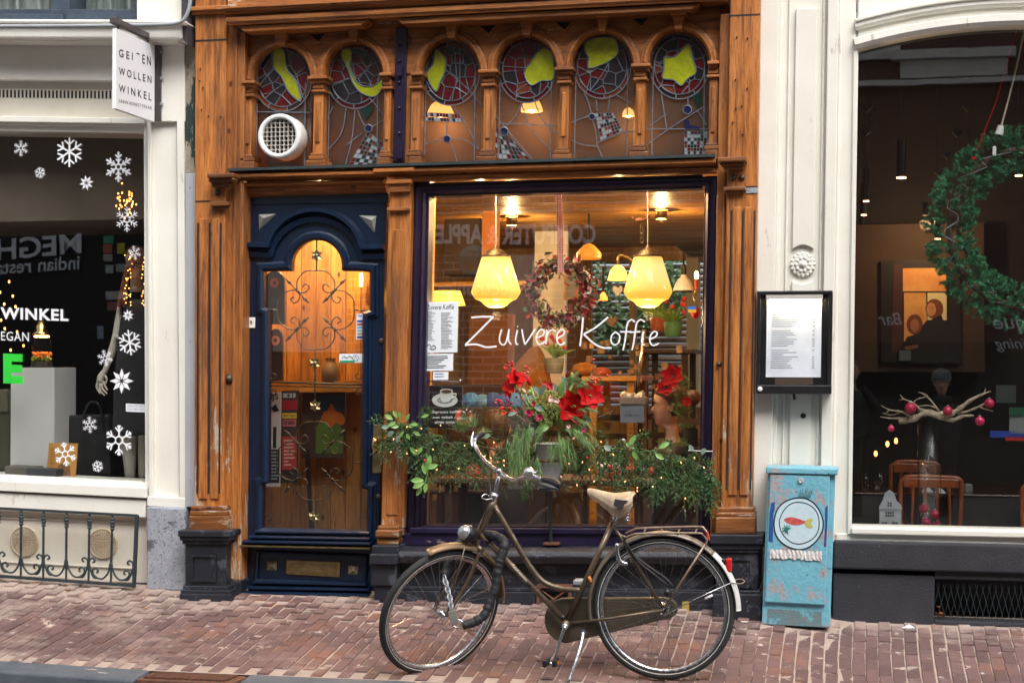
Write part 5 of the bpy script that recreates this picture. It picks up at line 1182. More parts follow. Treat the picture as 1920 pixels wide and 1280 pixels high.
# pendants
gl_ = emit('lit_opal_glass', (1, .60, .13), 1.0)
def opal(name, s, c=(1, .60, .13), top=(1, .86, .42)):     # opal glass lit from inside: brightest round the bulb
    m, nt, bs = _new(name); tc = nt.nodes.new('ShaderNodeTexCoord'); sp = nt.nodes.new('ShaderNodeSeparateXYZ'); nt.links.new(tc.outputs['Generated'], sp.inputs[0])
    col = _ramp(nt, sp.outputs[2], [(.0, (.95, .46, .03)), (.30, (1, .56, .07)), (.5, (1, .76, .25)), (.8, (1, .82, .34)), (1, (1, .60, .10))]); nt.links.new(col, bs.inputs['Emission Color']); bs.inputs['Emission Strength'].default_value = s
    bs.inputs['Base Color'].default_value = (.45, .33, .12, 1); bs.inputs['Roughness'].default_value = .15; return m
OPAL = opal('opal_glass', .50)
def pendant(cx, label, Y=.55):
    k = (P(cx + 50, 540, Y) - P(cx - 50, 540, Y)).x / 100; zz = lambda y: P(cx, y, Y).z; X = P(cx, 540, Y).x
    o = thing('pendant_lamp', label, 'lamp', (X, Y, zz(577)), 'opal pendant lamps in the coffee house window')
    pr_ = [(0, 577), (12, 576.5), (20, 573), (26, 567), (32, 563), (38, 561), (44.5, 550), (45.5, 547), (45, 544), (27, 484), (25, 481), (18, 480)]
    part('shade', MB().lathe((X, Y, 0), [(r * k, zz(y)) for r, y in pr_], 36), OPAL, o, smooth=True)
    part('cap', MB().lathe((X, Y, 0), [(r * k, zz(y)) for r, y in [(27, 482), (27, 479), (19, 476), (17, 472), (12, 468), (6, 466), (3, 460), (0, 458)]], 24), M['iron2'], o, smooth=True)
    L = bpy.data.lights.new('pendant_bulb', 'POINT'); L.energy = 11; L.color = (1, .66, .32); L.shadow_soft_size = .03; lo = bpy.data.objects.new('pendant_bulb', L); C.objects.link(lo); lo.parent = o; lo.location = (0, .0, -.05)
    part('rod', MB().tube([(X, Y, zz(462)), (X, Y, ZC + .01)], .004, 6), M['zinc'], o)
pendant(930, 'lit opal glass pendant on the left, next to the gingham ribbon'); pendant(1215, 'lit opal glass pendant on the right, before the white enamel lamp')
# smaller lamps of the room
def shade_lamp(name, cx, cy, pr_, Y, mat, label, cord=None, mcap=None):
    k = (P(cx + 50, cy, Y) - P(cx - 50, cy, Y)).x / 100; X = P(cx, cy, Y).x; z = P(cx, cy, Y).z
    o = thing(name, label, 'lamp', (X, Y, z)); part('shade', MB().lathe((X, Y, z), [(r * k, -y * k) for r, y in pr_], 20), mat, o, smooth=True)
    if cord is not None: part('cord', MB().tube([(X, Y, z - pr_[-1][1] * k), (X, Y, P(cx, cord, Y).z)], .004 * Y ** .5 + .002, 5), M['black'], o)
    return o
amb = emit('lit_amber_glass', (1, .50, .07), 1.9); amb2 = emit('dim_amber_glass', (.9, .33, .04), .35)
o = shade_lamp('tulip_wall_lamp', 1159, 505, [(20, 20), (19, 17), (15, 3), (10, -4), (4, -8)], 2.2, amb, 'small lit frilled amber tulip lamp left of the right pendant')
m = MB(); m.tube([P(v.x, v.y, 2.2) for v in cat([(1159, 498), (1159, 486), (1164, 478), (1178, 482), (1190, 490)], 5)], .012, 7); part('arm', m, M['brass'], o, smooth=True)
shade_lamp('amber_glass_lamp', 1104, 470, [(24, 14), (22, 16), (24, 8), (22, 3), (10, -10), (3, -13)], 2.6, amb2, 'dim amber glass ceiling lamp above the ribbon wreath', 400)
shade_lamp('mosaic_lamp', 1131, 556, [(9, 7), (8, 2), (4, -6), (1, -9)], 2.8, emit('lit_mosaic', (1, .25, .04), 1.6), 'tiny lit red and yellow mosaic lamp hanging beneath the tulip lamp', 500)
o = shade_lamp('enamel_lamp', 1282, 535, [(20, 10), (19, 6), (14, -8), (7, -15), (4, -22), (4, -34)], 1.6, M['white_p'], 'white enamel bell lamp hanging at the right of the window', 470)
part('rim', MB().lathe(P(1282, 546, 1.6), [(.072, -.004), (.072, .004)], 20), M['black'], o)
part('holder', MB().lathe(P(1282, 517, 1.6), [(.018, 0), (.02, .05), (.012, .08)], 10), M['black'], o)
m = MB(); Y = 1.3; m.add([P(1268, 460, Y), P(1340, 459, Y), P(1340, 462, Y + .3), P(1268, 463, Y + .3), P(1293, 480, Y + .08), P(1340, 480, Y + .08), P(1340, 482, Y + .2), P(1293, 482, Y + .2)], [(0, 1, 5, 4), (3, 2, 1, 0), (7, 6, 2, 3), (0, 4, 7, 3), (4, 5, 6, 7)])
single('black_lamp_shade', m, M['black'], 'flat black metal lamp shade in the upper right corner of the coffee house window', 'lamp')
m = MB(); c = P(1306, 537, .5)
o = thing('candle_lamp', 'red candle lamp with a flame bulb on a brass bracket at the right window frame', 'lamp', c)
part('candle', MB().tube([c + Vector((0, 0, -.02)), c + Vector((0, 0, .045))], .011, 8), pmat('red_wax', (.55,.05,.02)), o)
part('bulb', MB().ell(c + Vector((0, 0, .068)), .013, .013, .026, 10, 8), emit('flame_bulb', (1, .75, .4), 12), o, smooth=True)
part('bracket', MB().tube([c + Vector((0, 0, -.02)), c + Vector((-.02, 0, -.06)), c + Vector((.0, 0, -.12)), c + Vector((.04, .05, -.08))], .006, 6), M['brass'], o, smooth=True)
m = MB(); m.ell(c + Vector((-.005, -.01, -.16)), .028, .02, .035); single('red_tassel', m, M['red_p'], 'small red ornament hanging under the candle lamp', 'ornament', smooth=True)
Y = .12; part_ = thing('flag_sticker', 'small blue over yellow sticker low on the right of the coffee house pane', 'sticker', P(1297, 586, .045))
part('blue_half', MB().box((1290, 574, 1305, 580), .044, .047), pmat('flagblue', (.03,.18,.6)), part_); part('yellow_half', MB().box((1290, 580, 1305, 586), .044, .047), pmat('flagyellow', (.75,.42,.02)), part_)
# lamps glimpsed through the leaded arches
for i, (cx, cy, lab) in enumerate(((826, 212, 'lit checkered dome lamp behind the third leaded arch'), (997, 203, 'lit amber dome lamp behind the fourth leaded arch'), (1178, 212, 'small lit amber lamp beside the fifth leaded arch'))):
    Y = .28; c = P(cx, cy, Y); s = (1, .8, .42)[i]
    o = thing('dome_lamp', lab, 'lamp', c, 'small lamps behind the arches')
    part('shade', MB().lathe(c, [(.085 * s, -.02), (.083 * s, .0), (.06 * s, .05 * s), (.02 * s, .075 * s), (0, .08 * s)], 20), emit('lit_checker_%d' % i, (1, .55, .2), 1.1), o, smooth=True)
    m = MB()
    for k in range(10): a = 2 * math.pi * k / 10; m.tube([c + Vector((.084 * s * math.cos(a), .084 * s * math.sin(a), -.02)), c + Vector((.061 * s * math.cos(a), .061 * s * math.sin(a), .05 * s)), c + Vector((0, 0, .08 * s))], .002, 3)
    part('leading', m, M['lead'], o)
    L = bpy.data.lights.new('dome_bulb', 'POINT'); L.energy = .3; L.color = (1, .62, .34); L.shadow_soft_size = .02; lo = bpy.data.objects.new('dome_bulb', L); C.objects.link(lo); lo.parent = o; lo.location = (0, 0, -.05)
    m = MB().ell(c + Vector((0, 0, -.01)), .02, .02, .02); part('bulb', m, emit('bulb_%d' % i, (1, .75, .45), 10), o)
# room lamps on the ceiling; the lobby one is added, unseen, to brighten it
for i, (cx, Y, e) in enumerate(((1160, .45, 20), (900, .45, 20), (1240, 2.9, 20), (960, 3.2, 22), (600, .5, 42))):
    c = Vector((wx(cx, Y), Y, ZC - .07)); o = thing('ceiling_spot', ('ceiling spot right of the ribbon wreath, above the window head', 'ceiling spot left of the ribbon wreath, above the window head', 'ceiling spot deep in the room on the garden side', 'ceiling spot deep in the room on the cupboard side', 'unseen lamp added in the lobby over the arched door')[i], 'lamp', c, 'small ceiling spots')
    part('holder', MB().lathe(c, [(.045, .06), (.045, .0), (.04, -.0), (.038, .04)], 14), M['brass'], o, smooth=True)
    L = bpy.data.lights.new('spot_bulb', 'POINT'); L.energy = e; L.color = (1, .60, .26); L.shadow_soft_size = .012; lo = bpy.data.objects.new('spot_bulb', L); C.objects.link(lo); lo.parent = o; lo.location = (0, 0, -.02)
# carved bird on a chain
m = MB(); o = thing('hanging_bird', 'dark carved bird hanging on a ring chain above the right pendant', 'ornament', P(1203, 415, .75))
m.ell(P(1200, 412, .75), .035, .015, .015); m.tube([P(1190, 410, .75), P(1184, 407, .75)], [.008, .001], 6); m.tube([P(1208, 412, .75), P(1220, 404, .75)], [.010, .002], 6); m.tube([P(1203, 410, .75), P(1206, 404, .75)], [.005, .001], 5); part('bird', m, pmat('carved_wood', (.09,.03,.012)), o, smooth=True)
for k in range(4): c = P(1203, 424 + 9 * k, .75); part('ring', MB().tube([c + Vector((.010 * math.cos(a * .524), .004 * (k % 2), .014 * math.sin(a * .524))) for a in range(12)], .002, 5, closed=True), M['iron2'], o)
# furnishing of the room
def ibox(name, b, Y, d, mat, label, cat_, **k): return single(name, MB().box(b, Y, Y + d), mat, label, cat_, bevel=.004, **k)
ibox('wall_cupboard', (832, 410, 900, 515), 1.8, .3, pmat('cupboard_brown', (.05,.028,.016)), 'dark brown wall cupboard behind the left pendant', 'cupboard')
ibox('orange_screen', (903, 395, 931, 520), 1.75, .1, pmat('orange_wood', (.55,.20,.04)), 'bright orange wood upright right of the wall cupboard', 'screen')
ibox('white_door', (1000, 392, 1062, 760), 4.6, .08, pmat('white_door', (.8,.78,.72)), 'white door at the back of the coffee house, seen through the ribbon wreath', 'door')
o = thing('framed_picture', 'small framed picture hanging on the white door', 'picture', P(1070, 560, 4.4)); part('frame', MB().box((1057, 505, 1084, 562), 4.4, 4.44), M['plank_in'], o); part('picture', MB().box((1061, 510, 1080, 557), 4.395, 4.399), pmat('picgrey', (.20,.20,.19)), o)
m = MB(); m.box((790, 528, 1000, 536), 1.5, 1.8); single('wall_shelf', m, M['plank_in'], 'amber shelf running behind the left pendant', 'shelf')
o = shade_lamp('fluted_shade_lamp', 838, 558, [(34, 14), (33, 12), (25, -11), (24, -12)], .9, emit('lit_yellow_shade', (1, .52, .05), 1.5), 'lit yellow fluted shade behind the top of the menu sheet')
cr = pmat('counter_brown', (.06,.026,.014))
ibox('counter', (820, 720, 1000, 1000), 2.2, .5, cr, 'brown counter behind the coffee cup sign', 'counter')
ibox('room_divider', (878, 590, 960, 760), 3.0, .1, pmat('amber_divider', (.38,.18,.06)), 'amber room divider below the left pendant', 'divider')
r7 = random.Random(21)
for k in range(7):
    x = 862 + 21 * k; c = P(x, 752, 1.15); m = MB(); m.ell(c, .062, .03, .05 + .012 * (k % 2), 10, 6)
    single('blue_cushion', m, pm('blue_print_%d' % k, [(.02,.08,.45), (.04,.20,.55), (.10,.25,.50), (.02,.05,.25)][k % 4], (.02,.06,.20), 22, .8), ['dark blue', 'mid blue', 'pale blue', 'navy'][k % 4] + ' patterned cushion behind the garland, number %s from the cup sign' % ['one', 'two', 'three', 'four', 'five', 'six', 'seven'][k], 'cushion', 'blue cushions on the bench', smooth=True)
ibox('bench', (850, 762, 1010, 800), 1.1, .3, pmat('bench_dark', (.03,.02,.02)), 'dark bench under the blue cushions', 'bench')
def chair(px, Y, lab, mat, f=1, s=1.0, py=980):
    c = Vector((wx(px, Y), Y, .16)); o = thing('cafe_chair', lab, 'chair', c, 'chairs in the coffee house')
    part('seat', MB().wbox(c + Vector((-.2, -.2, .43)) , c + Vector((.2, .2, .46))), mat, o, bevel=.01)
    for sx in (-1, 1):
        for sy in (-1, 1): part('leg', MB().tube([c + Vector((sx * .18, sy * .18, .43)), c + Vector((sx * .2, sy * .2, 0))], .016, 6), mat, o)
        part('back_post', MB().tube([c + Vector((sx * .18, f * .18, .43)), c + Vector((sx * .17, f * .22, .9))], .015, 6), mat, o)
    for z in (.6, .72, .86): part('back_slat', MB().wbox(c + Vector((-.17, f * .2 - .008, z)), c + Vector((.17, f * .2 + .008, z + .045))), mat, o)
    return o
dkw = pmat('dark_chair_wood', (.035,.016,.010)); tanw = M['plank_in']
chair(870, 1.0, 'reddish wooden chair behind the left of the garland', dkw); chair(1150, 2.3, 'dark slatted chair under the painted shop name', dkw); chair(1235, 2.6, 'dark slatted chair near the garden window', dkw); chair(1060, 3.2, 'dark chair in the middle of the room', dkw, -1); chair(1290, 1.5, 'dark chair behind the woman', dkw)
def table(x0_, x1_, Y, z, d, mat, lab):
    a, b = wx(x0_, Y), wx(x1_, Y); o = thing('cafe_table', lab, 'table', ((a + b) / 2, Y + d / 2, .16), 'tables in the coffee house')
    part('table_top', MB().wbox((a, Y, z - .035), (b, Y + d, z)), mat, o, bevel=.006)
    for xx in (a + .05, b - .1):
        for yy in (Y + .05, Y + d - .1): part('leg', MB().wbox((xx, yy, .16), (xx + .05, yy + .05, z - .036)), mat, o)
    return o
table(815, 1235, .22, wz(897, .22), .5, pmat('reddish_table', (.07,.024,.013)), 'long reddish table close behind the garland'); table(1090, 1200, 2.0, wz(705, 2.0), .8, M['plank_in'], 'amber table heaped with cloths in the middle of the room'); table(1190, 1300, 3.4, wz(655, 3.4), .8, dkw, 'dark table before the garden window')
def blob(name, px, py, Y, r, mat, lab, cat_, sz=1):
    c = P(px, py, Y); return single(name, MB().ell(c, r, r, r * sz, 14, 9), mat, lab, cat_, smooth=True)
for (px, py, r, c, lab) in ((1095, 692, .09, (.55,.22,.04), 'orange cloth bundle on the amber table'), (1128, 698, .07, (.55,.12,.05), 'rust red cloth bundle on the amber table'), (1075, 704, .06, (.3,.03,.02), 'dark red cloth bundle at the left of the amber table')):
    blob('cloth_bundle', px, py, 2.1, r, pm('cloth_%d' % px, c, tuple(k * .5 for k in c), 22, .9, bump=.5, bsc=30), lab, 'cloth', .55)
m = MB(); c1, c2 = P(1208, 618, 1.0), P(1193, 745, 1.0); single('chrome_pole', MB().tube([c1, c2], .013, 10), M['steel'], 'slanting chrome pole behind the last letters of the shop name', 'pole', smooth=True)
o = thing('donation_box', 'clear box with a pale grey card, left of the woman in profile', 'box', P(1185, 793, .55)); part('card', MB().box((1163, 757, 1208, 792), .55, .57), pmat('grey_card', (.16,.20,.27)), o); part('lid', MB().box((1161, 745, 1210, 757), .54, .66), pmat('cake_lid', (.22,.18,.15)), o)
m = MB(); tbox(m, 'koffie voor', (1172, 776, 1200, 780), .548); tbox(m, 'iedereen', (1174, 783, 1198, 787), .548) if False else None; part('print', m, M['ink'], o)
m = MB(); r8 = random.Random(4)
pts = [P(1165 + 42 * t, 745 - 3 * math.sin(t * 9) , .6) for t in [k / 12 for k in range(13)]]; m.tube(pts, [.02 + .008 * (k % 3) for k in range(13)], 7); single('foil_roll', m, pm('foil', (.6,.6,.6), (.3,.3,.3), 60, .3, metal=.8, bump=.6), 'crumpled silver foil on the clear box beside the woman', 'foil')
# glowing bits on the tables (cups, jars)
for i, (px, py, Y, r, c, lab) in enumerate(((886, 886, .4, .055, (.42,.03,.02), 'dark red ball ornament on the long table, under the left of the garland'), (1180, 882, .4, .04, (.5,.03,.02), 'red ball ornament on the long table right of the white bowl'), (1150, 888, .4, .045, (.45,.04,.02), 'ribbed red ball in front of the white bowl'), (1222, 884, .42, .03, (.4,.02,.03), 'small dark red ball at the right end of the long table'))):
    blob('ball_ornament', px, py, Y, r, pm('ball_%d' % i, c, rough=.25), lab, 'ornament')
m = MB(); m.lathe(P(1144, 897, .5), [(.05, 0), (.075, .03), (.085, .07), (.08, .10), (.076, .10), (.07, .04), (0, .01)], 20); single('white_bowl', m, M['white_p'], 'white round bowl on the long table under the garland', 'bowl', smooth=True)
m = MB()
for k in range(40):
    x = r7.uniform(1090, 1300); y = r7.uniform(640, 740); Y = r7.uniform(1.8, 4); c = P(x, y, Y); r = r7.uniform(.01, .022); m.wbox(c - Vector((r, r, r)), c + Vector((r, r, r * 1.5)))
o = part('table_clutter', m, pm('clutter', (.5,.25,.1), (.08,.1,.09), 40, .4), None, stuff=True); o['label'] = 'small cups and jars crowding the tables of the coffee house'; o['category'] = 'tableware'
# garden behind the back wall
m = MB()
for k in range(30):
    z = gz0 - .3 + k * .065; m.tube([(gx0 - .3 + .5 * j, YB + 1.1 + .02 * (((j + k) % 2) * 2 - 1), z + .004 * math.sin(j * 3 + k)) for j in range(10)], .026, 5)
gw = single('wicker_fence', m, pm('wicker', (.17,.10,.065), (.10,.06,.04), 30, .8), 'brown woven wicker fence in the yard behind the coffee house', 'fence')
part('garden_frame', MB().wbox((wx(1287, YB - .3), YB - .3, gz0), (wx(1310, YB - .3), YB - .1, gz1)), pmat('cream_post', (.40,.36,.25)), cof)
part('garden_frame', MB().wbox((wx(1180, YB - .3), YB - .3, gz0), (wx(1190, YB - .3), YB - .1, gz1)), pmat('amber_post', (.35,.22,.08)), cof)
def leafcloud(mb, c, r, n, s, rn):
    for _ in range(n):
        d = Vector((rn.gauss(0, 1), rn.gauss(0, 1), rn.gauss(0, 1))).normalized() * r * rn.random() ** .5; p = c + Vector((d.x, d.y * .5, d.z))
        a = Vector((rn.uniform(-1, 1), rn.uniform(-1, 1), rn.uniform(-1, 1))).normalized() * s; b = a.orthogonal().normalized() * s * .4
        mb.add([p - a, p + b, p + a, p - b], [(0, 1, 2, 3)])
m = MB(); r9 = random.Random(31)
for x, y, r in ((1120, 540, .35), (1240, 500, .3), (1260, 560, .25), (1150, 620, .3), (1210, 590, .2)): leafcloud(m, P(x, y, YB + .9), r, 260, .05, r9)
single('garden_shrub', m, leafmat('shrub_leaf', (.06,.12,.05), (.12,.2,.08)), 'leafy shrub in the bright yard behind the coffee house', 'shrub')
# plants by the garden window
def potplant(px, py, Y, fc, lab, pc=(.30,.08,.04)):
    c = P(px, py, Y); o = thing('potted_plant', lab, 'plant', c, 'potted plants at the garden window'); part('pot', MB().lathe(c, [(.05, 0), (.06, .02), (.07, .11), (.06, .11), (0, .09)], 14), pmat('pot', pc), o, smooth=True)
    m = MB()
    for _ in range(26):
        a = r9.uniform(0, 6.28); e = r9.uniform(.5, 1.4); L = r9.uniform(.1, .2); d = Vector((math.cos(a) * math.cos(e), math.sin(a) * math.cos(e), math.sin(e))); n = d.orthogonal().normalized() * .014; b = c + Vector((0, 0, .1)); m.add([b, b + d * L * .5 + n, b + d * L - Vector((0, 0, .03)), b + d * L * .5 - n], [(0, 1, 2, 3)])
    part('foliage', m, M['leaf'], o)
    for k in range(7): q = c + Vector((r9.uniform(-.09, .09), r9.uniform(-.05, .05), r9.uniform(.16, .28))); part('flower', MB().ell(q, .018, .018, .018, 7, 5), pmat('fl', fc), o)
potplant(1235, 622, 2.6, (.55,.05,.25), 'magenta potted plant beneath the right pendant'); potplant(1262, 632, 2.2, (.6,.05,.03), 'pale green potted plant with a red ribbon, right of the magenta one', (.08,.25,.12)); potplant(1040, 700, 1.9, (.5,.02,.02), 'small red flowering plant under the ribbon wreath', (.2,.22,.2))
for px, py, lab, c in ((1158, 548, 'pale metal heart hanging below the tulip lamp', (.4,.4,.4)), (1147, 606, 'bronze heart hanging behind the painted shop name', (.12,.06,.03))):
    f_ = [(0, -9), (6, -13), (10, -9), (9, -3), (0, 8), (-9, -3), (-10, -9), (-6, -13)]; single('heart_ornament', MB().poly([(px + a, py + b) for a, b in f_], 1.6, 1.63), pmat('heart', c), lab, 'ornament', 'hanging hearts', bevel=.004)

# ---- people
def headmesh(mb, c, face, s=1.0, n=28, tilt=0, neck=True, shoulders=None):
    """head, neck and shoulders as one lofted skin; c = chin level centre, face = heading angle (0 = +X)"""
    # (z, front, back, halfwidth)
    L = [(.238, .018, -.05, .03), (.228, .055, -.085, .058), (.205, .082, -.105, .073), (.178, .093, -.112, .079), (.155, .094, -.112, .079), (.142, .093, -.110, .078), (.128, .086, -.106, .077), (.115, .086, -.100, .076), (.10, .088, -.092, .074), (.082, .090, -.082, .072), (.068, .088, -.072, .069), (.058, .089, -.062, .066), (.045, .088, -.055, .063), (.030, .083, -.048, .057), (.016, .085, -.045, .048), (.004, .076, -.046, .038), (-.008, .045, -.052, .045), (-.025, .022, -.058, .050), (-.06, .018, -.062, .052), (-.09, .024, -.068, .058)]
    if shoulders: L += [(-.115, .04, -.09, .11), (-.135, .06, -.10, .17), (-.17, .08, -.11, .205), (-.25, .10, -.12, .215), (-.40, .115, -.12, .19), (-.60, .12, -.11, .165)]
    ca, sa = math.cos(face), math.sin(face); base = len(mb.v); vs = []
    for z, f, b, w_ in L:
        for k in range(n):
            a = 2 * math.pi * k / n; u = math.cos(a); v = math.sin(a); cx = (f + b) / 2; r = (f - b) / 2
            x = cx + r * (abs(u) ** .9) * (1 if u > 0 else -1); y = w_ * (abs(v) ** .92) * (1 if v > 0 else -1)
            if k in (0,) and .07 < z < .135: x += {.128: .004, .115: .012, .10: .021, .082: .027}.get(round(z, 3), 0)
            if k in (1, n - 1) and .07 < z < .12: x += .006
            if k == 0 and abs(z - .045) < .001: x += .004
            if k in (0, 1, n - 1) and abs(z - .058) < .001: x += .003
            if k in (3, 4, n - 3, n - 4) and abs(z - .128) < .001: x -= .007
            vs.append(c + Vector((x * ca - y * sa, x * sa + y * ca, z)) * 1.0 if s == 1 else c + Vector(((x * ca - y * sa) * s, (x * sa + y * ca) * s, z * s)))
    m_ = len(L)
    fs = [(i * n + k, (i + 1) * n + k, (i + 1) * n + (k + 1) % n, i * n + (k + 1) % n) for i in range(m_ - 1) for k in range(n)]
    fs += [tuple(range(n)), tuple(range(m_ * n - 1, (m_ - 1) * n - 1, -1))]
    mb.add(vs, fs); return mb
def fpt(c, face, x, y, z, s=1): ca, sa = math.cos(face), math.sin(face); return c + Vector(((x * ca - y * sa) * s, (x * sa + y * ca) * s, z * s))
def face_bits(o, c, face, s, brow):
    for sy in (-1, 1):
        part('eye', MB().ell(fpt(c, face, .078, sy * .031, .126, s), .010 * s, .010 * s, .007 * s, 8, 6), M['white_p'], o, smooth=True)
        part('eyebrow', MB().tube([fpt(c, face, .088, sy * .018, .142, s), fpt(c, face, .089, sy * .032, .147, s), fpt(c, face, .080, sy * .048, .142, s)], .003 * s, 5), brow, o)
        part('iris', MB().ell(fpt(c, face, .0865, sy * .031, .126, s), .003 * s, .004 * s, .004 * s, 6, 5), M['ink'], o)
        part('ear', MB().ell(fpt(c, face, -.012, sy * .080, .115, s), .018 * s, .009 * s, .030 * s, 10, 8), M['skin'], o, smooth=True)
    m = MB().tube([fpt(c, face, .084, -.024, .053, s), fpt(c, face, .093, -.008, .056, s), fpt(c, face, .094, 0, .054, s), fpt(c, face, .093, .008, .056, s), fpt(c, face, .084, .024, .053, s)], [.002 * s, .005 * s, .006 * s, .005 * s, .002 * s], 6); part('lips', m, pmat('lips', (.42,.13,.11)), o, smooth=True)
def person(lab, chin, face, s, haircol, cloth, hair='bun', group=None):
    o = thing('person', lab, 'person', chin + Vector((0, 0, -.6 * s)), group); 
    part('body', headmesh(MB(), chin, face, s, shoulders=True), M['skin'], o, smooth=True)
    hm_ = pm('hair_' + hair, haircol, tuple(k * .5 for k in haircol), 60, .45, bump=.6, bsc=150, st=(1, 1, .3)); face_bits(o, chin, face, s, hm_)
    m = MB(); n = 22; vs = []; rows = [(.252, .02), (.246, .07), (.225, .098), (.195, .112), (.165, .116), (.13, .112), (.095, .098), (.06, .078)]
    ca, sa = math.cos(face), math.sin(face)
    for z, r in rows:
        for k in range(n):
            a = 2 * math.pi * k / n; u, v = math.cos(a), math.sin(a); x = -.010 + r * .98 * u; 
            if z < .20: lim = (.075 if z > .18 else .03 if z > .15 else -.005); x = min(x, lim + .01 * math.sin(5 * a))
            vs.append(fpt(chin, face, x + .002 * math.sin(9 * a + z * 40), r * .80 * v, z, s))
    m.add(vs, [(i * n + k, (i + 1) * n + k, (i + 1) * n + (k + 1) % n, i * n + (k + 1) % n) for i in range(len(rows) - 1) for k in range(n)] + [tuple(range(n)), tuple(range(len(rows) * n - 1, (len(rows) - 1) * n - 1, -1))])
    if hair != 'cap': part('hair', m, hm_, o, smooth=True)
    if hair == 'bun': part('bun', MB().ell(fpt(chin, face, -.145, 0, .17, s), .055 * s, .05 * s, .05 * s, 12, 8), hm_, o, smooth=True)
    m = MB(); vs = []; rows = [(-.098, .030, -.072, .066), (-.118, .05, -.10, .125), (-.14, .07, -.115, .19), (-.18, .095, -.125, .222), (-.27, .115, -.135, .230), (-.45, .135, -.14, .21), (-.64, .14, -.13, .19)]
    for z, f, b, w_ in rows:
        for k in range(n):
            a = 2 * math.pi * k / n; u, v = math.cos(a), math.sin(a); x = (f + b) / 2 + (f - b) / 2 * u; vs.append(fpt(chin, face, x * 1.06, w_ * v * 1.03, z, s))
    m.add(vs, [(i * n + k, (i + 1) * n + k, (i + 1) * n + (k + 1) % n, i * n + (k + 1) % n) for i in range(len(rows) - 1) for k in range(n)]); part('jumper', m, cloth, o, smooth=True)
    return o
wchin = P(1254, 797, .62)
wm = person('woman in profile facing left, hair pinned up, dark jumper, behind the right of the garland', wchin, math.pi + .08, 1.0, (.10,.035,.015), pmat('dark_jumper', (.02,.012,.012)))
p2 = P(930, 838, 1.0)
person('seated person with loose brown hair seen from behind, between cup sign and bouquet', p2, math.pi / 2 + .5, 1.0, (.07,.03,.014), pmat('dark_coat', (.015,.014,.018)), 'loose')
M['mustard'] = pm('mustard_cloth', (.30,.15,.03), (.2,.09,.02), 12, .9, bump=.4)
m = MB(); m.add([], []); pts = cat([(945, 755), (955, 700), (985, 660), (1005, 650), (1022, 690), (1035, 755)], 5); m.poly([(v.x, v.y) for v in pts], 1.9, 2.05); single('hung_coat', m, M['mustard'], 'mustard brown coat hung over a chair under the ribbon wreath', 'coat', bevel=.02)

# ================================================================ THE PANE: stickers, sheets, lettering
YG1 = .046
def Zk(pts, ox, oy, k=3.5556): return [(ox + x / k, oy + y / k) for x, y in pts]
nm = thing('painted_shop_name', 'thin white brush lettering of the shop name across the coffee house pane', 'lettering', P(1050, 655, YG1))
let = [('Z', 760, [[(440, 908), (500, 903), (587, 903)], [(587, 903), (490, 1000), (398, 1092)], [(398, 1092), (470, 1086), (540, 1105), (608, 1100)]], .0072),
 ('u', 760, [[(642, 985), (626, 1050), (640, 1085), (668, 1078), (692, 985)], [(690, 1000), (688, 1060), (705, 1087)]], .006),
 ('i', 760, [[(748, 990), (735, 1050), (740, 1083), (752, 1086)], [(746, 966), (750, 970)]], .006), ('v', 760, [[(776, 985), (786, 1040), (797, 1087)], [(797, 1087), (830, 1040), (865, 982)]], .006),
 ('e', 760, [[(876, 1042), (912, 1028), (926, 1002), (908, 986), (882, 1008), (872, 1050), (888, 1085), (915, 1080), (940, 1062)]], .006), ('r', 760, [[(942, 988), (938, 1086)], [(940, 1035), (958, 1003), (982, 990), (1002, 1002)]], .006),
 ('e', 760, [[(1016, 1042), (1048, 1026), (1060, 1002), (1042, 986), (1018, 1008), (1008, 1050), (1026, 1087), (1048, 1084), (1066, 1072)]], .006),
 ('K', 1060, [[(118, 905), (110, 1000), (97, 1098)], [(285, 905), (200, 975), (122, 1018)], [(122, 1018), (190, 1080), (250, 1108), (308, 1110)]], .0072),
 ('o', 1060, [[(335, 1002), (308, 1030), (306, 1070), (328, 1090), (355, 1072), (362, 1030), (335, 1002)]], .006),
 ('f', 1060, [[(462, 937), (440, 922), (415, 945), (404, 1010), (396, 1070), (384, 1126)], [(366, 1003), (440, 1002)]], .006), ('f', 1060, [[(530, 937), (502, 922), (476, 945), (464, 1010), (456, 1070), (444, 1123)], [(428, 1006), (500, 1002)]], .006),
 ('i', 1060, [[(522, 1000), (510, 1055), (514, 1085), (530, 1090)], [(520, 966), (524, 970)]], .006), ('e', 1060, [[(568, 1052), (602, 1034), (612, 1012), (594, 1000), (570, 1022), (562, 1062), (580, 1092), (602, 1090), (624, 1078)]], .006)]
for ch, ox, strokes, wd in let:
    m = MB()
    for s_ in strokes: m.tube([P(v.x, v.y, YG1) for v in cat(Zk(s_, ox, 340), 5)], wd * .75, 7)
    for v in m.v: v.y = YG1 + (v.y - YG1) * .15
    part('letter', m, M['vinyl'], nm)
def sheet(name, b, lab, cat_, mat=M['paper'], Y=.042): o = thing(name, lab, cat_, P((b[0] + b[2]) / 2, b[3], Y)); part('sheet', MB().box(b, Y, Y + .004), mat, o); return o
o = sheet('menu_sheet', (791, 566, 858, 661), 'tall white menu sheet taped in the left of the coffee house pane', 'menu')
m = MB(); tbox(m, 'Zuivere Koffie', (799, 571, 851, 580), .041, shear=.25); part('heading', m, M['ink'], o)
lines(o, .0415, (797, 584, 819, 640), 20, M['greyink'], 8, (.5, .9), .35); lines(o, .0415, (827, 586, 852, 655), 25, M['greyink'], 9, (.5, .95), .35)
m = MB(); m.tube([P(v.x, v.y, .0405) for v in cat([(801, 650), (805, 645), (809, 651), (813, 647), (817, 652), (812, 655), (806, 653)], 4)], .002, 4); part('doodle', m, M['ink'], o)
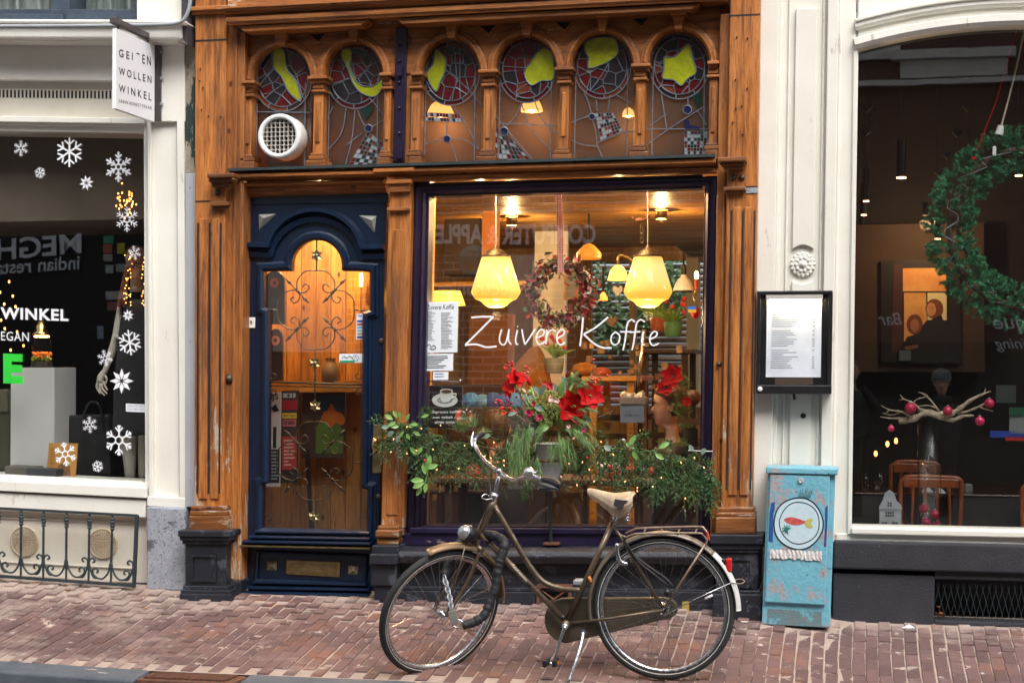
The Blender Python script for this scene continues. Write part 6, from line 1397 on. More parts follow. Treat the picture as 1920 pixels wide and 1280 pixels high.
o = sheet('opening_hours', (793, 663, 849, 695), 'opening hours card under the menu sheet', 'card'); lines(o, .0415, (798, 667, 846, 692), 7, M['ink'], 6, (.5, .95), .35)
o = sheet('small_note', (812, 697, 840, 712), 'small handwritten note under the opening hours', 'note'); lines(o, .0415, (815, 700, 836, 710), 2, pmat('blueink', (.03,.06,.3)), 6, (.4, .9), .2)
m = MB(); m.tube([P(788, 714, .03), P(862, 716, .03), P(864, 711, .03)], .0045, 6); single('curtain_rail', m, M['steel'], 'thin chrome rail above the coffee cup sign', 'rail', smooth=True)
o = thing('espresso_sign', 'black sign with a white coffee cup and chalk lettering behind the pane', 'sign', P(836, 800, .06)); Y = .064
part('board', MB().box((805, 722, 866, 802), Y, Y + .008), M['black'], o)
part('saucer', MB().add([P(834 + 24 * math.cos(a * .2618), 750 + 13 * math.sin(a * .2618), Y - .001) for a in range(24)], [tuple(range(24))]), M['white_p'], o)
part('saucer_well', MB().add([P(834 + 15 * math.cos(a * .2618), 750 + 7 * math.sin(a * .2618), Y - .0015) for a in range(24)], [tuple(range(24))]), pmat('grey_shadow', (.35,.36,.37)), o)
m = MB(); m.add([P(v.x, v.y, Y - .003) for v in cat([(825, 733), (826, 746), (830, 753), (841, 753), (847, 745), (849, 733)], 4)] , [tuple(range(21))]); m.tube([P(v.x, v.y, Y - .003) for v in cat([(848, 738), (855, 738), (853, 744), (846, 747)], 5)], .004, 5); part('cup', m, M['white_p'], o)
part('rim', MB().add([P(837 + 12.3 * math.cos(a * .2618), 733 + 4.8 * math.sin(a * .2618), Y - .004) for a in range(24)], [tuple(range(24))]), M['white_p'], o)
part('coffee', MB().add([P(837 + 10 * math.cos(a * .2618), 734 + 3.6 * math.sin(a * .2618), Y - .005) for a in range(24)], [tuple(range(24))]), pmat('coffee', (.10,.05,.02)), o)
m = MB(); tbox(m, 'Espresso koffie', (810, 769, 862, 776), Y - .001, bold=.015); tbox(m, 'met gebak uit', (810, 779, 862, 786), Y - .001, bold=.015); tbox(m, 'eigen oven', (815, 788, 852, 796), Y - .001, bold=.015); part('lettering', m, M['vinyl'], o)
o = thing('round_sticker', 'round red sticker with white words, at the right of the coffee cup sign', 'sticker', P(870, 795, .04))
part('disc', MB().add([P(870 + 16 * math.cos(a * .2094), 780 + 17 * math.sin(a * .2094), .044) for a in range(30)], [tuple(range(30))]), pmat('sticker_red', (.50,.06,.025)), o)
m = MB(); tbox(m, 'WIJ', (864, 764, 876, 769), .043, bold=.02); tbox(m, 'SCHRIJVEN', (857, 770, 883, 774), .043, bold=.02); tbox(m, 'op', (867, 776, 873, 779), .043, bold=.02); tbox(m, 'vrijdag', (857, 781, 883, 788), .043, bold=.02); part('lettering', m, M['vinyl'], o)
# stickers on the door glass
o = sheet('card_payment_sticker', (668, 588, 681, 636), 'narrow strip of payment card marks at the right of the door glass', 'sticker', Y=.034)
for k, c in enumerate(((.03,.06,.35), (.45,.05,.02), (.10,.35,.6), (.3,.42,.45), (.4,.3,.2), (.02,.04,.2))): part('mark', MB().box((669.5, 600 + k * 6, 679.5, 604 + k * 6), .0325, .0334), pmat('mk', c), o)
m = MB(); tbox(m, 'VISA', (670, 590, 679.5, 594), .0333, bold=.03); part('lettering', m, pmat('visa_blue', (.02,.04,.3)), o)
o = sheet('award_sticker', (636, 663, 681, 680), 'white and green travel award sticker low on the door glass', 'sticker', Y=.034)
part('green_band', MB().box((637, 675.5, 665, 679.5), .0325, .0334), pmat('green_band', (.01,.28,.14)), o)
m = MB(); m.tube([P(v.x, v.y, .0325) for v in cat([(641, 672), (645, 667), (650, 671), (655, 667), (662, 672)], 4)], .003, 4); m.tube([P(667 + 5.5 * math.cos(a * .524), 671 + 5.5 * math.sin(a * .524), .0325) for a in range(13)], .002, 4); m.tube([P(663, 676, .0325), P(667, 668, .0325), P(671, 676, .0325)], .002, 4); part('print', m, M['greyink'], o)
# ribbon wreath
rw = thing('ribbon_wreath', 'wreath of red, pink and green fabric strips hung on a gingham ribbon', 'wreath', P(1050, 612, .22))
r5 = random.Random(77); cols = [(.30,.015,.03), (.42,.04,.06), (.65,.26,.30), (.14,.22,.09), (.24,.32,.14), (.6,.56,.5), (.08,.03,.03), (.33,.02,.03)]
fm = [pm('fabric_%d' % i, c, tuple(k * .6 for k in c), 60, .9) for i, c in enumerate(cols)]
m = MB(); c0 = P(1050, 550, .24)
for k in range(900):
    a = r5.uniform(0, 2 * math.pi); rr_ = .172 + r5.gauss(0, .028); p = c0 + Vector((rr_ * math.cos(a), r5.uniform(-.035, .035), rr_ * math.sin(a)))
    d = Vector((r5.uniform(-1, 1), r5.uniform(-1, .3), r5.uniform(-1, 1))).normalized() * r5.uniform(.016, .032); n_ = d.cross(Vector((r5.uniform(-1, 1), r5.uniform(-1, 1), r5.uniform(-1, 1)))).normalized() * r5.uniform(.007, .014)
    m.add([p - d - n_, p - d * .2 + n_ * .3, p + d + n_, p + d * .8 - n_, p + d * .1 - n_ * 1.2], [(0, 1, 2, 3, 4)], r5.randrange(8))
part('fabric_strips', m, fm, rw, stuff=True); part('hoop', MB().tube([c0 + Vector((.175 * math.cos(a * .26), 0, .175 * math.sin(a * .26))) for a in range(24)], .012, 6, closed=True), fm[6], rw, smooth=True)
gm, nt, bs = _new('red_gingham'); co = _coord(nt, (1, 1, 1)); sp = nt.nodes.new('ShaderNodeSeparateXYZ'); nt.links.new(co, sp.inputs[0]); hh = []
for ax in (0, 2):
    mm_ = nt.nodes.new('ShaderNodeMath'); mm_.operation = 'PINGPONG'; mm_.inputs[1].default_value = .0050; nt.links.new(sp.outputs[ax], mm_.inputs[0]); g2 = nt.nodes.new('ShaderNodeMath'); g2.operation = 'GREATER_THAN'; g2.inputs[1].default_value = .0025; nt.links.new(mm_.outputs[0], g2.inputs[0]); hh.append(g2.outputs[0])
ad = nt.nodes.new('ShaderNodeMath'); ad.operation = 'ADD'; nt.links.new(hh[0], ad.inputs[0]); nt.links.new(hh[1], ad.inputs[1]); dv = nt.nodes.new('ShaderNodeMath'); dv.operation = 'MULTIPLY'; dv.inputs[1].default_value = .5; nt.links.new(ad.outputs[0], dv.inputs[0])
nt.links.new(_ramp(nt, dv.outputs[0], [(0, (.75, .72, .70)), (.5, (.6, .22, .22)), (1, (.42, .02, .03))]), bs.inputs['Base Color']); bs.inputs['Roughness'].default_value = .8
m = MB(); m.poly([(1042, 350), (1052, 350), (1056, 430), (1057, 510), (1045, 512), (1045, 430)], .20, .205); part('ribbon', m, gm, rw); m = MB().poly([(1038, 365), (1046, 360), (1046, 382), (1039, 378)], .21, .214); part('ribbon_loop', m, gm, rw)
# ---- small fir sprig helper shared below
def needles(mb, pts, L, n, rn, droop=0, wd=.0022, spread=1.0, mi=0):
    m_ = len(pts) - 1
    for i in range(n):
        t = (i + rn.random()) / n * m_; k = min(int(t), m_ - 1); f = t - k; p = pts[k].lerp(pts[k + 1], f); tg = (pts[k + 1] - pts[k]).normalized()
        s = tg.orthogonal().normalized(); a = rn.uniform(0, 2 * math.pi); u = (s * math.cos(a) + tg.cross(s) * math.sin(a))
        d = (u * spread + tg * rn.uniform(.6, 1.1)).normalized() * L * rn.uniform(.7, 1.1) * (1 - .4 * t / m_); d.z -= droop * L
        w_ = d.cross(Vector((rn.uniform(-1, 1), rn.uniform(-1, 1), rn.uniform(-1, 1)))).normalized() * wd
        mb.add([p - w_, p + w_, p + d], [(0, 1, 2)], mi)
def spray(mb, p, d, L, rn, nl=.018, droop=.3, side=6, dens=110, mi=0, twig=None):
    d = d.normalized(); pts = [p + d * (L * t) + Vector((0, 0, -droop * L * t * t)) for t in (0, .2, .4, .6, .8, 1)]
    if twig is not None: twig.tube(pts, [.003, .0027, .0022, .0018, .0014, .001], 4)
    needles(mb, pts, nl * 1.2, int(L * dens * 1.9), rn, mi=mi, wd=.0028)
    s = d.cross(Vector((0, -1, .2))).normalized()
    for k in range(side):
        t = .12 + .75 * k / side; q = p + d * (L * t) + Vector((0, 0, -droop * L * t * t)); sg_ = 1 if k % 2 else -1
        e = (d * .8 + s * sg_ * rn.uniform(.7, 1.0) + Vector((0, rn.uniform(-.3, .2), 0))).normalized(); l2 = L * (.5 - .4 * t) * rn.uniform(.8, 1.2)
        pp = [q, q + e * l2 * .5, q + e * l2 + Vector((0, 0, -droop * l2 * .5))]; needles(mb, pp, nl * 1.1, int(l2 * dens * 2.6), rn, mi=mi, wd=.0028)
def petal(mb, c, d, L, Wd, curl, up, mi=0):
    d = d.normalized(); s = d.cross(up).normalized(); n_ = s.cross(d).normalized(); R_ = []
    for i in range(6):
        t = i / 5; w_ = Wd * math.sin(math.pi * (.08 + .86 * t) ** .9) * .5; q = c + d * (L * t) + n_ * (curl * L * (t * t) - .0) ; R_.append([q - s * w_ + n_ * w_ * .35, q - s * w_ * .5 + n_ * w_ * .08, q, q + s * w_ * .5 + n_ * w_ * .08, q + s * w_ + n_ * w_ * .35])
    vs = [v for r in R_ for v in r]; mb.add(vs, [(i * 5 + j, i * 5 + j + 1, i * 5 + j + 6, i * 5 + j + 5) for i in range(5) for j in range(4)], mi)
def amaryllis(par, c, ax, size, rn):
    """six pointed petals flaring round the axis ax"""
    ax = ax.normalized(); s = ax.orthogonal().normalized(); t = ax.cross(s)
    for k in range(6):
        a = 2 * math.pi * k / 6 + rn.uniform(-.15, .15); u = s * math.cos(a) + t * math.sin(a); m = MB(); petal(m, c, (u * (.95 if k % 2 else .8) + ax * .5), size * 1.05, size * .98, -.22, ax); part('petal', m, M['red_p'], par, smooth=True)
    m = MB()
    for k in range(5): m.tube([c, c + ax * size * .4 + (s * rn.uniform(-1, 1) + t * rn.uniform(-1, 1)) * size * .12], .0015, 4)
    m.ell(c + ax * size * .05, size * .10, size * .10, size * .10, 7, 5); part('stamens', m, M['bud'], par)
# bouquet beside the woman
bq_ = thing('window_bouquet', 'red amaryllis and pine bouquet before the hair of the woman', 'bouquet', P(1280, 800, .45)); rn = random.Random(12)
for x, y, s in ((1262, 706, .075), (1248, 726, .055), (1288, 753, .035)): amaryllis(bq_, P(x, y, .44), Vector((-.2, -1, .15)), s, rn)
m = MB()
for k in range(34):
    p = P(rn.uniform(1276, 1302), rn.uniform(712, 800), .50); needles(m, [p, p + Vector((rn.uniform(-.08, -.02), -.02, rn.uniform(-.03, .08)))], .055, 26, rn, wd=.0013, spread=.5)
for k in range(12):
    p = P(rn.uniform(1250, 1295), rn.uniform(820, 838), .40); needles(m, [p, p + Vector((rn.uniform(-.08, -.02), -.02, rn.uniform(-.02, .03)))], .045, 24, rn, wd=.0012, spread=.6)
part('pine', m, M['fir2'], bq_)
part('vase', MB().lathe(P(1295, 880, .5), [(.04, 0), (.05, .1), (.045, .25)], 14), M['dark'], bq_, smooth=True)
# ================================================================ WINDOW OF THE LEFT SHOP
YS = .052
def flat(m, Y, k=.15):
    for v in m.v: v.y = Y + (v.y - Y) * k
    return m
sc_ = 1 / 282
def flake(px, py, r, kind, lab, rot=0):
    c = P(px, py, YS); R_ = r * sc_ * 1.08; m = MB(); o_ = lambda a, q: c + Vector((math.cos(a) * q * R_, 0, math.sin(a) * q * R_)); w_ = max(.0015, R_ * .042)
    if kind == 'star':
        for k in range(8):
            a = R(45 * k + rot); p = [o_(a, .12), o_(a + .36, .52), o_(a, 1), o_(a - .36, .52)]
            m.add(p, [(0, 1, 2, 3)])
        m.v = [v for v in m.v]
    else:
        for k in range(6):
            a = R(60 * k + 30 + rot)
            if kind == 'bold': segs = [((a, 0), (a, 1), 1.6), ((a, .5), (a + .42, .86), 1.5), ((a, .5), (a - .42, .86), 1.5)]
            elif kind == 'lace': segs = [((a, .15), (a, 1), 1), ((a, .4), (a + .38, .62), .9), ((a, .4), (a - .38, .62), .9), ((a, .66), (a + .26, .9), .9), ((a, .66), (a - .26, .9), .9), ((a, .3), (a + R(60), .3), .9)]
            elif kind == 'fern': segs = [((a, .14), (a, 1), 1.7), ((a, .35), (a + .34, .55), 1.4), ((a, .35), (a - .34, .55), 1.4), ((a, .6), (a + .27, .84), 1.4), ((a, .6), (a - .27, .84), 1.4), ((a, .2), (a + R(60), .2), 1.5)]
            else: segs = [((a, .2), (a, 1), 1.3), ((a, .55), (a + .3, .88), 1.2), ((a, .55), (a - .3, .88), 1.2), ((a, .28), (a + R(60), .28), 1.2), ((a, .78), (a + .12, .96), 1), ((a, .78), (a - .12, .96), 1)]
            for p, q, ww in segs: m.tube([o_(*p), o_(*q)], w_ * ww, 6)
        flat(m, YS)
    single('snowflake_sticker', m, M['vinyl'], lab, 'snowflake sticker', 'snowflake stickers on the left shop pane')
for a in ((39, 278, 14, 'lace', 'fine white snowflake sticker in the upper left corner of the pane', 0), (130, 285, 25, 'bold', 'bold open white snowflake sticker, second along the top of the pane', 0), (222, 313, 25, 'fern', 'large thick white snowflake sticker near the top right of the pane', 0),
          (75, 324, 10, 'bold', 'tiny white snowflake sticker below and left of the bold open one', 12), (162, 343, 13, 'star', 'small white eight-pointed star sticker below the bold snowflake', 10), (238, 411, 21, 'lace', 'white snowflake sticker right under the cloud of orange lights', 0),
          (252, 474, 12, 'lace', 'small snowflake sticker over the forehead of the mannequin', 10), (240, 591, 10, 'star', 'tiny white star sticker over the shoulder of the mannequin', 10), (243, 642, 21, 'bold', 'bold white snowflake sticker over the elbow of the mannequin', 8), (197, 671, 14, 'lace', 'small snowflake sticker over the forearm of the mannequin', 15),
          (228, 714, 21, 'star', 'large white eight-pointed star sticker beside the mannequin hand', 0), (168, 796, 14, 'lace', 'small snowflake sticker over the black handbag', 5), (223, 825, 25, 'hex', 'largest lace snowflake sticker over the leg of the mannequin', 0), (122, 851, 20, 'hex', 'snowflake sticker over the orange card', 8), (183, 874, 10, 'bold', 'tiny snowflake sticker low in the pane right of the orange card', 12)): flake(*a[:4], a[4], a[5])
def word(t, b, mat, lab, bold=.015, sy='l', Y=YS, spacing=1.1, shear=0):
    m = MB(); tbox(m, t, b, Y, sy, bold=bold, spacing=spacing, shear=shear); for_ = thing('window_lettering', lab, 'lettering', P((b[0] + b[2]) / 2, b[3], Y)); parts('letter', m, mat, for_)
word('WINKEL', (1, 578, 128, 600), M['vinyl'], 'white capitals across the left shop pane above the glowing bottle', .03); word('EGAN', (2, 622, 54, 639), M['vinyl'], 'thin white capitals left of the glowing bottle', 0)
word('E', (6, 663, 43, 719), pm('green_vinyl', (.03,.62,.05), rough=.5), 'big bright green capital letter at the left edge of the pane', .06)
o = thing('notice_sticker', 'white notice strip at the right edge of the left shop pane', 'sticker', P(253, 771, YS)); part('strip', MB().box((236, 757, 272, 772), YS - .001, YS + .002, 'l'), M['paper'], o)
m = MB(); tbox(m, 'GEEN FIETSEN', (239, 759, 268, 763), YS - .0015, 'l'); tbox(m, 'PLAATSEN AUB', (239, 765, 268, 769), YS - .0015, 'l'); part('print', m, M['greyink'], o)
# plinth, bottle, card, boxes, bag
o = thing('display_plinth', 'tall white square display plinth under the glowing bottle', 'plinth', P(75, 880, .35))
pa, pb = P(20, 689, .30), P(102, 689, .30); zb = zS
part('column', MB().wbox((pa.x, .30, zb), (pb.x, .30 + .30, pa.z)), pm('plinth_white', (.62,.60,.60), (.56,.54,.54), 2, .6), o, bevel=.004)
L = bpy.data.lights.new('display_bulb', 'POINT'); 
bt = thing('glowing_bottle', 'glass bottle with brass cap, glowing coral and moss inside, on the white plinth', 'bottle lamp', P(78, 688, .42)); c = P(78, 688, .42); k = 1 / 278
part('glass_body', MB().lathe(c, [(20 * k, 0), (21 * k, .01), (19 * k, 25 * k), (15.5 * k, 58 * k), (15 * k, 60 * k)], 24), M['glass_c'], bt, smooth=True)
part('cap', MB().lathe(c, [(16 * k, 58 * k), (16 * k, 64 * k), (12 * k, 66 * k), (12 * k, 76 * k), (8 * k, 79 * k), (7 * k, 87 * k), (0, 88 * k)], 20), M['brass2'], bt, smooth=True)
part('light_ring', MB().lathe(c, [(13.5 * k, 55 * k), (13.5 * k, 57.5 * k), (0, 57.5 * k)], 20), emit('bottle_led', (1, .62, .25), 12), bt)
m = MB(); rr5 = random.Random(6); 
for _ in range(60): q = c + Vector((rr5.uniform(-16, 16) * k, rr5.uniform(-10, 10) * k, rr5.uniform(19, 26) * k)); m.ell(q, .008, .008, .010, 5, 4)
part('coral', m, pm('coral_orange', (.75,.13,.03), (.7,.25,.02), 90, .6), bt, stuff=True)
m = MB()
for _ in range(60): q = c + Vector((rr5.uniform(-17, 17) * k, rr5.uniform(-10, 10) * k, rr5.uniform(12, 18) * k)); m.ell(q, .009, .009, .008, 5, 4)
part('moss', m, pm('moss_yellow', (.35,.38,.02), (.15,.2,.02), 90, .8), bt, stuff=True); part('base', MB().lathe(c, [(19 * k, .002), (19 * k, 11 * k), (0, 11 * k)], 20), pm('dark_soil', (.03,.02,.012)), bt)
o = thing('orange_card', 'orange printed card standing in the left shop window', 'card', P(115, 896, .2)); part('card', MB().poly([(92, 830), (146, 831), (141, 895), (86, 893)], .20, .206), pm('card_orange', (.62,.30,.08), (.55,.25,.06), 4, .6), o)
lines(o, .1995, (94, 838, 104, 872), 8, pm('card_print', (.40,.18,.05)), 3)
m = MB(); m.add([P(v.x, v.y, .198) for v in cat([(106, 895), (108, 875), (118, 868), (130, 872), (132, 895)], 4)], [tuple(range(17))]); part('picture', m, pm('card_brown', (.20,.09,.04), (.35,.18,.08), 50), o)
single('taupe_box', MB().box((8, 874, 63, 892), .12, .26, 'l'), pm('taupe', (.14,.12,.10)), 'taupe leather wallet box at the front left of the display', 'box', bevel=.01); single('grey_box', MB().box((48, 878, 106, 893), .10, .2, 'l'), pm('slate', (.05,.055,.06)), 'dark grey wallet box in front of the orange card', 'box', bevel=.01)
o = thing('black_handbag', 'black leather handbag with two handles standing right of the white plinth', 'handbag', P(165, 890, .5)); lea = pm('black_leather', (.012,.013,.015), (.03,.03,.033), 8, .33, bump=.15)
part('bag', MB().poly([(127, 778), (204, 776), (207, 893), (121, 893)], .5, .66), lea, o, bevel=.015)
part('handle', MB().tube([P(v.x, v.y, .49) for v in cat([(156, 805), (158, 775), (166, 757), (175, 753), (184, 757), (190, 772), (192, 803)], 5)], .008, 7), lea, o, smooth=True); part('strap', MB().box((154, 800, 194, 809), .488, .5, 'l'), lea, o); 
o = thing('olive_handbag', 'olive leather bag cut by the left edge of the photograph, beside the white plinth', 'handbag', P(-10, 890, .4)); part('bag', MB().poly([(-60, 735), (14, 728), (20, 735), (19, 885), (-60, 880)], .34, .5), pm('olive_leather', (.07,.065,.04)), o, bevel=.015); part('flap', MB().poly([(-60, 730), (12, 730), (14, 772), (-60, 775)], .325, .34), pm('olive_leather2', (.12,.11,.07)), o, bevel=.01)
single('spot_rail', MB().box((152, 290, 173, 297), .6, .64, 'l').box((160, 296, 164, 303), .6, .63, 'l').poly([(158, 302), (176, 306), (170, 326), (154, 320)], .58, .66), pm('beige_spot', (.16,.13,.11)), 'beige spot lamp on the ceiling rail at the top of the left shop window', 'spot lamp')
# orange fairy lights
em_o = emit('fairy_orange', (1, .32, .06), 6); rf_ = random.Random(8)
def bulbs(name, pts, Y, r, mat, lab, cat_): 
    c_ = P(*pts[0], Y); o = thing(name, lab, cat_, c_)
    b0 = MB().ell((0, 0, 0), r, r, r * 1.4, 6, 4).mesh('bulb', mat)
    for q in pts:
        b = bpy.data.objects.new('bulb', b0); C.objects.link(b); b.parent = o; b.location = P(q[0], q[1], Y + (q[2] if len(q) > 2 else 0)) - c_
    return o
bulbs('light_cloud', [(236 + rf_.gauss(0, 10), 372 + rf_.gauss(0, 12)) for _ in range(34)], .3, .0045, em_o, 'small cloud of orange points of light above the mannequin', 'fairy lights')
bulbs('fairy_lights', [(17, 528), (0, 548), (24, 555), (8, 570), (29, 575), (9, 616), (32, 622), (44, 648), (20, 656), (2, 600)], .6, .007, em_o, 'scattered warm fairy lights at the left edge of the shop pane', 'fairy lights')
# mannequin
mq = thing('mannequin', 'white mannequin with glittering brown wig and black dress at the right of the window', 'mannequin', P(250, 895, .45)); YMQ = .45
MQ = pm('mannequin_skin', (.60,.54,.48), (.55,.49,.43), 3, .5)
def skin_tube(mb, pts, Y, n=10):   # pts (px, py, radius px[, dY])
    a = cat([(p[0], p[1], 0) for p in pts], 4); rr = []; yy = []
    m_ = len(pts) - 1
    for i in range(len(a)):
        t = min(i / 4, m_); k_ = min(int(t), m_ - 1); f = t - k_; rr.append((pts[k_][2] * (1 - f) + pts[k_ + 1][2] * f) / 275); g_ = lambda j: pts[j][3] if len(pts[j]) > 3 else 0; yy.append(g_(k_) * (1 - f) + g_(k_ + 1) * f)
    mb.tube([P(v.x, v.y, Y + y) for v, y in zip(a, yy)], rr, n)
m = MB(); hc = P(256, 524, YMQ); headmesh(m, hc, -math.pi / 2 + .15, .88)
part('body', m, MQ, mq, smooth=True)
m = MB(); skin_tube(m, [(224, 575, 3.5), (222, 596, 6), (220, 618, 7.5), (216, 640, 8), (208, 664, 7.5), (201, 684, 5.5), (196, 698, 5)], YMQ - .05)
skin_tube(m, [(196, 696, 5), (190, 706, 7), (187, 716, 6)], YMQ - .05); 
for a in ([(184, 714, 2.2), (181, 724, 2), (184, 732, 1.6), (188, 738, 1.3)], [(187, 718, 2.3), (187, 730, 2), (192, 737, 1.6), (196, 741, 1.3)], [(191, 718, 2.2), (192, 728, 2), (197, 734, 1.6), (201, 738, 1.2)], [(194, 714, 2), (197, 723, 1.8), (200, 729, 1.4), (202, 731, 1.1)], [(197, 704, 2.3), (200, 710, 2), (199, 716, 1.8), (197, 720, 1.3)]): skin_tube(m, a, YMQ - .06, 7)
part('arm', m, MQ, mq, smooth=True)
m = MB(); skin_tube(m, [(216, 632, 5), (235, 630, 5.5), (255, 631, 5), (276, 634, 5)], YMQ - .09); part('forearm', m, MQ, mq, smooth=True)
m = MB(); skin_tube(m, [(272, 722, 4), (269, 732, 3)], YMQ - .09); skin_tube(m, [(268, 730, 2), (266, 738, 1.5)], YMQ - .09, 6); skin_tube(m, [(271, 733, 2), (269, 742, 1.5)], YMQ - .09, 6); part('hand', m, MQ, mq, smooth=True)
m = MB(); skin_tube(m, [(240, 800, 17), (241, 830, 15.5), (243, 860, 12), (244, 900, 8.5)], YMQ + .02, 14); skin_tube(m, [(272, 800, 14), (270, 850, 11), (268, 900, 8)], YMQ + .05, 14); part('legs', m, MQ, mq, smooth=True)
part('dress', MB().prism([P(x, y, YMQ - .14) for x, y in ((232, 568), (240, 560), (275, 560), (285, 575), (290, 700), (290, 815), (207, 818), (210, 720), (217, 640), (222, 600))], .27), pm('black_dress', (.022,.020,.024), rough=.8), mq, bevel=.03)
m = MB(); rh = random.Random(15)
for k in range(260):
    u = rh.uniform(-1, 1); x0_ = 256 + 14 * u; top_ = 463 + 8 * u * u; inner = abs(u) < .55; 
    if inner: pts = [(x0_, top_, 0), (x0_ + 2 * u, top_ + 14, -.05), (x0_ + 4 * u, rh.uniform(490, 503), -.10)]
    else: s_ = 1 if u > 0 else -1; pts = [(x0_, top_, 0), (256 + 20 * u, 500, -.04), (256 + 22 * s_ + rh.uniform(-7, 6), 535, -.05), (256 + (26 * s_ if s_ < 0 else 18) + rh.uniform(-10, 8), rh.uniform(555, 578), -.05)]
    m.tube([P(a[0], a[1], YMQ - .06 + a[2] + rh.uniform(-.01, .02)) for a in pts], .0052, 4)
m.ell(P(256, 480, YMQ + .0), .075, .08, .07, 12, 8)
part('wig', m, pm('brown_wig', (.20,.065,.025), (.08,.028,.014), 60, .35), mq, stuff=True)
bulbs('hair_lights', [((256 + rf_.choice((-1, 1)) * rf_.uniform(8, 24)), rf_.uniform(475, 575)) for _ in range(60)], YMQ - .16, .0030, em_o, 'tiny orange lights strung through the wig of the mannequin', 'fairy lights')
L = bpy.data.lights.new('shop_fill', 'POINT'); L.energy = 60; L.color = (1, .86, .72); L.shadow_soft_size = .05; o = thing('shop_fill_lamp', 'warm unseen lamp added above the left shop window to brighten its display', 'lamp', (P(110, 300, .22).x, .20, P(60, 205, .22).z)); lo = bpy.data.objects.new('shop_fill', L); C.objects.link(lo); lo.parent = o; part('holder', MB().lathe(Vector(o.location), [(.05, .12), (.05, .06), (.04, .08)], 12), M['black'], o)  # unseen lamp added to brighten plinth and mannequin

# ================================================================ WINDOW OF THE RESTAURANT
o = thing('portrait_photograph', 'large dark photograph of two seated figures before a glowing window on the tan wall', 'picture', P(1726, 680, 1.97))
YP2 = 1.96; part('canvas', MB().poly([(1652, 488), (1800, 486), (1800, 681), (1652, 679)], YP2, YP2 + .03), pm('photo_black', (.012,.008,.007), rough=.5), o)
gw = pm('photo_glow', (.9,.5,.15), (.75,.3,.06), 9, .6); 
def pp(px, mat, nm_, y): m = MB(); m.add([P(a, b, YP2 - y) for a, b in px], [tuple(range(len(px)))]); part(nm_, m, mat, o)
pp([(1693, 503), (1774, 502), (1774, 546), (1693, 546)], pm('photo_amber', (.95,.48,.14), (.8,.3,.08), 12), 'glow', .001); pp([(1695, 549), (1736, 549), (1738, 600), (1705, 640), (1695, 640)], pm('photo_amber2', (.95,.5,.15), (.8,.32,.08), 14), 'glow', .001); pp([(1739, 549), (1775, 549), (1775, 600), (1739, 600)], pm('photo_amber3', (.95,.75,.35), (.95,.85,.5), 10), 'glow', .001)
pp([(1676, 495), (1692, 495), (1694, 640), (1682, 660), (1672, 660)], pm('photo_curtain', (.07,.018,.012)), 'curtain', .001)
dkf = pm('photo_cloth', (.010,.008,.008)); hrf = pm('photo_hair', (.28,.07,.02), (.16,.04,.012), 70); skf = pm('photo_skin', (.85,.42,.20), (.6,.26,.1), 20)
def el(cx, cy, rx, ry, n=18): return [(cx + rx * math.cos(a * 2 * math.pi / n), cy + ry * math.sin(a * 2 * math.pi / n)) for a in range(n)]
pp(el(1752, 579, 17, 19), hrf, 'hair', .002); pp(el(1715, 608, 15, 19), hrf, 'hair', .002)
pp([(1765, 590), (1772, 612), (1774, 680), (1728, 680), (1732, 612), (1745, 600)], dkf, 'figure', .0025); pp([(1700, 632), (1730, 622), (1742, 640), (1742, 680), (1690, 680), (1692, 650)], dkf, 'figure', .003)
pp(el(1746, 580, 9, 13), skf, 'face', .0035); pp(el(1715, 610, 8.5, 12.5), pm('photo_skin2', (.50,.19,.08)), 'face', .0035); pp([(1695, 650), (1722, 645), (1721, 652), (1700, 656)], pm('photo_skin3', (.25,.09,.04)), 'hands', .004)
part('small_card', MB().box((1686, 657, 1708, 676), YP2 - .03, YP2 - .01, 'r'), pm('card_bluegrey', (.10,.13,.14)), o)
# pendants and heart garlands
def rod(cx, y0, y1, Y, yt, r, lab, lit=True):
    o = thing('tube_pendant', lab, 'lamp', P(cx, y1, Y), 'black tube lamps in the restaurant'); k = 1 / 275
    part('tube', MB().tube([P(cx, y0, Y), P(cx, y1, Y)], r * k, 12), M['black'], o, smooth=False); part('cord', MB().tube([P(cx, yt, Y), P(cx, y0, Y)], .003, 4), M['black'], o)
    if lit: part('lit_end', MB().lathe(P(cx, y1, Y), [(r * k * .9, -.004), (0, -.004)], 12), emit('tube_end', (1, .55, .25), 5), o); m = MB().lathe(P(cx, y1, Y), [(r * k, -.001), (r * k, -.008), (r * k * .85, -.008)], 12); part('lit_rim', m, bpy.data.materials['tube_end'], o)
rod(1690, 263, 332, .8, 130, 8, 'black tube lamp hanging alone at the left of the restaurant window'); rod(1910, 250, 328, 1.0, 120, 6, 'black tube lamp at the right edge of the photograph')
for i, (x, y) in enumerate(((1624, 376), (1620, 402), (1618, 427), (1617, 447), (1758, 447))): rod(x, y - 60 if i != 4 else 400, y, 1.2 + .5 * (i % 4), 140, 5, ('first and highest of the tube lamps in the left column', 'second tube lamp down in the left column', 'third tube lamp down in the left column', 'lowest tube lamp in the left column', 'tube lamp beside the wreath, behind its left side')[i])
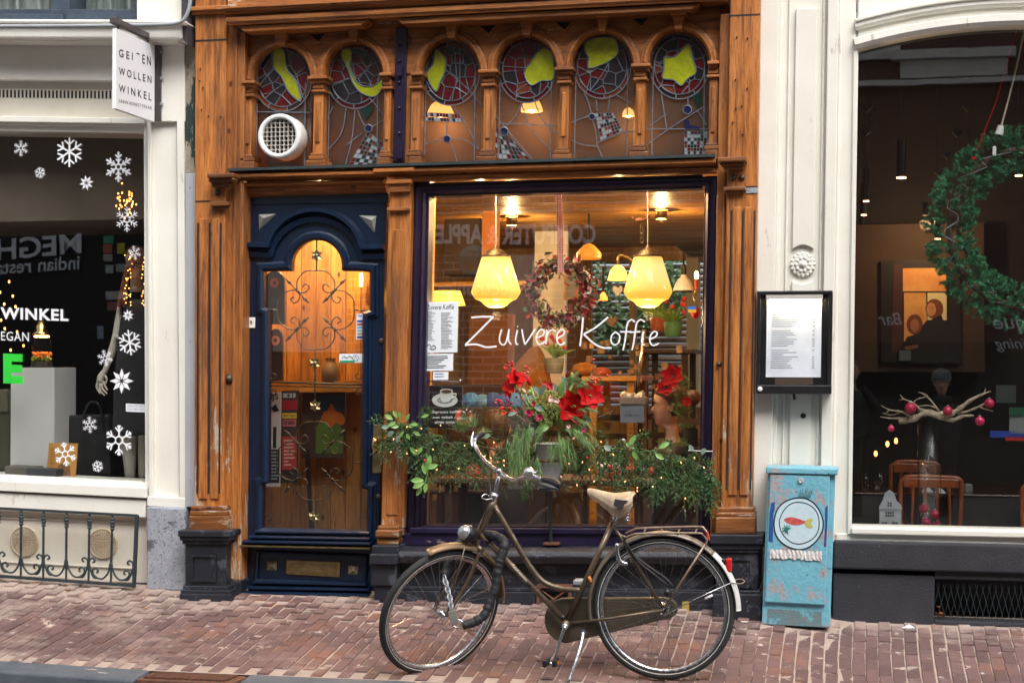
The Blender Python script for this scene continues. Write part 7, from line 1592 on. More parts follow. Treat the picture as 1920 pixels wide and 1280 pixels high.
for i, (x, y) in enumerate(((1625, 200), (1622, 246), (1815, 200), (1795, 248), (1776, 289), (1760, 322))):
    f_ = [(0, -5), (6, -8), (12, -6), (11, 0), (0, 11), (-11, 0), (-12, -6), (-6, -8)]
    o = thing('dark_heart', 'dark hanging heart, ' + ('upper one at the left edge of the restaurant window', 'lower one at the left edge of the restaurant window', 'topmost of the four stepping down to the wreath', 'second of the four stepping down to the wreath', 'third of the four stepping down to the wreath', 'lowest of the four stepping down to the wreath')[i], 'ornament', P(x, y, .7), 'dark hearts on cords')
    part('heart', MB().poly([(x + a * (1 - .06 * i), y + b * (1 - .06 * i)) for a, b in f_], .7, .74), pm('heart_black', (.006,.005,.005)), o, bevel=.006); part('cord', MB().tube([P(x, y + 8, .72), P(x, 420, .72)], .003, 4), M['black'], o)
# fir wreath
fw = thing('fir_wreath', 'large green artificial fir wreath hung in the restaurant window, cut by the right edge', 'wreath', P(1935, 600, .33)); rw_ = random.Random(41)
cw = P(1930, 428, .33); RW = 138 / 312; m = MB(); tw = MB()
for k in range(900):
    a = rw_.uniform(0, 2 * math.pi); th = rw_.uniform(0, 6.28); q = cw + Vector(((RW + .075 * math.cos(th)) * math.cos(a), .05 * math.sin(th) - .01, (RW * 1.04 + .075 * math.cos(th)) * math.sin(a)))
    d = (q - (cw + Vector((RW * math.cos(a), 0, RW * 1.04 * math.sin(a))))).normalized() + Vector((-math.sin(a), 0, math.cos(a))) * rw_.uniform(-.9, .9); p2_ = q + d.normalized() * .075
    needles(m, [q, p2_], .034, 64, rw_, wd=.0032, spread=.9)
part('needles', m, M['fir3'], fw, stuff=True); part('frame', MB().tube([cw + Vector((RW * math.cos(a * .2618), 0, RW * 1.04 * math.sin(a * .2618))) for a in range(24)], .022, 8, closed=True), M['twig'], fw, smooth=True)
m = MB(); pts = [cw + Vector((RW * math.cos(R(a)) + .05 * math.sin(a * .3), -.075, RW * 1.04 * math.sin(R(a)))) for a in range(60, 330, 5)]; m.tube(pts, .0025, 4); part('light_cable', m, pm('clear_cable', (.3,.36,.4)), fw)
m = MB(); m.tube([P(1905, 60, .3), P(1868, 190, .3), P(1825, 300, .27)], .004, 5); single('hanging_string', m, M['red_p'], 'red cord holding up the fir wreath', 'cord'); m = MB().ell(P(1826, 298, .26), .018, .015, .014); single('red_knot', m, M['red_p'], 'red knot where the cord meets the fir wreath', 'knot')
m = MB(); m.tube([P(v.x, v.y, .25) for v in cat([(1925, 40), (1905, 130), (1890, 190), (1877, 238)], 5)], .0055, 6); single('white_cable', m, pm('cream_cable', (.6,.52,.42)), 'cream cable running down to a plug above the fir wreath', 'cable')
o = thing('white_plug', 'white plug socket hanging above the fir wreath', 'plug', P(1874, 256, .25)); part('plug', MB().tube([P(1877, 236, .25), P(1873, 253, .25)], [.018, .024], 10), M['white_p'], o); part('pin', MB().tube([P(1873, 253, .25), P(1871, 264, .25)], .012, 6), M['black'], o); single('white_tie', MB().box((1861, 274, 1868, 292), .24, .25, 'r'), M['white_p'], 'small white tie at the top of the fir wreath', 'tie', bevel=.004)
# branch centrepiece with baubles in a glass cylinder
o = thing('driftwood_branch', 'pale twisted branch lying on the tall glass vase', 'branch', P(1750, 795, .30)); dw = pm('driftwood', (.42,.34,.25), (.22,.17,.12), 30, .75, bump=.6, bsc=40); YD2 = .30; k = 1 / 320
def branch(m, pts, Y):
    a = cat([(p[0], p[1]) for p in pts], 4); rr = []; n_ = len(pts) - 1
    for i in range(len(a)): t = min(i / 4, n_); q = min(int(t), n_ - 1); f = t - q; rr.append((pts[q][2] * (1 - f) + pts[q + 1][2] * f) * k * .82 * (1 + .14 * math.sin(i * 1.7) + .1 * math.sin(i * 4.1)))
    m.tube([P(v.x, v.y, Y) for v in a], rr, 8)
m = MB()
for pts, dy in (([(1685, 790, 6), (1710, 786, 7), (1735, 775, 6), (1760, 780, 7), (1785, 787, 5), (1805, 780, 4), (1826, 779, 2)], 0), ([(1760, 784, 5), (1782, 776, 6), (1800, 765, 5), (1820, 750, 4), (1840, 740, 2.6), (1858, 733, 1)], -.02), ([(1720, 768, 5), (1740, 772, 6), (1765, 776, 6), (1790, 775, 4)], .02),
    ([(1795, 776, 3), (1822, 768, 2.6), (1845, 757, 2), (1858, 748, 1)], 0), ([(1845, 739, 2), (1848, 728, .8)], 0), ([(1838, 764, 2), (1862, 771, 1)], 0), ([(1710, 782, 3), (1690, 772, 2.4), (1668, 768, 1.5), (1652, 760, .7)], 0), ([(1690, 772, 2), (1672, 778, 1.2), (1655, 774, .6)], .01), ([(1700, 784, 3), (1672, 784, 1.6), (1650, 781, .8)], 0),
    ([(1668, 768, 1.3), (1660, 775, .6)], 0), ([(1725, 768, 2.6), (1712, 755, 2), (1695, 748, 1.4), (1688, 740, .7)], 0), ([(1695, 748, 1.3), (1686, 750, .6)], 0), ([(1712, 755, 1.6), (1720, 748, 1.2), (1740, 742, 1), (1728, 736, .6)], 0), ([(1760, 770, 2.4), (1745, 750, 1.8), (1730, 738, 1.2), (1722, 735, .6)], .01), ([(1757, 765, 1.6), (1740, 760, 1.2), (1715, 762, .8)], 0)):
    branch(m, pts, YD2 + dy)
part('wood', m, dw, o, smooth=True)
bm_ = pm('matt_pink_bauble', (.42,.012,.055), rough=.38); bs_m = pm('shiny_pink_bauble', (.60,.01,.10), rough=.12, coat=1)
def bauble(x, y, r, mat, lab, Y=.26, g='pink baubles in the restaurant window'):
    c = P(x, y, Y); o = thing('bauble', lab, 'bauble', c, g); part('ball', MB().ell(c, r * k, r * k, r * k, 18, 12), mat, o, smooth=True); part('cap', MB().lathe(c, [(r * k * .25, r * k * .95), (r * k * .25, r * k * 1.18), (0, r * k * 1.18)], 8), M['zinc'], o); return o
for a in ((1707, 765, 10.5, bm_, 'matt pink bauble on the left arm of the branch'), (1777, 770, 9, bm_, 'matt pink bauble in the middle of the branch'), (1855, 756, 9, bm_, 'matt pink bauble at the raised right tip of the branch'), (1837, 789, 9, bs_m, 'shiny pink bauble hanging from the right of the branch'), (1671, 803, 6.5, bs_m, 'small shiny pink bauble hanging from the left of the branch')): bauble(*a)
for i, a in enumerate(((1732, 953, 9), (1753, 964, 9), (1736, 979, 9), (1757, 984, 8), (1728, 990, 7), (1745, 990, 7))): bauble(a[0], a[1], a[2], bs_m if i == 2 else bm_, ('topmost pink bauble inside the glass vase', 'pink bauble against the right side of the vase', 'shiniest pink bauble in the heap inside the vase', 'low pink bauble at the right inside the vase', 'lowest pink bauble at the left inside the vase', 'lowest middle pink bauble inside the vase')[i], .30 + .03 * (i % 2), 'pink baubles inside the glass vase')
c = P(1743, 1000, .32); h = P(1743, 796, .32).z - c.z
o = thing('glass_vase', 'tall clear glass cylinder vase with pink baubles under the pale branch', 'vase', c); part('cylinder', MB().lathe(c, [(0, .012), (20 * k, .012), (20 * k, .0), (21.5 * k, 0), (21.5 * k, h), (20.5 * k, h), (20.5 * k, .02)], 28), M['glass_c'], o, smooth=True)
# little house lantern
o = thing('house_lantern', 'grey metal lantern shaped like a gabled canal house beside the vase', 'lantern', P(1668, 997, .24)); zm = pm('lantern_grey', (.26,.27,.30), (.20,.21,.24), 20, .6)
q = [(1649, 997), (1649, 948), (1655, 938), (1659, 925), (1668, 918), (1677, 925), (1681, 938), (1690, 948), (1690, 997)]
part('front', MB().poly(q, .22, .25), zm, o, bevel=.003); part('side', MB().poly([(1649, 950), (1690, 950), (1690, 997), (1649, 997)], .251, .36), zm, o); part('ledge', MB().box((1648, 951, 1691, 954), .212, .219, 'r'), zm, o)
for b in ((1664, 941, 1672, 949), (1660, 959, 1668, 968), (1668.8, 959, 1676, 968), (1653, 978, 1663, 994), (1673, 978, 1683, 994)):
    part('window_opening', MB().box(b, .2185, .2195, 'r'), M['ink'], o); m = MB(); xm, ym = (b[0] + b[2]) / 2, (b[1] + b[3]) / 2; m.box((xm - .5, b[1], xm + .5, b[3]), .2175, .2182, 'r'); m.box((b[0], ym - .5, b[2], ym + .5), .2165, .2172, 'r'); parts('glazing_bar', m, zm, o)
# chairs, table, glasses
def ochair(x0_, x1_, yt, Y, lab):
    o = thing('orange_chair', lab, 'chair', P((x0_ + x1_) / 2, 1040, Y), 'orange wood chairs'); mt = bpy.data.materials.get('orange_chair_wood') or pm('orange_chair_wood', (.30,.075,.02), (.20,.05,.015), 8, .3, st=(1, 1, .2), coat=.4); ox = mt
    w_ = x1_ - x0_; pts = [(x0_, 1010), (x0_ - 2, yt + 22), (x0_ + 4, yt + 6), (x0_ + 18, yt), (x1_ - 18, yt + 2), (x1_ - 3, yt + 6), (x1_ + 1, yt + 22), (x1_ - 4, 1010)]
    part('back_frame', MB().tube([P(v.x, v.y, Y) for v in cat(pts, 4)], 4.6 * k, 8), mt, o, smooth=True)
    part('top_rail', MB().poly([(x0_ + 4, yt + 2), (x1_ - 4, yt + 5), (x1_ - 4, yt + 22), (x0_ + 4, yt + 20)], Y - .012, Y + .012), mt, o, bevel=.006)
    for i in range(4): x = x0_ + w_ * (.2 + .2 * i); part('spindle', MB().tube([P(x, yt + 20, Y), P(x + (2 - i) * -2, 1008, Y)], [3.4 * k, 2.4 * k], 7), mt, o)
    part('seat', MB().box((x0_ - 2, 1010, x1_ + 4, 1018), Y - .3, Y + .1, 'r'), mt, o, bevel=.01)
ochair(1690, 1802, 893, .95, 'orange bow-backed wooden chair behind the glass vase'); ochair(1672, 1760, 865, 1.5, 'second orange chair, further back behind the lantern'); ochair(1918, 2010, 905, .9, 'orange chair cut by the right edge of the photograph')
o = thing('dining_table', 'dark dining table laid for guests behind the glass vase', 'table', P(1780, 1100, 1.3)); part('table_top', MB().wbox((P(1600, 925, 1.05).x, 1.05, P(1700, 929, 1.05).z), (3.0, 1.9, P(1700, 924, 1.05).z)), pm('dark_table', (.05,.018,.012), rough=.22, coat=.6), o, bevel=.01); part('cloth_edge', MB().wbox((P(1600, 925, 1.06).x, 1.06, P(1700, 990, 1.06).z), (3.0, 1.08, P(1700, 930, 1.06).z)), M['dark'], o)
def wineglass(x, y, Y, s, lab):
    c = P(x, y, Y); o = thing('wine_glass', lab, 'glass', c, 'wine glasses on the dining table'); part('bowl', MB().lathe(c, [(.032 * s, 0), (.033 * s, .003), (.004 * s, .008), (.004 * s, .075 * s), (.02 * s, .09 * s), (.036 * s, .12 * s), (.038 * s, .15 * s), (.032 * s, .18 * s), (.031 * s, .18 * s), (.036 * s, .15 * s), (.034 * s, .12 * s), (.0, .088 * s)], 18), M['glass_c'], o, smooth=True)
wineglass(1725, 925, 1.3, .95, 'wine glass just left of the vase'); wineglass(1785, 925, 1.3, .95, 'wine glass right of the vase')
def tumbler(x, y, Y, r, h, lab): c = P(x, y, Y); m = MB().lathe(c, [(0, .003), (r, 0), (r * 1.05, h), (r * .95, h), (r * .9, .01), (0, .012)], 16); single('tumbler', m, M['glass_c'], lab, 'glass', 'glasses at the left of the dining table', smooth=True)
tumbler(1622, 924, 1.2, .035, .13, 'clear ribbed tumbler at the left edge of the restaurant window'); tumbler(1649, 924, 1.2, .035, .14, 'greenish tumbler second from the left edge of the restaurant window')
for i, (x, y) in enumerate(((1738, 916), (1762, 918))): single('napkin', MB().poly([(x - 9, y + 6), (x - 3, y - 5), (x + 5, y - 1), (x + 12, y + 6)], 1.1, 1.14), M['paper'], ('white folded napkin behind the left of the vase', 'white folded napkin behind the right of the vase')[i], 'napkin', 'napkins')
single('candle_jar', MB().lathe(P(1815, 924, 1.3), [(.03, 0), (.03, .05), (.02, .06)], 12, caps=True), pm('jar_grey', (.25,.25,.27)), 'small pale candle jar on the table right of the vase', 'jar')
for b, c, lab in (((1857, 808, 1925, 820), (.02, .07, .45), 'flat bright blue thing on a shelf at the right edge'), ((1886, 818, 1925, 826), (.5, .02, .02), 'flat bright red thing under the blue one at the right edge'), ((1893, 764, 1930, 812), (.26, .29, .30), 'pale card with a green top at the right edge'), ((1868, 722, 1905, 755), (.07, .085, .075), 'greenish grey card standing beside the branch tip')):
    o = single('shelf_item', MB().box(b, .9, .93, 'r'), pm('item', c), lab, 'shelf item')
single('green_strip', MB().box((1893, 764, 1930, 778), .885, .895, 'r'), pm('strip_green', (.02,.14,.06)), 'green band across the top of the pale card', 'card')
for i, (x, y) in enumerate(((1680, 826), (1664, 832), (1684, 868), (1642, 850), (1730, 870))):
    m = MB().ell(P(x, y, 1.5), .012, .012, .02, 8, 5); single('candle_flame', m, emit('flame_%d' % i, (1, .35, .1), 2.5), 'small orange candle glint, ' + ('just under the small hanging bauble', 'left of the glint under the small bauble', 'above the wine glass', 'nearest the left window edge', 'glowing through the vase')[i], 'candle', 'candle glints in the restaurant')
L = bpy.data.lights.new('restaurant_bulb', 'POINT'); L.energy = 7; L.color = (1, .62, .30); L.shadow_soft_size = .04
o = thing('restaurant_wall_spot', 'warm ceiling spot above the portrait photograph', 'lamp', P(1735, 405, 1.55)); lo = bpy.data.objects.new('restaurant_bulb', L); C.objects.link(lo); lo.parent = o; lo.location = (0, 0, -.06); part('tube', MB().tube([P(1735, 404, 1.55), P(1735, 380, 1.55)], .02, 10), M['black'], o)
# ---- the two people mirrored in the restaurant pane, standing behind the camera
def mirP(px, py, d): v = P(px, py, d); return Vector((v.x, .126 - v.y, v.z))
fc = mirP(1765, 737, 9.9); o = person('companion with a striped knitted cap and dark scarf, mirrored in the restaurant pane', fc, math.pi / 2, 1.0, (.02,.02,.02), M['blackcloth'], 'cap')
sm, nt, bs = _new('striped_knit'); co = _coord(nt, (0, 0, 1)); wv = nt.nodes.new('ShaderNodeTexWave'); wv.bands_direction = 'Z'; wv.inputs['Scale'].default_value = 14; nt.links.new(co, wv.inputs['Vector']); nt.links.new(_ramp(nt, wv.outputs['Fac'], [(.45, (.02, .025, .035)), (.55, (.35, .36, .37))]), bs.inputs['Base Color']); bs.inputs['Roughness'].default_value = .9
part('knitted_cap', MB().lathe(fc + Vector((0, -.012, .14)), [(.112, 0), (.116, .03), (.114, .07), (.098, .11), (.06, .14), (0, .15)], 20), sm, o, smooth=True); part('scarf', MB().lathe(fc + Vector((0, -.01, -.10)), [(.10, -.02), (.12, .02), (.115, .06), (.09, .08)], 16), M['blackcloth'], o, smooth=True)
m = MB().lathe(fc + Vector((0, -.02, -fc.z + RZ)), [(.10, 0), (.16, .4), (.2, .85), (.22, 1.2), (.2, fc.z - RZ - .2)], 16, caps=True); part('long_coat', m, M['blackcloth'], o, smooth=True)
pc = Vector((CAM.x - .02, CAM.y - .32, CAM.z - .16)); o = person('photographer in a dark jacket with raised elbows, mirrored in the restaurant pane', pc, math.pi / 2, 1.0, (.03,.02,.015), M['blackcloth'], 'loose')
for sx in (-1, 1): part('sleeve', MB().tube([pc + Vector((sx * .20, -.02, -.17)), pc + Vector((sx * .27, .10, -.30)), pc + Vector((sx * .12, .24, -.06))], [.065, .06, .04], 10), M['blackcloth'], o, smooth=True)
part('trousers', MB().lathe(Vector((pc.x, pc.y - .03, RZ)), [(.11, 0), (.13, .5), (.17, .9), (.18, pc.z - RZ - .55)], 14, caps=True), M['blackcloth'], o, smooth=True)
# ================================================================ GARLAND AND BOUQUET
ga = thing('fir_garland', 'long fir garland with tiny lights hung across the front of the coffee house window', 'garland', P(1030, 880, -.15)); rg = random.Random(19)
gpath = cat([(722, 796), (760, 805), (800, 822), (850, 832), (905, 838), (960, 850), (1020, 850), (1090, 842), (1150, 836), (1200, 842), (1250, 856), (1300, 866), (1330, 885)], 8)
GP = [P(v.x, v.y, -.16) for v in gpath]
part('wire', MB().tube(GP + [P(1338, 846, -.09)], .006, 6), M['twig'], ga)
m = MB(); m2 = MB(); tw = MB()
for k in range(215):
    t = rg.random() * (len(GP) - 2); i = int(t); c = GP[i].lerp(GP[i + 1], t - i) + Vector((rg.uniform(-.02, .02), rg.uniform(-.05, .04), rg.uniform(-.06, .05)))
    u = t / (len(GP) - 1); a = rg.choice((rg.uniform(-2.9, -.3), rg.uniform(-2.6, -.5), rg.uniform(.2, 2.9))); L_ = rg.uniform(.08, .20) * (1.1 if a < 0 else .65)
    d = Vector((math.cos(a), rg.uniform(-.5, .1), math.sin(a))); spray(m if rg.random() < .62 else m2, c, d, L_, rg, nl=.016, droop=.4, side=6, dens=170, twig=tw)
for (x, y, dx, dy, L_) in ((880, 845, .35, -1, .22), (860, 850, .1, -1, .17), (1165, 850, 0, -1, .22), (1240, 870, -.1, -1, .22), (1262, 872, .1, -1, .2), (1210, 858, -.3, -1, .18), (1300, 880, .5, -1, .26), (1318, 880, .45, -1, .22), (1335, 885, .1, -1, .16), (1290, 870, .2, -1, .24), (810, 860, -.2, -1, .2), (760, 820, -.1, -1, .12), (745, 815, -.5, -1, .12), (800, 835, 0, -1, .24), (880, 790, -.3, 1, .12), (800, 800, 0, 1, .15), (745, 790, -.6, .6, .1), (985, 905, 0, -1, .10), (1170, 870, .1, -1, .2), (1230, 865, -.05, -1, .26)):
    spray(m, P(x, y, -.2), Vector((dx, -.25, dy)), L_, rg, nl=.018, droop=.15, side=10, dens=240, twig=tw)
part('fir_needles', m, M['fir'], ga, stuff=True); part('light_fir_needles', m2, leafmat('yellow_green_needles', (.06,.13,.03), (.11,.20,.06)), ga, stuff=True); part('twigs', tw, M['twig'], ga, stuff=True)
m = MB()
for (x, y, dx, dy, n_) in ((860, 810, .5, .7, 9), (870, 805, -.4, .6, 8), (895, 815, .7, .2, 8), (880, 800, .1, 1, 8)):
    for j in range(n_):
        p = P(x + rg.uniform(-12, 12), y + rg.uniform(-6, 6), -.22); needles(m, [p, p + Vector((dx, -.1, dy)).normalized() * .06], .075, 14, rg, wd=.0013, spread=.55)
part('long_pine_needles', m, M['fir2'], ga, stuff=True)
def leaf(par, p, d, L_, W_, mat=M['leaf'], up=Vector((0, -1, .3)), nm='leaf'):
    d = d.normalized(); s = d.cross(up).normalized(); n_ = s.cross(d).normalized(); v = []
    for i in range(6):
        t = i / 5; w_ = W_ * .5 * math.sin(math.pi * t) ** .8; q = p + d * L_ * t - n_ * (.12 * L_ * t * t); v += [q - s * w_ + n_ * w_ * .3, q, q + s * w_ + n_ * w_ * .3]
    m = MB().add(v, [(i * 3 + j, i * 3 + j + 1, i * 3 + j + 4, i * 3 + j + 3) for i in range(5) for j in range(2)]); return part(nm, m, mat, par, smooth=True)
for (x, y, a, L_) in ((737, 786, 150, .06), (742, 792, 200, .055), (748, 800, 170, .06), (760, 790, 60, .055), (752, 785, 100, .05), (765, 800, 20, .06), (770, 795, 0, .05), (757, 808, 230, .05), (745, 783, 120, .05), (775, 808, -30, .05), (790, 782, 20, .05), (762, 812, -60, .045),
                   (782, 852, 130, .06), (783, 852, 60, .055), (800, 878, 20, .07), (801, 880, 80, .085), (798, 890, 100, .08), (795, 900, 180, .08), (796, 905, 200, .08), (792, 912, 235, .065), (800, 905, 260, .06),
                   (1180, 835, 60, .07), (1190, 840, 150, .06), (1186, 845, -60, .06), (1235, 840, 30, .07), (1228, 850, -30, .06)):
    leaf(ga, P(x, y, -.24 - rg.uniform(0, .04)), Vector((math.cos(R(a)), rg.uniform(-.4, .1), math.sin(R(a)))), L_ * 1.0, L_ * .45)
for (x, y, a, L_) in ((730, 800, 180, .05), (738, 808, 220, .05), (748, 815, 260, .05), (905, 820, 20, .05), (1145, 845, 140, .05), (1300, 846, 120, .045), (1315, 852, 60, .045)): leaf(ga, P(x, y, -.23), Vector((math.cos(R(a)), -.2, math.sin(R(a)))), L_, L_ * .6, M['leafg'], nm='grey_leaf')
part('flower_stem', MB().tube([P(v.x, v.y, -.25) for v in cat([(800, 850), (803, 880), (797, 905)], 4)], .003, 5), M['leaf'], ga)
fb = emit('fairy_warm', (1, .40, .16), 1.4); b0 = MB().ell((0, 0, 0), .0028, .0028, .007, 6, 4).mesh('bulb', fb); gl0 = Vector(ga.location)
fix = [(733, 847), (738, 823), (763, 850), (781, 844), (790, 803), (763, 800), (826, 797), (871, 835), (909, 855), (920, 858), (945, 863), (926, 829), (860, 878), (819, 880), (1076, 821), (1127, 828), (1150, 852), (1092, 866), (1067, 869), (1082, 909), (1105, 880), (1114, 902), (1172, 902), (1195, 914), (1224, 912), (1285, 934), (1277, 867), (1302, 858), (1320, 876), (1060, 835), (1057, 854), (1195, 920), (1052, 893), (945, 872), (812, 842), (1240, 895)]
for (x, y) in fix: b = bpy.data.objects.new('bulb', b0); C.objects.link(b); b.parent = ga; b.location = P(x, y, -.27) - gl0; b.rotation_euler = (rg.uniform(-1, 1), rg.uniform(-1, 1), 0)
m = MB()
for a, b in zip(fix[:-1:2], fix[1::2]):
    if abs(a[0] - b[0]) < 80: m.tube([P(a[0], a[1], -.26), P((a[0] + b[0]) / 2, (a[1] + b[1]) / 2 + 12, -.25), P(b[0], b[1], -.26)], .0012, 3)
part('light_wire', m, pm('green_wire', (.02,.05,.03)), ga, stuff=True)
for x, y in ((796, 863), (1143, 884 - 10), (1100, 858)): part('berry', MB().ell(P(x, y, -.25), .009, .009, .009, 8, 6), M['red_b'], ga, smooth=True)
# stand and bucket
bk = thing('zinc_bucket', 'galvanised zinc bucket holding the bouquet in the middle of the garland', 'bucket', P(1030, 915, -.22)); kb_ = 1 / 312; cb = P(1030, 914, -.22); hb = P(1030, 832, -.22).z - cb.z
part('bucket', MB().lathe(cb, [(0, .003), (20 * kb_, .0), (20.5 * kb_, .004), (25.5 * kb_, hb), (27 * kb_, hb + .003), (26 * kb_, hb + .006), (24.5 * kb_, hb), (19.5 * kb_, .008)], 32), M['zinc'], bk, smooth=True)
part('band', MB().lathe(cb, [(23.6 * kb_, hb * .60), (24.4 * kb_, hb * .60), (24.8 * kb_, hb * .66), (24.2 * kb_, hb * .66)], 32), M['rust'], bk, smooth=True)
st2 = thing('bucket_stand', 'thin dark iron pole carrying the zinc bucket, standing on the window sill', 'stand', P(1033, 1020, -.10)); part('pole', MB().tube([P(1031, 915, -.16), P(1033, 1018, -.07)], .010, 8), M['iron'], st2); part('foot', MB().box((1018, 1017, 1048, 1022), -.10, -.036), M['rust'], st2, bevel=.003); part('tray', MB().lathe(cb + Vector((0, 0, -.012)), [(0, .006), (.07, .006), (.07, 0), (0, 0)], 20), M['iron'], st2)
bo = thing('bouquet', 'big bouquet of red amaryllis, berries, pine and green blossom in the zinc bucket', 'bouquet', P(1030, 832, -.22)); rb = random.Random(23); YB2 = -.26
def amary(x, y, ax, s): amaryllis(bo, P(x, y, YB2 - .05), Vector(ax), s, rb)
amary(965, 722, (-.55, -.5, .25), .082); amary(968, 712, (.3, -.7, .6), .06); amary(1078, 762, (-.15, -1, -.05), .098); amary(1106, 742, (.4, -.8, .15), .082); amary(1071, 775, (-.2, -1, -.3), .06)
# stems and buds
for (x, y, x1_, y1_) in ((966, 722, 1010, 800), (1080, 765, 1045, 815), (1107, 745, 1060, 810), (995, 725, 1020, 800), (1075, 715, 1045, 800), (985, 740, 1010, 800)): part('stem', MB().tube([P(x, y, YB2), P(x1_, y1_, YB2 + .03)], .006, 7), M['leaf'], bo, smooth=True)
for (x, y, a, s, mt) in ((993, 722, 100, .05, 'red_p'), (986, 738, 130, .045, 'leaf'), (978, 735, 150, .04, 'leaf'), (1074, 712, 95, .045, 'bud'), (990, 742, 70, .04, 'bud')): d = Vector((math.cos(R(a)), -.15, math.sin(R(a)))); p = P(x, y, YB2 - .03); part('flower_bud', MB().tube([p, p + d * s * .35, p + d * s * .7, p + d * s], [.005, .013, .011, .002], 8), M[mt] if mt != 'leaf' else pm('cream_bud', (.55,.5,.3), (.4,.42,.2), 30), bo, smooth=True)
m = MB()
for cx, cy, r in ((1010, 752, .05), (1030, 738, .045), (1042, 752, .05), (1012, 775, .045), (1025, 790, .04), (1055, 748, .04), (996, 762, .035), (1030, 765, .05), (1060, 790, .035), (1045, 775, .04)):
    c = P(cx, cy, YB2 - .02)
    for _ in range(70): d = Vector((rb.gauss(0, 1), rb.gauss(0, 1), rb.gauss(0, 1))).normalized() * r * rb.random() ** .4; m.ell(c + d, .0055, .0055, .0055, 4, 3)
part('green_blossom', m, M['bud'], bo, stuff=True)
for cx, cy, s, c in ((1034, 748, .018, (.75,.45,.38)), (1043, 751, .015, (.75,.5,.42)), (991, 775, .020, (.5,.01,.08)), (1012, 783, .02, (.35,.01,.06)), (1032, 724, .02, (.6,.02,.03)), (1095, 807, .012, (.5,.02,.12)), (1000, 757, .014, (.4,.02,.06)), (945, 775, .013, (.6,.06,.02)), (1022, 718, .012, (.6,.02,.02)), (1066, 800, .01, (.6,.4,.4))):
    p = P(cx, cy, YB2 - .08); o_ = MB()
    for _ in range(9): d = Vector((rb.uniform(-1, 1), -rb.uniform(.1, 1), rb.uniform(-1, 1))); petal(o_, p, d, s * 1.3, s * 1.2, -.3, Vector((0, -1, .1)))
    part('small_flower', o_, pm('bloom', c, tuple(k_ * .7 for k_ in c), 50, .6), bo, smooth=True)
def berries(pts, side):
    bm = MB(); bt_ = MB(); P3 = [P(v.x, v.y, YB2 - .02) for v in cat(pts, 4)]; bt_.tube(P3, [.003 - .0015 * i / len(P3) for i in range(len(P3))], 5); part('berry_twig', bt_, pm('grey_twig', (.22,.15,.11)), bo)
    for i in range(side):
        t = rb.uniform(.25, 1) * (len(P3) - 1); k_ = min(int(t), len(P3) - 2); p = P3[k_].lerp(P3[k_ + 1], t - k_) + Vector((rb.uniform(-.018, .018), rb.uniform(-.02, .0), rb.uniform(-.012, .012))); bm.ell(p, .0072, .0072, .0072, 7, 5)
    part('berries', bm, M['red_b'], bo, smooth=True, stuff=True)
berries([(985, 780), (975, 740), (965, 705), (958, 678)], 16); berries([(975, 740), (985, 705), (990, 682)], 7); berries([(965, 700), (955, 690), (947, 688)], 8); berries([(985, 790), (960, 770), (940, 755), (928, 752)], 16); berries([(960, 770), (955, 745), (958, 735)], 12); berries([(970, 780), (950, 765), (935, 768)], 8)
berries([(1055, 790), (1085, 745), (1110, 715), (1130, 695)], 5); berries([(1100, 725), (1118, 712), (1128, 698)], 5); berries([(1090, 740), (1120, 715), (1148, 700)], 3); berries([(1100, 730), (1107, 712), (1115, 690), (1108, 668)], 2); berries([(1060, 800), (1100, 790), (1150, 770)], 0); berries([(1040, 780), (1020, 730), (1010, 705)], 0)
for (x, y, a, L_, W_) in ((1010, 745, 60, .09, .03), (1050, 740, 75, .09, .035), (1045, 735, 110, .06, .025), (1000, 800, 250, .08, .03), (970, 772, 200, .06, .02), (1075, 800, -20, .09, .035), (1085, 815, -50, .08, .03), (1030, 800, 200, .09, .035), (1020, 770, 150, .07, .03), (1090, 790, 10, .07, .03), (1055, 820, -80, .09, .04), (1065, 725, 120, .07, .03), (1015, 740, 130, .07, .03)):
    leaf(bo, P(x, y, YB2 - .04), Vector((math.cos(R(a)), -.35, math.sin(R(a)))), L_, W_ * 1.15, M['leafg'] if W_ < .034 else M['leaf'])
m = MB()
for (x, y, a, n_, L_) in ((985, 800, 255, 9, .12), (970, 815, 262, 9, .16), (960, 830, 268, 8, .15), (980, 845, 272, 8, .13), (1000, 860, 275, 6, .10), (1050, 815, 290, 7, .10), (1060, 830, 280, 5, .12), (1060, 800, 330, 7, .12), (1080, 812, 320, 6, .12), (1062, 722, 60, 7, .08), (1075, 725, 30, 6, .08), (1040, 825, 265, 6, .1), (1090, 770, 40, 5, .06), (1010, 800, 230, 7, .1), (1075, 780, 350, 6, .1)):
    for j in range(n_):
        p = P(x + rb.uniform(-14, 14), y + rb.uniform(-8, 8), YB2 - .07 + rb.uniform(-.03, .03)); d = Vector((math.cos(R(a + rb.uniform(-18, 18))), -.12, math.sin(R(a + rb.uniform(-18, 18))))).normalized()
        q = [p, p + d * L_ * .5, p + d * L_ + Vector((0, 0, -.02))]; needles(m, q, .055, 30, rb, droop=.35, wd=.0013, spread=.42)
part('pine_needles', m, M['fir2'], bo, stuff=True)
m = MB()
for (x, y, a) in ((1040, 800, 90), (1020, 810, 120), (1060, 780, 40), (990, 780, 160), (1045, 760, 80), (1070, 760, 20), (1030, 820, 200), (1000, 800, 190), (1015, 790, 100), (1050, 795, 60)):
    spray(m, P(x, y, YB2 + .02), Vector((math.cos(R(a)), -.2, math.sin(R(a)))), .15, rb, nl=.02, side=7, dens=220)
part('fir_sprigs', m, M['fir'], bo, stuff=True)
# small extras hung near the garland's end
m = MB().tube([P(1290, 844, -.11), P(1338, 846, -.092)], .003, 5); single('garland_hook', m, M['zinc'], 'thin wire hook tying the garland to the right window frame', 'hook')

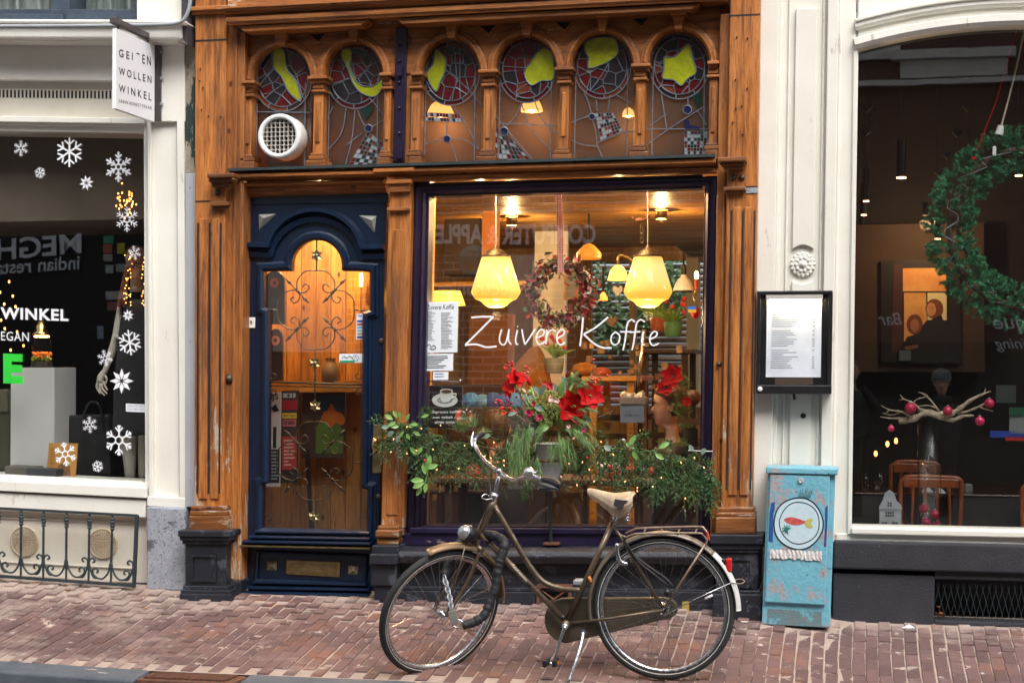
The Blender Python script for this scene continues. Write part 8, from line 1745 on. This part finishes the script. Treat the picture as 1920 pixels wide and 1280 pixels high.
# ================================================================ BICYCLE
YB_ = -1.35
bk = thing('bicycle', 'old bronze roadster bicycle with worn cream saddle, parked across the front on its stand', 'bicycle', P(1066, 1278, YB_))
def B(x, y, d=0): return P(x, y, YB_ + d)
def bt(nm, pts, r, mat, par=bk, n=10, sm=5, d=None):
    a = cat([(p[0], p[1], p[2] if len(p) > 2 else 0) for p in pts], sm) if sm else [Vector((p[0], p[1], p[2] if len(p) > 2 else 0)) for p in pts]
    rr = r
    if isinstance(r, (list, tuple)): nn_ = len(pts) - 1; rr = [r[min(int(i / max(1, sm)), nn_)] if i % max(1, sm) == 0 or int(i / sm) >= nn_ else r[int(i / sm)] * (1 - (i % sm) / sm) + r[int(i / sm) + 1] * ((i % sm) / sm) for i in range(len(a))]
    return part(nm, MB().tube([B(v.x, v.y, v.z) for v in a], rr, n), mat, par, smooth=True)
BR = M['bike']
fr = bt('top_tube', [(925, 945), (981, 1041), (1000, 1070), (1016, 1088), (1034, 1098), (1060, 1104), (1089, 1106)], .0145, BR)
bt('down_tube', [(900, 1000), (1062, 1165)], .0150, BR, sm=0); bt('seat_tube', [(1062, 1166), (1150, 978)], .0150, BR, sm=0)
bt('head_tube', [(927, 935), (919, 955), (899, 995), (895, 1003)], [.018, .019, .019, .018], BR, sm=0, n=14)
bt('steering_collar', [(929, 924), (923, 938)], [.021, .022], M['steel'], sm=0, n=14)
for sd in (-1, 1):
    bt('chainstay', [(1070, 1167, sd * .03), (1140, 1160, sd * .05), (1243, 1143, sd * .055)], .008, BR, sm=0); bt('seat_stay', [(1150, 985, sd * .02), (1160, 1000, sd * .045), (1243, 1140, sd * .055)], .0075, BR, sm=0)
bt('seat_post', [(1150, 980), (1156, 963)], .0135, M['steel'], sm=0)
part('bottom_bracket', MB().lathe(B(1062, 1169), [(.022, -.04), (.022, .04)], 16, 'Y', caps=True), BR, bk, smooth=True)
dec = MB(); m = dec
def tline(t, a, b, hgt, par=bk, off=-.0162):
    a = Vector(a); b = Vector(b); d = (b - a); n_ = Vector((d.y, -d.x)).normalized() * hgt
    mm = MB(); text(mm, t, (a.x + n_.x, a.y + n_.y), (b.x + n_.x, b.y + n_.y), (a.x, a.y), (b.x, b.y), lambda x, y: B(x, y, off), bold=.02, shear=.3); part('decal_lettering', mm, pm('decal_cream', (.6,.56,.42)), par)
tline('Union', (962, 1064), (986, 1090), 5); tline('Union', (960, 1002), (967, 1014), 4, off=-.0158)
for (a, b) in (((912, 1012), (918, 1018)), ((988, 1091), (996, 1099)), ((1052, 1154), (1058, 1160))): bt('band', [a, b], .0156, M['black'], sm=0)
# wheels
def wheel(c, ax, nm, r, hubw, par=bk, fwd=None, tread=True, nsp=36):
    """c hub centre, ax axle direction"""
    w_ = part(nm, MB().tube([c - ax * hubw, c - ax * hubw * .6, c - ax * hubw * .55, c + ax * hubw * .55, c + ax * hubw * .6, c + ax * hubw], [.010, .010, .018, .018, .010, .010], 12), M['steel'], par, smooth=True)
    s = ax.orthogonal().normalized(); t = ax.cross(s)
    circ = lambda rad, off=0, n=72: [c + ax * off + (s * math.cos(2 * math.pi * k_ / n) + t * math.sin(2 * math.pi * k_ / n)) * rad for k_ in range(n)]
    part('tyre', MB().tube(circ(r - .019), .0195, 12, closed=True), M['rubber'], w_, smooth=True)
    m = MB(); n = 96
    if tread:
        for k_ in range(n):
            a = 2 * math.pi * k_ / n; u = s * math.cos(a) + t * math.sin(a); v = ax.cross(u)
            for sg in (-1, 1): p = c + u * (r - .0005) + ax * sg * .006; q = c + u * (r - .010) + ax * sg * .0185 + v * .010; m.tube([p, q], .0018, 3)
        part('tread', m, M['rubber'], w_, stuff=True)
    mats = pm('reflex_white', (.62,.60,.55), (.45,.43,.40), 30, .5)
    for sg in (-1, 1): part('tyre_stripe', MB().tube(circ(r - .028, sg * .0170), .0022, 5, closed=True), mats, w_, smooth=True)
    # box rim profile
    m = MB(); pr = [(-.014, r - .036), (-.012, r - .050), (-.006, r - .054), (.006, r - .054), (.012, r - .050), (.014, r - .036)]; vs = []; n = 72
    for k_ in range(n):
        u = s * math.cos(2 * math.pi * k_ / n) + t * math.sin(2 * math.pi * k_ / n)
        for o_, rr in pr: vs.append(c + ax * o_ + u * rr)
    m.add(vs, [(k_ * 6 + j, k_ * 6 + j + 1, ((k_ + 1) % n) * 6 + j + 1, ((k_ + 1) % n) * 6 + j) for k_ in range(n) for j in range(5)]); part('rim', m, M['steel'], w_, smooth=True)
    for k_ in range(nsp):
        sg = 1 if k_ % 2 else -1; a = 2 * math.pi * k_ / nsp; b = a + (1 if (k_ // 2) % 2 else -1) * 1.25
        p = c + ax * sg * hubw * .55 + (s * math.cos(b) + t * math.sin(b)) * .020; q = c + (s * math.cos(a) + t * math.sin(a)) * (r - .053)
        part('spoke', MB().tube([p, q], .0011, 4), M['steel'], w_)
    return w_
rc = B(1244, 1139); RWH = (P(1244, 1005, YB_) - P(1244, 1273, YB_)).z / 2
rear = wheel(rc, Vector((0, 1, 0)), 'rear_wheel', RWH, .055)
# steered front wheel
sa = (B(925, 930) - B(888, 1010)).normalized()
fh = B(825, 1147, -.03); phi = R(49)
fd0 = Vector((-sa.z, 0, sa.x)).normalized(); fd0 = fd0 if fd0.x < 0 else -fd0
fdir = (fd0 * math.cos(phi) + Vector((0, -1, 0)) * math.sin(phi)).normalized(); axf = sa.cross(fdir).normalized()
front = wheel(fh, axf, 'front_wheel', RWH * .985, .050)
# fork
crown = fh + sa * (RWH + .025) - fdir * .045
for sd in (-1, 1):
    part('fork_blade', MB().tube(cat([tuple(crown + axf * sd * .03), tuple(fh + sa * .20 + axf * sd * .055 - fdir * .035), tuple(fh + sa * .06 + axf * sd * .057 - fdir * .012), tuple(fh + axf * sd * .055)], 5), .0095, 8), BR, bk, smooth=True)
    part('fork_stay', MB().tube([crown + fdir * .10 + axf * sd * .03 - sa * .01, fh + axf * sd * .060], .0035, 6), BR, bk, smooth=True)
    part('mudguard_stay', MB().tube([fh + axf * sd * .06, fh - fdir * (RWH + .02) * .94 - sa * .10 + axf * sd * .028], .0022, 5), pm('rusty_stay', (.42,.20,.10), (.2,.08,.04), 40, .5, metal=.5), bk)
part('fork_crown', MB().tube([crown - axf * .04, crown + axf * .04], .016, 10), BR, bk, smooth=True); part('axle_nut', MB().tube([fh - axf * .075, fh + axf * .075], .007, 8), M['steel'], bk)
part('steerer', MB().tube([crown, B(893, 1008)], .014, 8), BR, bk)
def guard(nm, c, u0, v0, ax, r, a0, a1, wd, mat, ht=.018, n=30, label=None):
    m = MB(); vs = []; pr = [(-1, -.35), (-.95, 0), (-.6, .55), (0, .8), (.6, .55), (.95, 0), (1, -.35)]
    for i in range(n + 1):
        a = R(a0 + (a1 - a0) * i / n); u = u0 * math.cos(a) + v0 * math.sin(a)
        for o_, h_ in pr: vs.append(c + ax * (o_ * wd) + u * (r + h_ * ht))
        for o_, h_ in pr[::-1]: vs.append(c + ax * (o_ * (wd - .002)) + u * (r + h_ * ht - .002))
    k_ = 14; m.add(vs, [(i * k_ + j, i * k_ + (j + 1) % k_, (i + 1) * k_ + (j + 1) % k_, (i + 1) * k_ + j) for i in range(n) for j in range(k_)] + [tuple(range(k_)), tuple(range((n + 1) * k_ - 1, n * k_ - 1, -1))])
    return part(nm, m, mat, bk, smooth=True, label=label)
guard('front_mudguard', fh, fdir, sa, axf, RWH + .015, 50, 158, .029, M['fender'])
X_, Z_ = Vector((1, 0, 0)), Vector((0, 0, 1))
guard('rear_mudguard', rc, X_, Z_, Vector((0, 1, 0)), RWH + .014, 48, 192, .031, pm('rear_guard_bronze', (.20,.165,.125), (.14,.11,.085), 12, .4, metal=.4, spot=((.3,.14,.06), .68, 30)), n=44)
guard('mudguard_flap', rc, X_, Z_, Vector((0, 1, 0)), RWH + .0145, 0, 48, .032, pm('chipped_white_paint', (.66,.65,.62), (.55,.53,.5), 8, .5, spot=((.30,.14,.06), .70, 18)), label='white painted rear end of the mudguard')
# lamps
hl = B(878, 1001, -.055); hx = (fdir * .9 + Vector((0, 0, .15))).normalized()
q = hl; m = MB(); m.tube([q - hx * .055, q - hx * .045, q - hx * .01, q + hx * .022, q + hx * .026], [.012, .030, .042, .044, .040], 18); part('headlamp', m, M['black'], bk, smooth=True)
part('headlamp_glass', MB().ell(q + hx * .022, .040, .040, .040, 18, 12), pm('lamp_lens', (.45,.47,.48), (.3,.32,.33), 60, .12, metal=.6), bk, smooth=True)
part('headlamp_label', MB().add([q + Vector((-.015, -.012, .043)), q + Vector((.012, -.022, .041)), q + Vector((.018, .006, .044)), q + Vector((-.008, .014, .046))], [(0, 1, 2, 3)]), M['paper'], bk)
tl = B(1366, 1058); part('tail_lamp', MB().wbox(tl + Vector((-.012, -.026, -.035)), tl + Vector((.016, .026, .033))), pm('red_lens', (.45,.01,.008), (.6,.02,.02), 30, .15), bk, bevel=.008); part('tail_lamp_body', MB().wbox(tl + Vector((-.035, -.022, -.022)), tl + Vector((-.013, .022, .028))), M['black'], bk, bevel=.006)
part('rack_reflector', MB().tube([B(1325, 996, -.04), B(1329, 1012, -.04)], .008, 6), pm('red_paint', (.5,.04,.02)), bk)
# carrier
rk = pm('rack_paint', (.30,.22,.17), (.18,.13,.10), 40, .4, metal=.4)
cr_ = bt('carrier', [(1172, 1008, -.065), (1186, 1002, -.065), (1205, 1000, -.065), (1304, 999, -.065), (1318, 1003, -.06), (1325, 1013, -.05), (1322, 1022, -.05)], .0055, rk)
bt('carrier_rail', [(1172, 1000, .065), (1186, 994, .065), (1203, 990, .065), (1307, 987, .065), (1320, 991, .06), (1327, 1000, .05)], .0055, rk, cr_)
for x in (1206, 1237, 1270, 1302): bt('crossbar', [(x, 1000, -.064), (x + 5, 991, .064)], .0038, rk, cr_, sm=0)
bt('rail_end', [(1325, 1010, -.05), (1328, 1004, 0), (1327, 1000, .05)], .0055, rk, cr_)
for sd in (-1, 1): bt('carrier_leg', [(1322, 1020, sd * .05), (1246, 1139, sd * .062)], .0055, rk, cr_, sm=0)
bt('carrier_arm', [(1172, 1006, -.06), (1158, 1000, -.02), (1156, 992, 0)], .006, rk, cr_)
for sd in (-1, 1): bt('guard_stay', [(1248, 1152, sd * .06), (1300, 1124, sd * .045), (1370, 1092, sd * .034)], .0025, M['steel'], sm=0)
bt('loop_stay', [(1370, 1092, -.03), (1388, 1094, -.03), (1396, 1089, 0), (1388, 1085, .03), (1370, 1088, .03)], .0028, rk); bt('stay_tag', [(1322, 1122, -.055), (1336, 1115, -.055)], .006, M['white_p'], sm=0)
# chain case on the far side
m = MB(); cA, cB = B(1062, 1163, .045), B(1244, 1140, .045); pts = []
for a in range(90, 275, 12): pts.append(cA + Vector((math.cos(R(a)) * .115, 0, math.sin(R(a)) * .115)))
for a in range(-85, 91, 14): pts.append(cB + Vector((math.cos(R(a)) * .072, 0, math.sin(R(a)) * .056)))
m.prism(pts, .035); part('chain_case', m, pm('case_bronze', (.12,.095,.065), (.08,.062,.042), 16, .35, metal=.4, coat=.3, bump=.1), bk, bevel=.008)
# crank, pedal, stand
part('chain_wheel_boss', MB().lathe(B(1060, 1173, -.045), [(0, -.022), (.016, -.022), (.017, 0), (.017, .02)], 14, 'Y'), M['steel'], bk, smooth=True)
bt('crank', [(1060, 1173, -.06), (1050, 1200, -.065), (1041, 1230, -.07), (1034, 1243, -.07)], [.010, .008, .0075, .010], M['steel'])
pd = bt('pedal', [(1033, 1243, -.07), (1033, 1243, -.16)], .009, M['steel'], sm=0)
for sd in (-1, 1):
    c = B(1033 + sd * 9, 1241, -.115); part('pedal_block', MB().wbox(c + Vector((-.012, -.045, -.016)), c + Vector((.012, .045, .016))), M['black'], pd, bevel=.004); part('pedal_reflector', MB().wbox(c + Vector((sd * .0125, -.02, -.008)), c + Vector((sd * .0150, .02, .008))), pm('amber_reflector', (.6,.18,.02), rough=.2), pd)
bt('kickstand', [(1094, 1182, -.03), (1091, 1200, -.07), (1082, 1232, -.12), (1064, 1283, -.185)], [.014, .010, .009, .008], M['steel']); part('kickstand_pivot', MB().lathe(B(1095, 1183, -.03), [(0, -.02), (.016, -.02), (.016, .02)], 12, 'Y'), M['steel'], bk)
bt('far_crank', [(1062, 1170, .06), (1075, 1140, .065), (1088, 1108, .07)], .008, M['steel']); 
pf = B(1088, 1090, .11); part('far_pedal', MB().wbox(pf + Vector((-.030, -.045, -.012)), pf + Vector((.022, .045, .012))), M['zinc'], bk, bevel=.004)
# handlebar
ch = M['steel']; bt('stem', [(928, 925), (937, 885)], .0115, ch, sm=0); bt('clamp', [(932, 882, -.02), (941, 886, .02)], .017, ch, sm=0)
bt('handlebar', [(891, 822, .26), (890, 832, .25), (896, 846, .22), (908, 862, .14), (922, 874, .06), (936, 884, 0), (950, 894, -.05), (963, 900, -.11), (980, 894, -.17), (1000, 893, -.22), (1022, 899, -.27)], .0112, ch)
bt('grip', [(1018, 898, -.265), (1034, 902, -.30), (1050, 910, -.33)], [.015, .0165, .017], M['black']); bt('grip', [(890, 826, .26), (895, 818, .28), (906, 812, .32)], [.014, .015, .0155], M['black'])
bt('brake_lever', [(886, 838, .25), (884, 826, .27), (888, 808, .30)], [.006, .007, .004], ch); bt('brake_lever', [(1003, 905, -.24), (1022, 912, -.30), (1046, 917, -.34)], [.004, .006, .004], M['black'])
bc_ = B(993, 889, -.21); part('bell', MB().ell(bc_ + Vector((0, -.012, .008)), .031, .026, .030, 16, 10), pm('bell_chrome', (.75,.73,.70), (.6,.58,.56), 40, .18, metal=.9, bump=.3), bk, smooth=True); part('bell_lever', MB().tube([bc_ + Vector((.02, -.01, .0)), bc_ + Vector((.045, -.02, .02))], .004, 6), M['steel'], bk)
bt('cable', [(890, 835, .25), (905, 870, .12), (917, 900, .03), (918, 935, -.02), (900, 990, -.035)], .0028, M['black']); 
bt('lamp_bracket', [(923, 934, -.02), (912, 936, -.03), (903, 932, -.045), (910, 926, -.03), (918, 930, -.02)], .003, ch)
# saddle
m = MB(); secs = []; n = 14
def P3(x, y, d): return B(x, y, d)
prof = [(1102, 922, .012, 6), (1108, 924, .024, 10), (1122, 930, .034, 14), (1138, 937, .050, 19), (1152, 943, .082, 24), (1166, 944, .108, 27), (1178, 940, .115, 24), (1187, 936, .105, 18), (1190, 936, .08, 11)]
vs = []
for x, y, hw, dp in prof:
    for k_ in range(n):
        a = math.pi * k_ / (n - 1); yy = math.cos(a) * hw; rise = abs(math.sin(a)) ** .6
        p = B(x, y + dp * .35, 0); p = p + Vector((0, yy, (-.0 + rise * dp * .0028 + .006))); vs.append(p)
m.add(vs, [(i * n + k_, i * n + k_ + 1, (i + 1) * n + k_ + 1, (i + 1) * n + k_) for i in range(len(prof) - 1) for k_ in range(n - 1)] + [tuple(range(n)), tuple(range(len(prof) * n - 1, (len(prof) - 1) * n - 1, -1))])
sad = part('saddle', m, pm('worn_cream_leather', (.46,.36,.25), (.34,.23,.14), 14, .42, bump=.25, bsc=60, spot=((.22,.10,.04), .64, 20)), bk, smooth=True)
m = MB()
for sg in (-1, 1):
    up_ = [B(x, y + dp * .35, 0) + Vector((0, sg * hw, .0065)) for x, y, hw, dp in prof]; dn_ = [B(x, y + dp * .35, 0) + Vector((0, sg * hw * .80, .0065 - .0017 * dp)) for x, y, hw, dp in prof]
    k_ = len(prof); m.add(up_ + dn_, [(i, i + 1, k_ + i + 1, k_ + i) for i in range(k_ - 1)])
part('saddle_skirt', m, bpy.data.materials['worn_cream_leather'], sad, smooth=True)
m = MB().add([B(x, y, -.113 + .0) for x, y in ((1153, 935), (1166, 937), (1178, 938), (1166, 955), (1158, 951), (1150, 947))], [tuple(range(6))]); part('saddle_tear', m, pm('torn_black', (.03,.03,.035)), sad)
bt('seat_clamp', [(1151, 968), (1157, 955)], .015, M['steel'], sm=0)
for sd in (-1, 1):
    c0_ = B(1176, 965, sd * .06); mm = MB(); mm.tube([c0_ + Vector((.014 * math.cos(a * .7), .014 * math.sin(a * .7), .03 - a * .0016)) for a in range(40)], .003, 5); part('saddle_spring', mm, M['steel'], sad, smooth=True); bt('saddle_rail', [(1176, 972, sd * .06), (1155, 962, sd * .03), (1112, 930, sd * .012)], .004, M['steel'], sad)
bt('ring_lock', [(1157, 1018, -.045), (1158, 1040, -.05), (1165, 1053, -.05), (1177, 1057, -.05)], [.012, .013, .012, .008], M['steel']); bt('dynamo_cable', [(1172, 1020, -.05), (1200, 1050, -.055), (1245, 1082, -.055), (1262, 1100, -.05)], .007, M['blackcloth']); bt('skirt_spring', [(1170, 1010, -.055), (1195, 1050, -.06), (1225, 1075, -.06), (1252, 1098, -.055)], .005, M['black'])
part('lock_knob', MB().ell(B(1251, 1111, -.08), .018, .02, .023, 10, 8), M['black'], bk, smooth=True); bt('frame_pump_clip', [(1104, 1080, -.02), (1109, 1092, -.02)], .008, pm('orange_clip', (.6,.2,.03)), sm=0)
m = MB(); m.lathe(rc, [(.03, -.052), (.036, -.04), (.03, -.02)], 16, 'Y'); part('hub_flange', m, M['steel'], bk, smooth=True)
# chain lock in a black sleeve
cl = thing('chain_lock', 'heavy chain in a wrinkled black sleeve with a brass padlock, looped through the front wheel', 'chain lock', B(870, 1172, -.08))
def slv(pts, r): 
    a = cat([(p[0], p[1], p[2]) for p in pts], 9); return part('sleeve', MB().tube([B(v.x, v.y, v.z) for v in a], [r * (1 + rb.uniform(-.16, .13)) for i in range(len(a))], 10), M['blackcloth'], cl, smooth=True)
slv([(868, 1172, -.20), (890, 1165, -.17), (908, 1152, -.15), (920, 1125, -.13), (930, 1095, -.12), (934, 1062, -.11), (941, 1040, -.10), (946, 1018, -.08), (932, 1006, -.03), (908, 1002, .02), (880, 1008, .06), (858, 1020, .05), (845, 1045, .0), (838, 1068, -.05), (832, 1078, -.10)], .024)
pts = cat([(832, 1078, -.10), (838, 1100, -.13), (844, 1122, -.16), (846, 1142, -.19)], 6)
for i in range(0, len(pts) - 1, 2):
    a, b = B(*pts[i][:2], pts[i][2]), B(*pts[min(i + 3, len(pts) - 1)][:2], pts[min(i + 3, len(pts) - 1)][2]); d = (b - a); n_ = d.orthogonal().normalized() if (i // 2) % 2 else d.cross(d.orthogonal()).normalized(); L_ = []
    for k_ in range(12): t = k_ * .5236; L_.append((a + b) / 2 + d * .56 * math.cos(t) + n_ * .013 * math.sin(t))
    part('chain_link', MB().tube(L_, .0038, 6, closed=True), M['zinc'], cl, smooth=True)
m = MB(); pts = [B(x, y, -.215) for x, y in ((839, 1147), (852, 1141), (861, 1166), (847, 1172))]; m.prism(pts, .022); part('padlock', m, pm('padlock_steel', (.42,.40,.36), (.3,.28,.25), 30, .35, metal=.6), cl, bevel=.004)
part('shackle', MB().tube([B(v.x, v.y, -.204) for v in cat([(848, 1171), (856, 1176), (866, 1174), (868, 1166), (858, 1160)], 5)], .005, 7), M['steel'], cl, smooth=True)
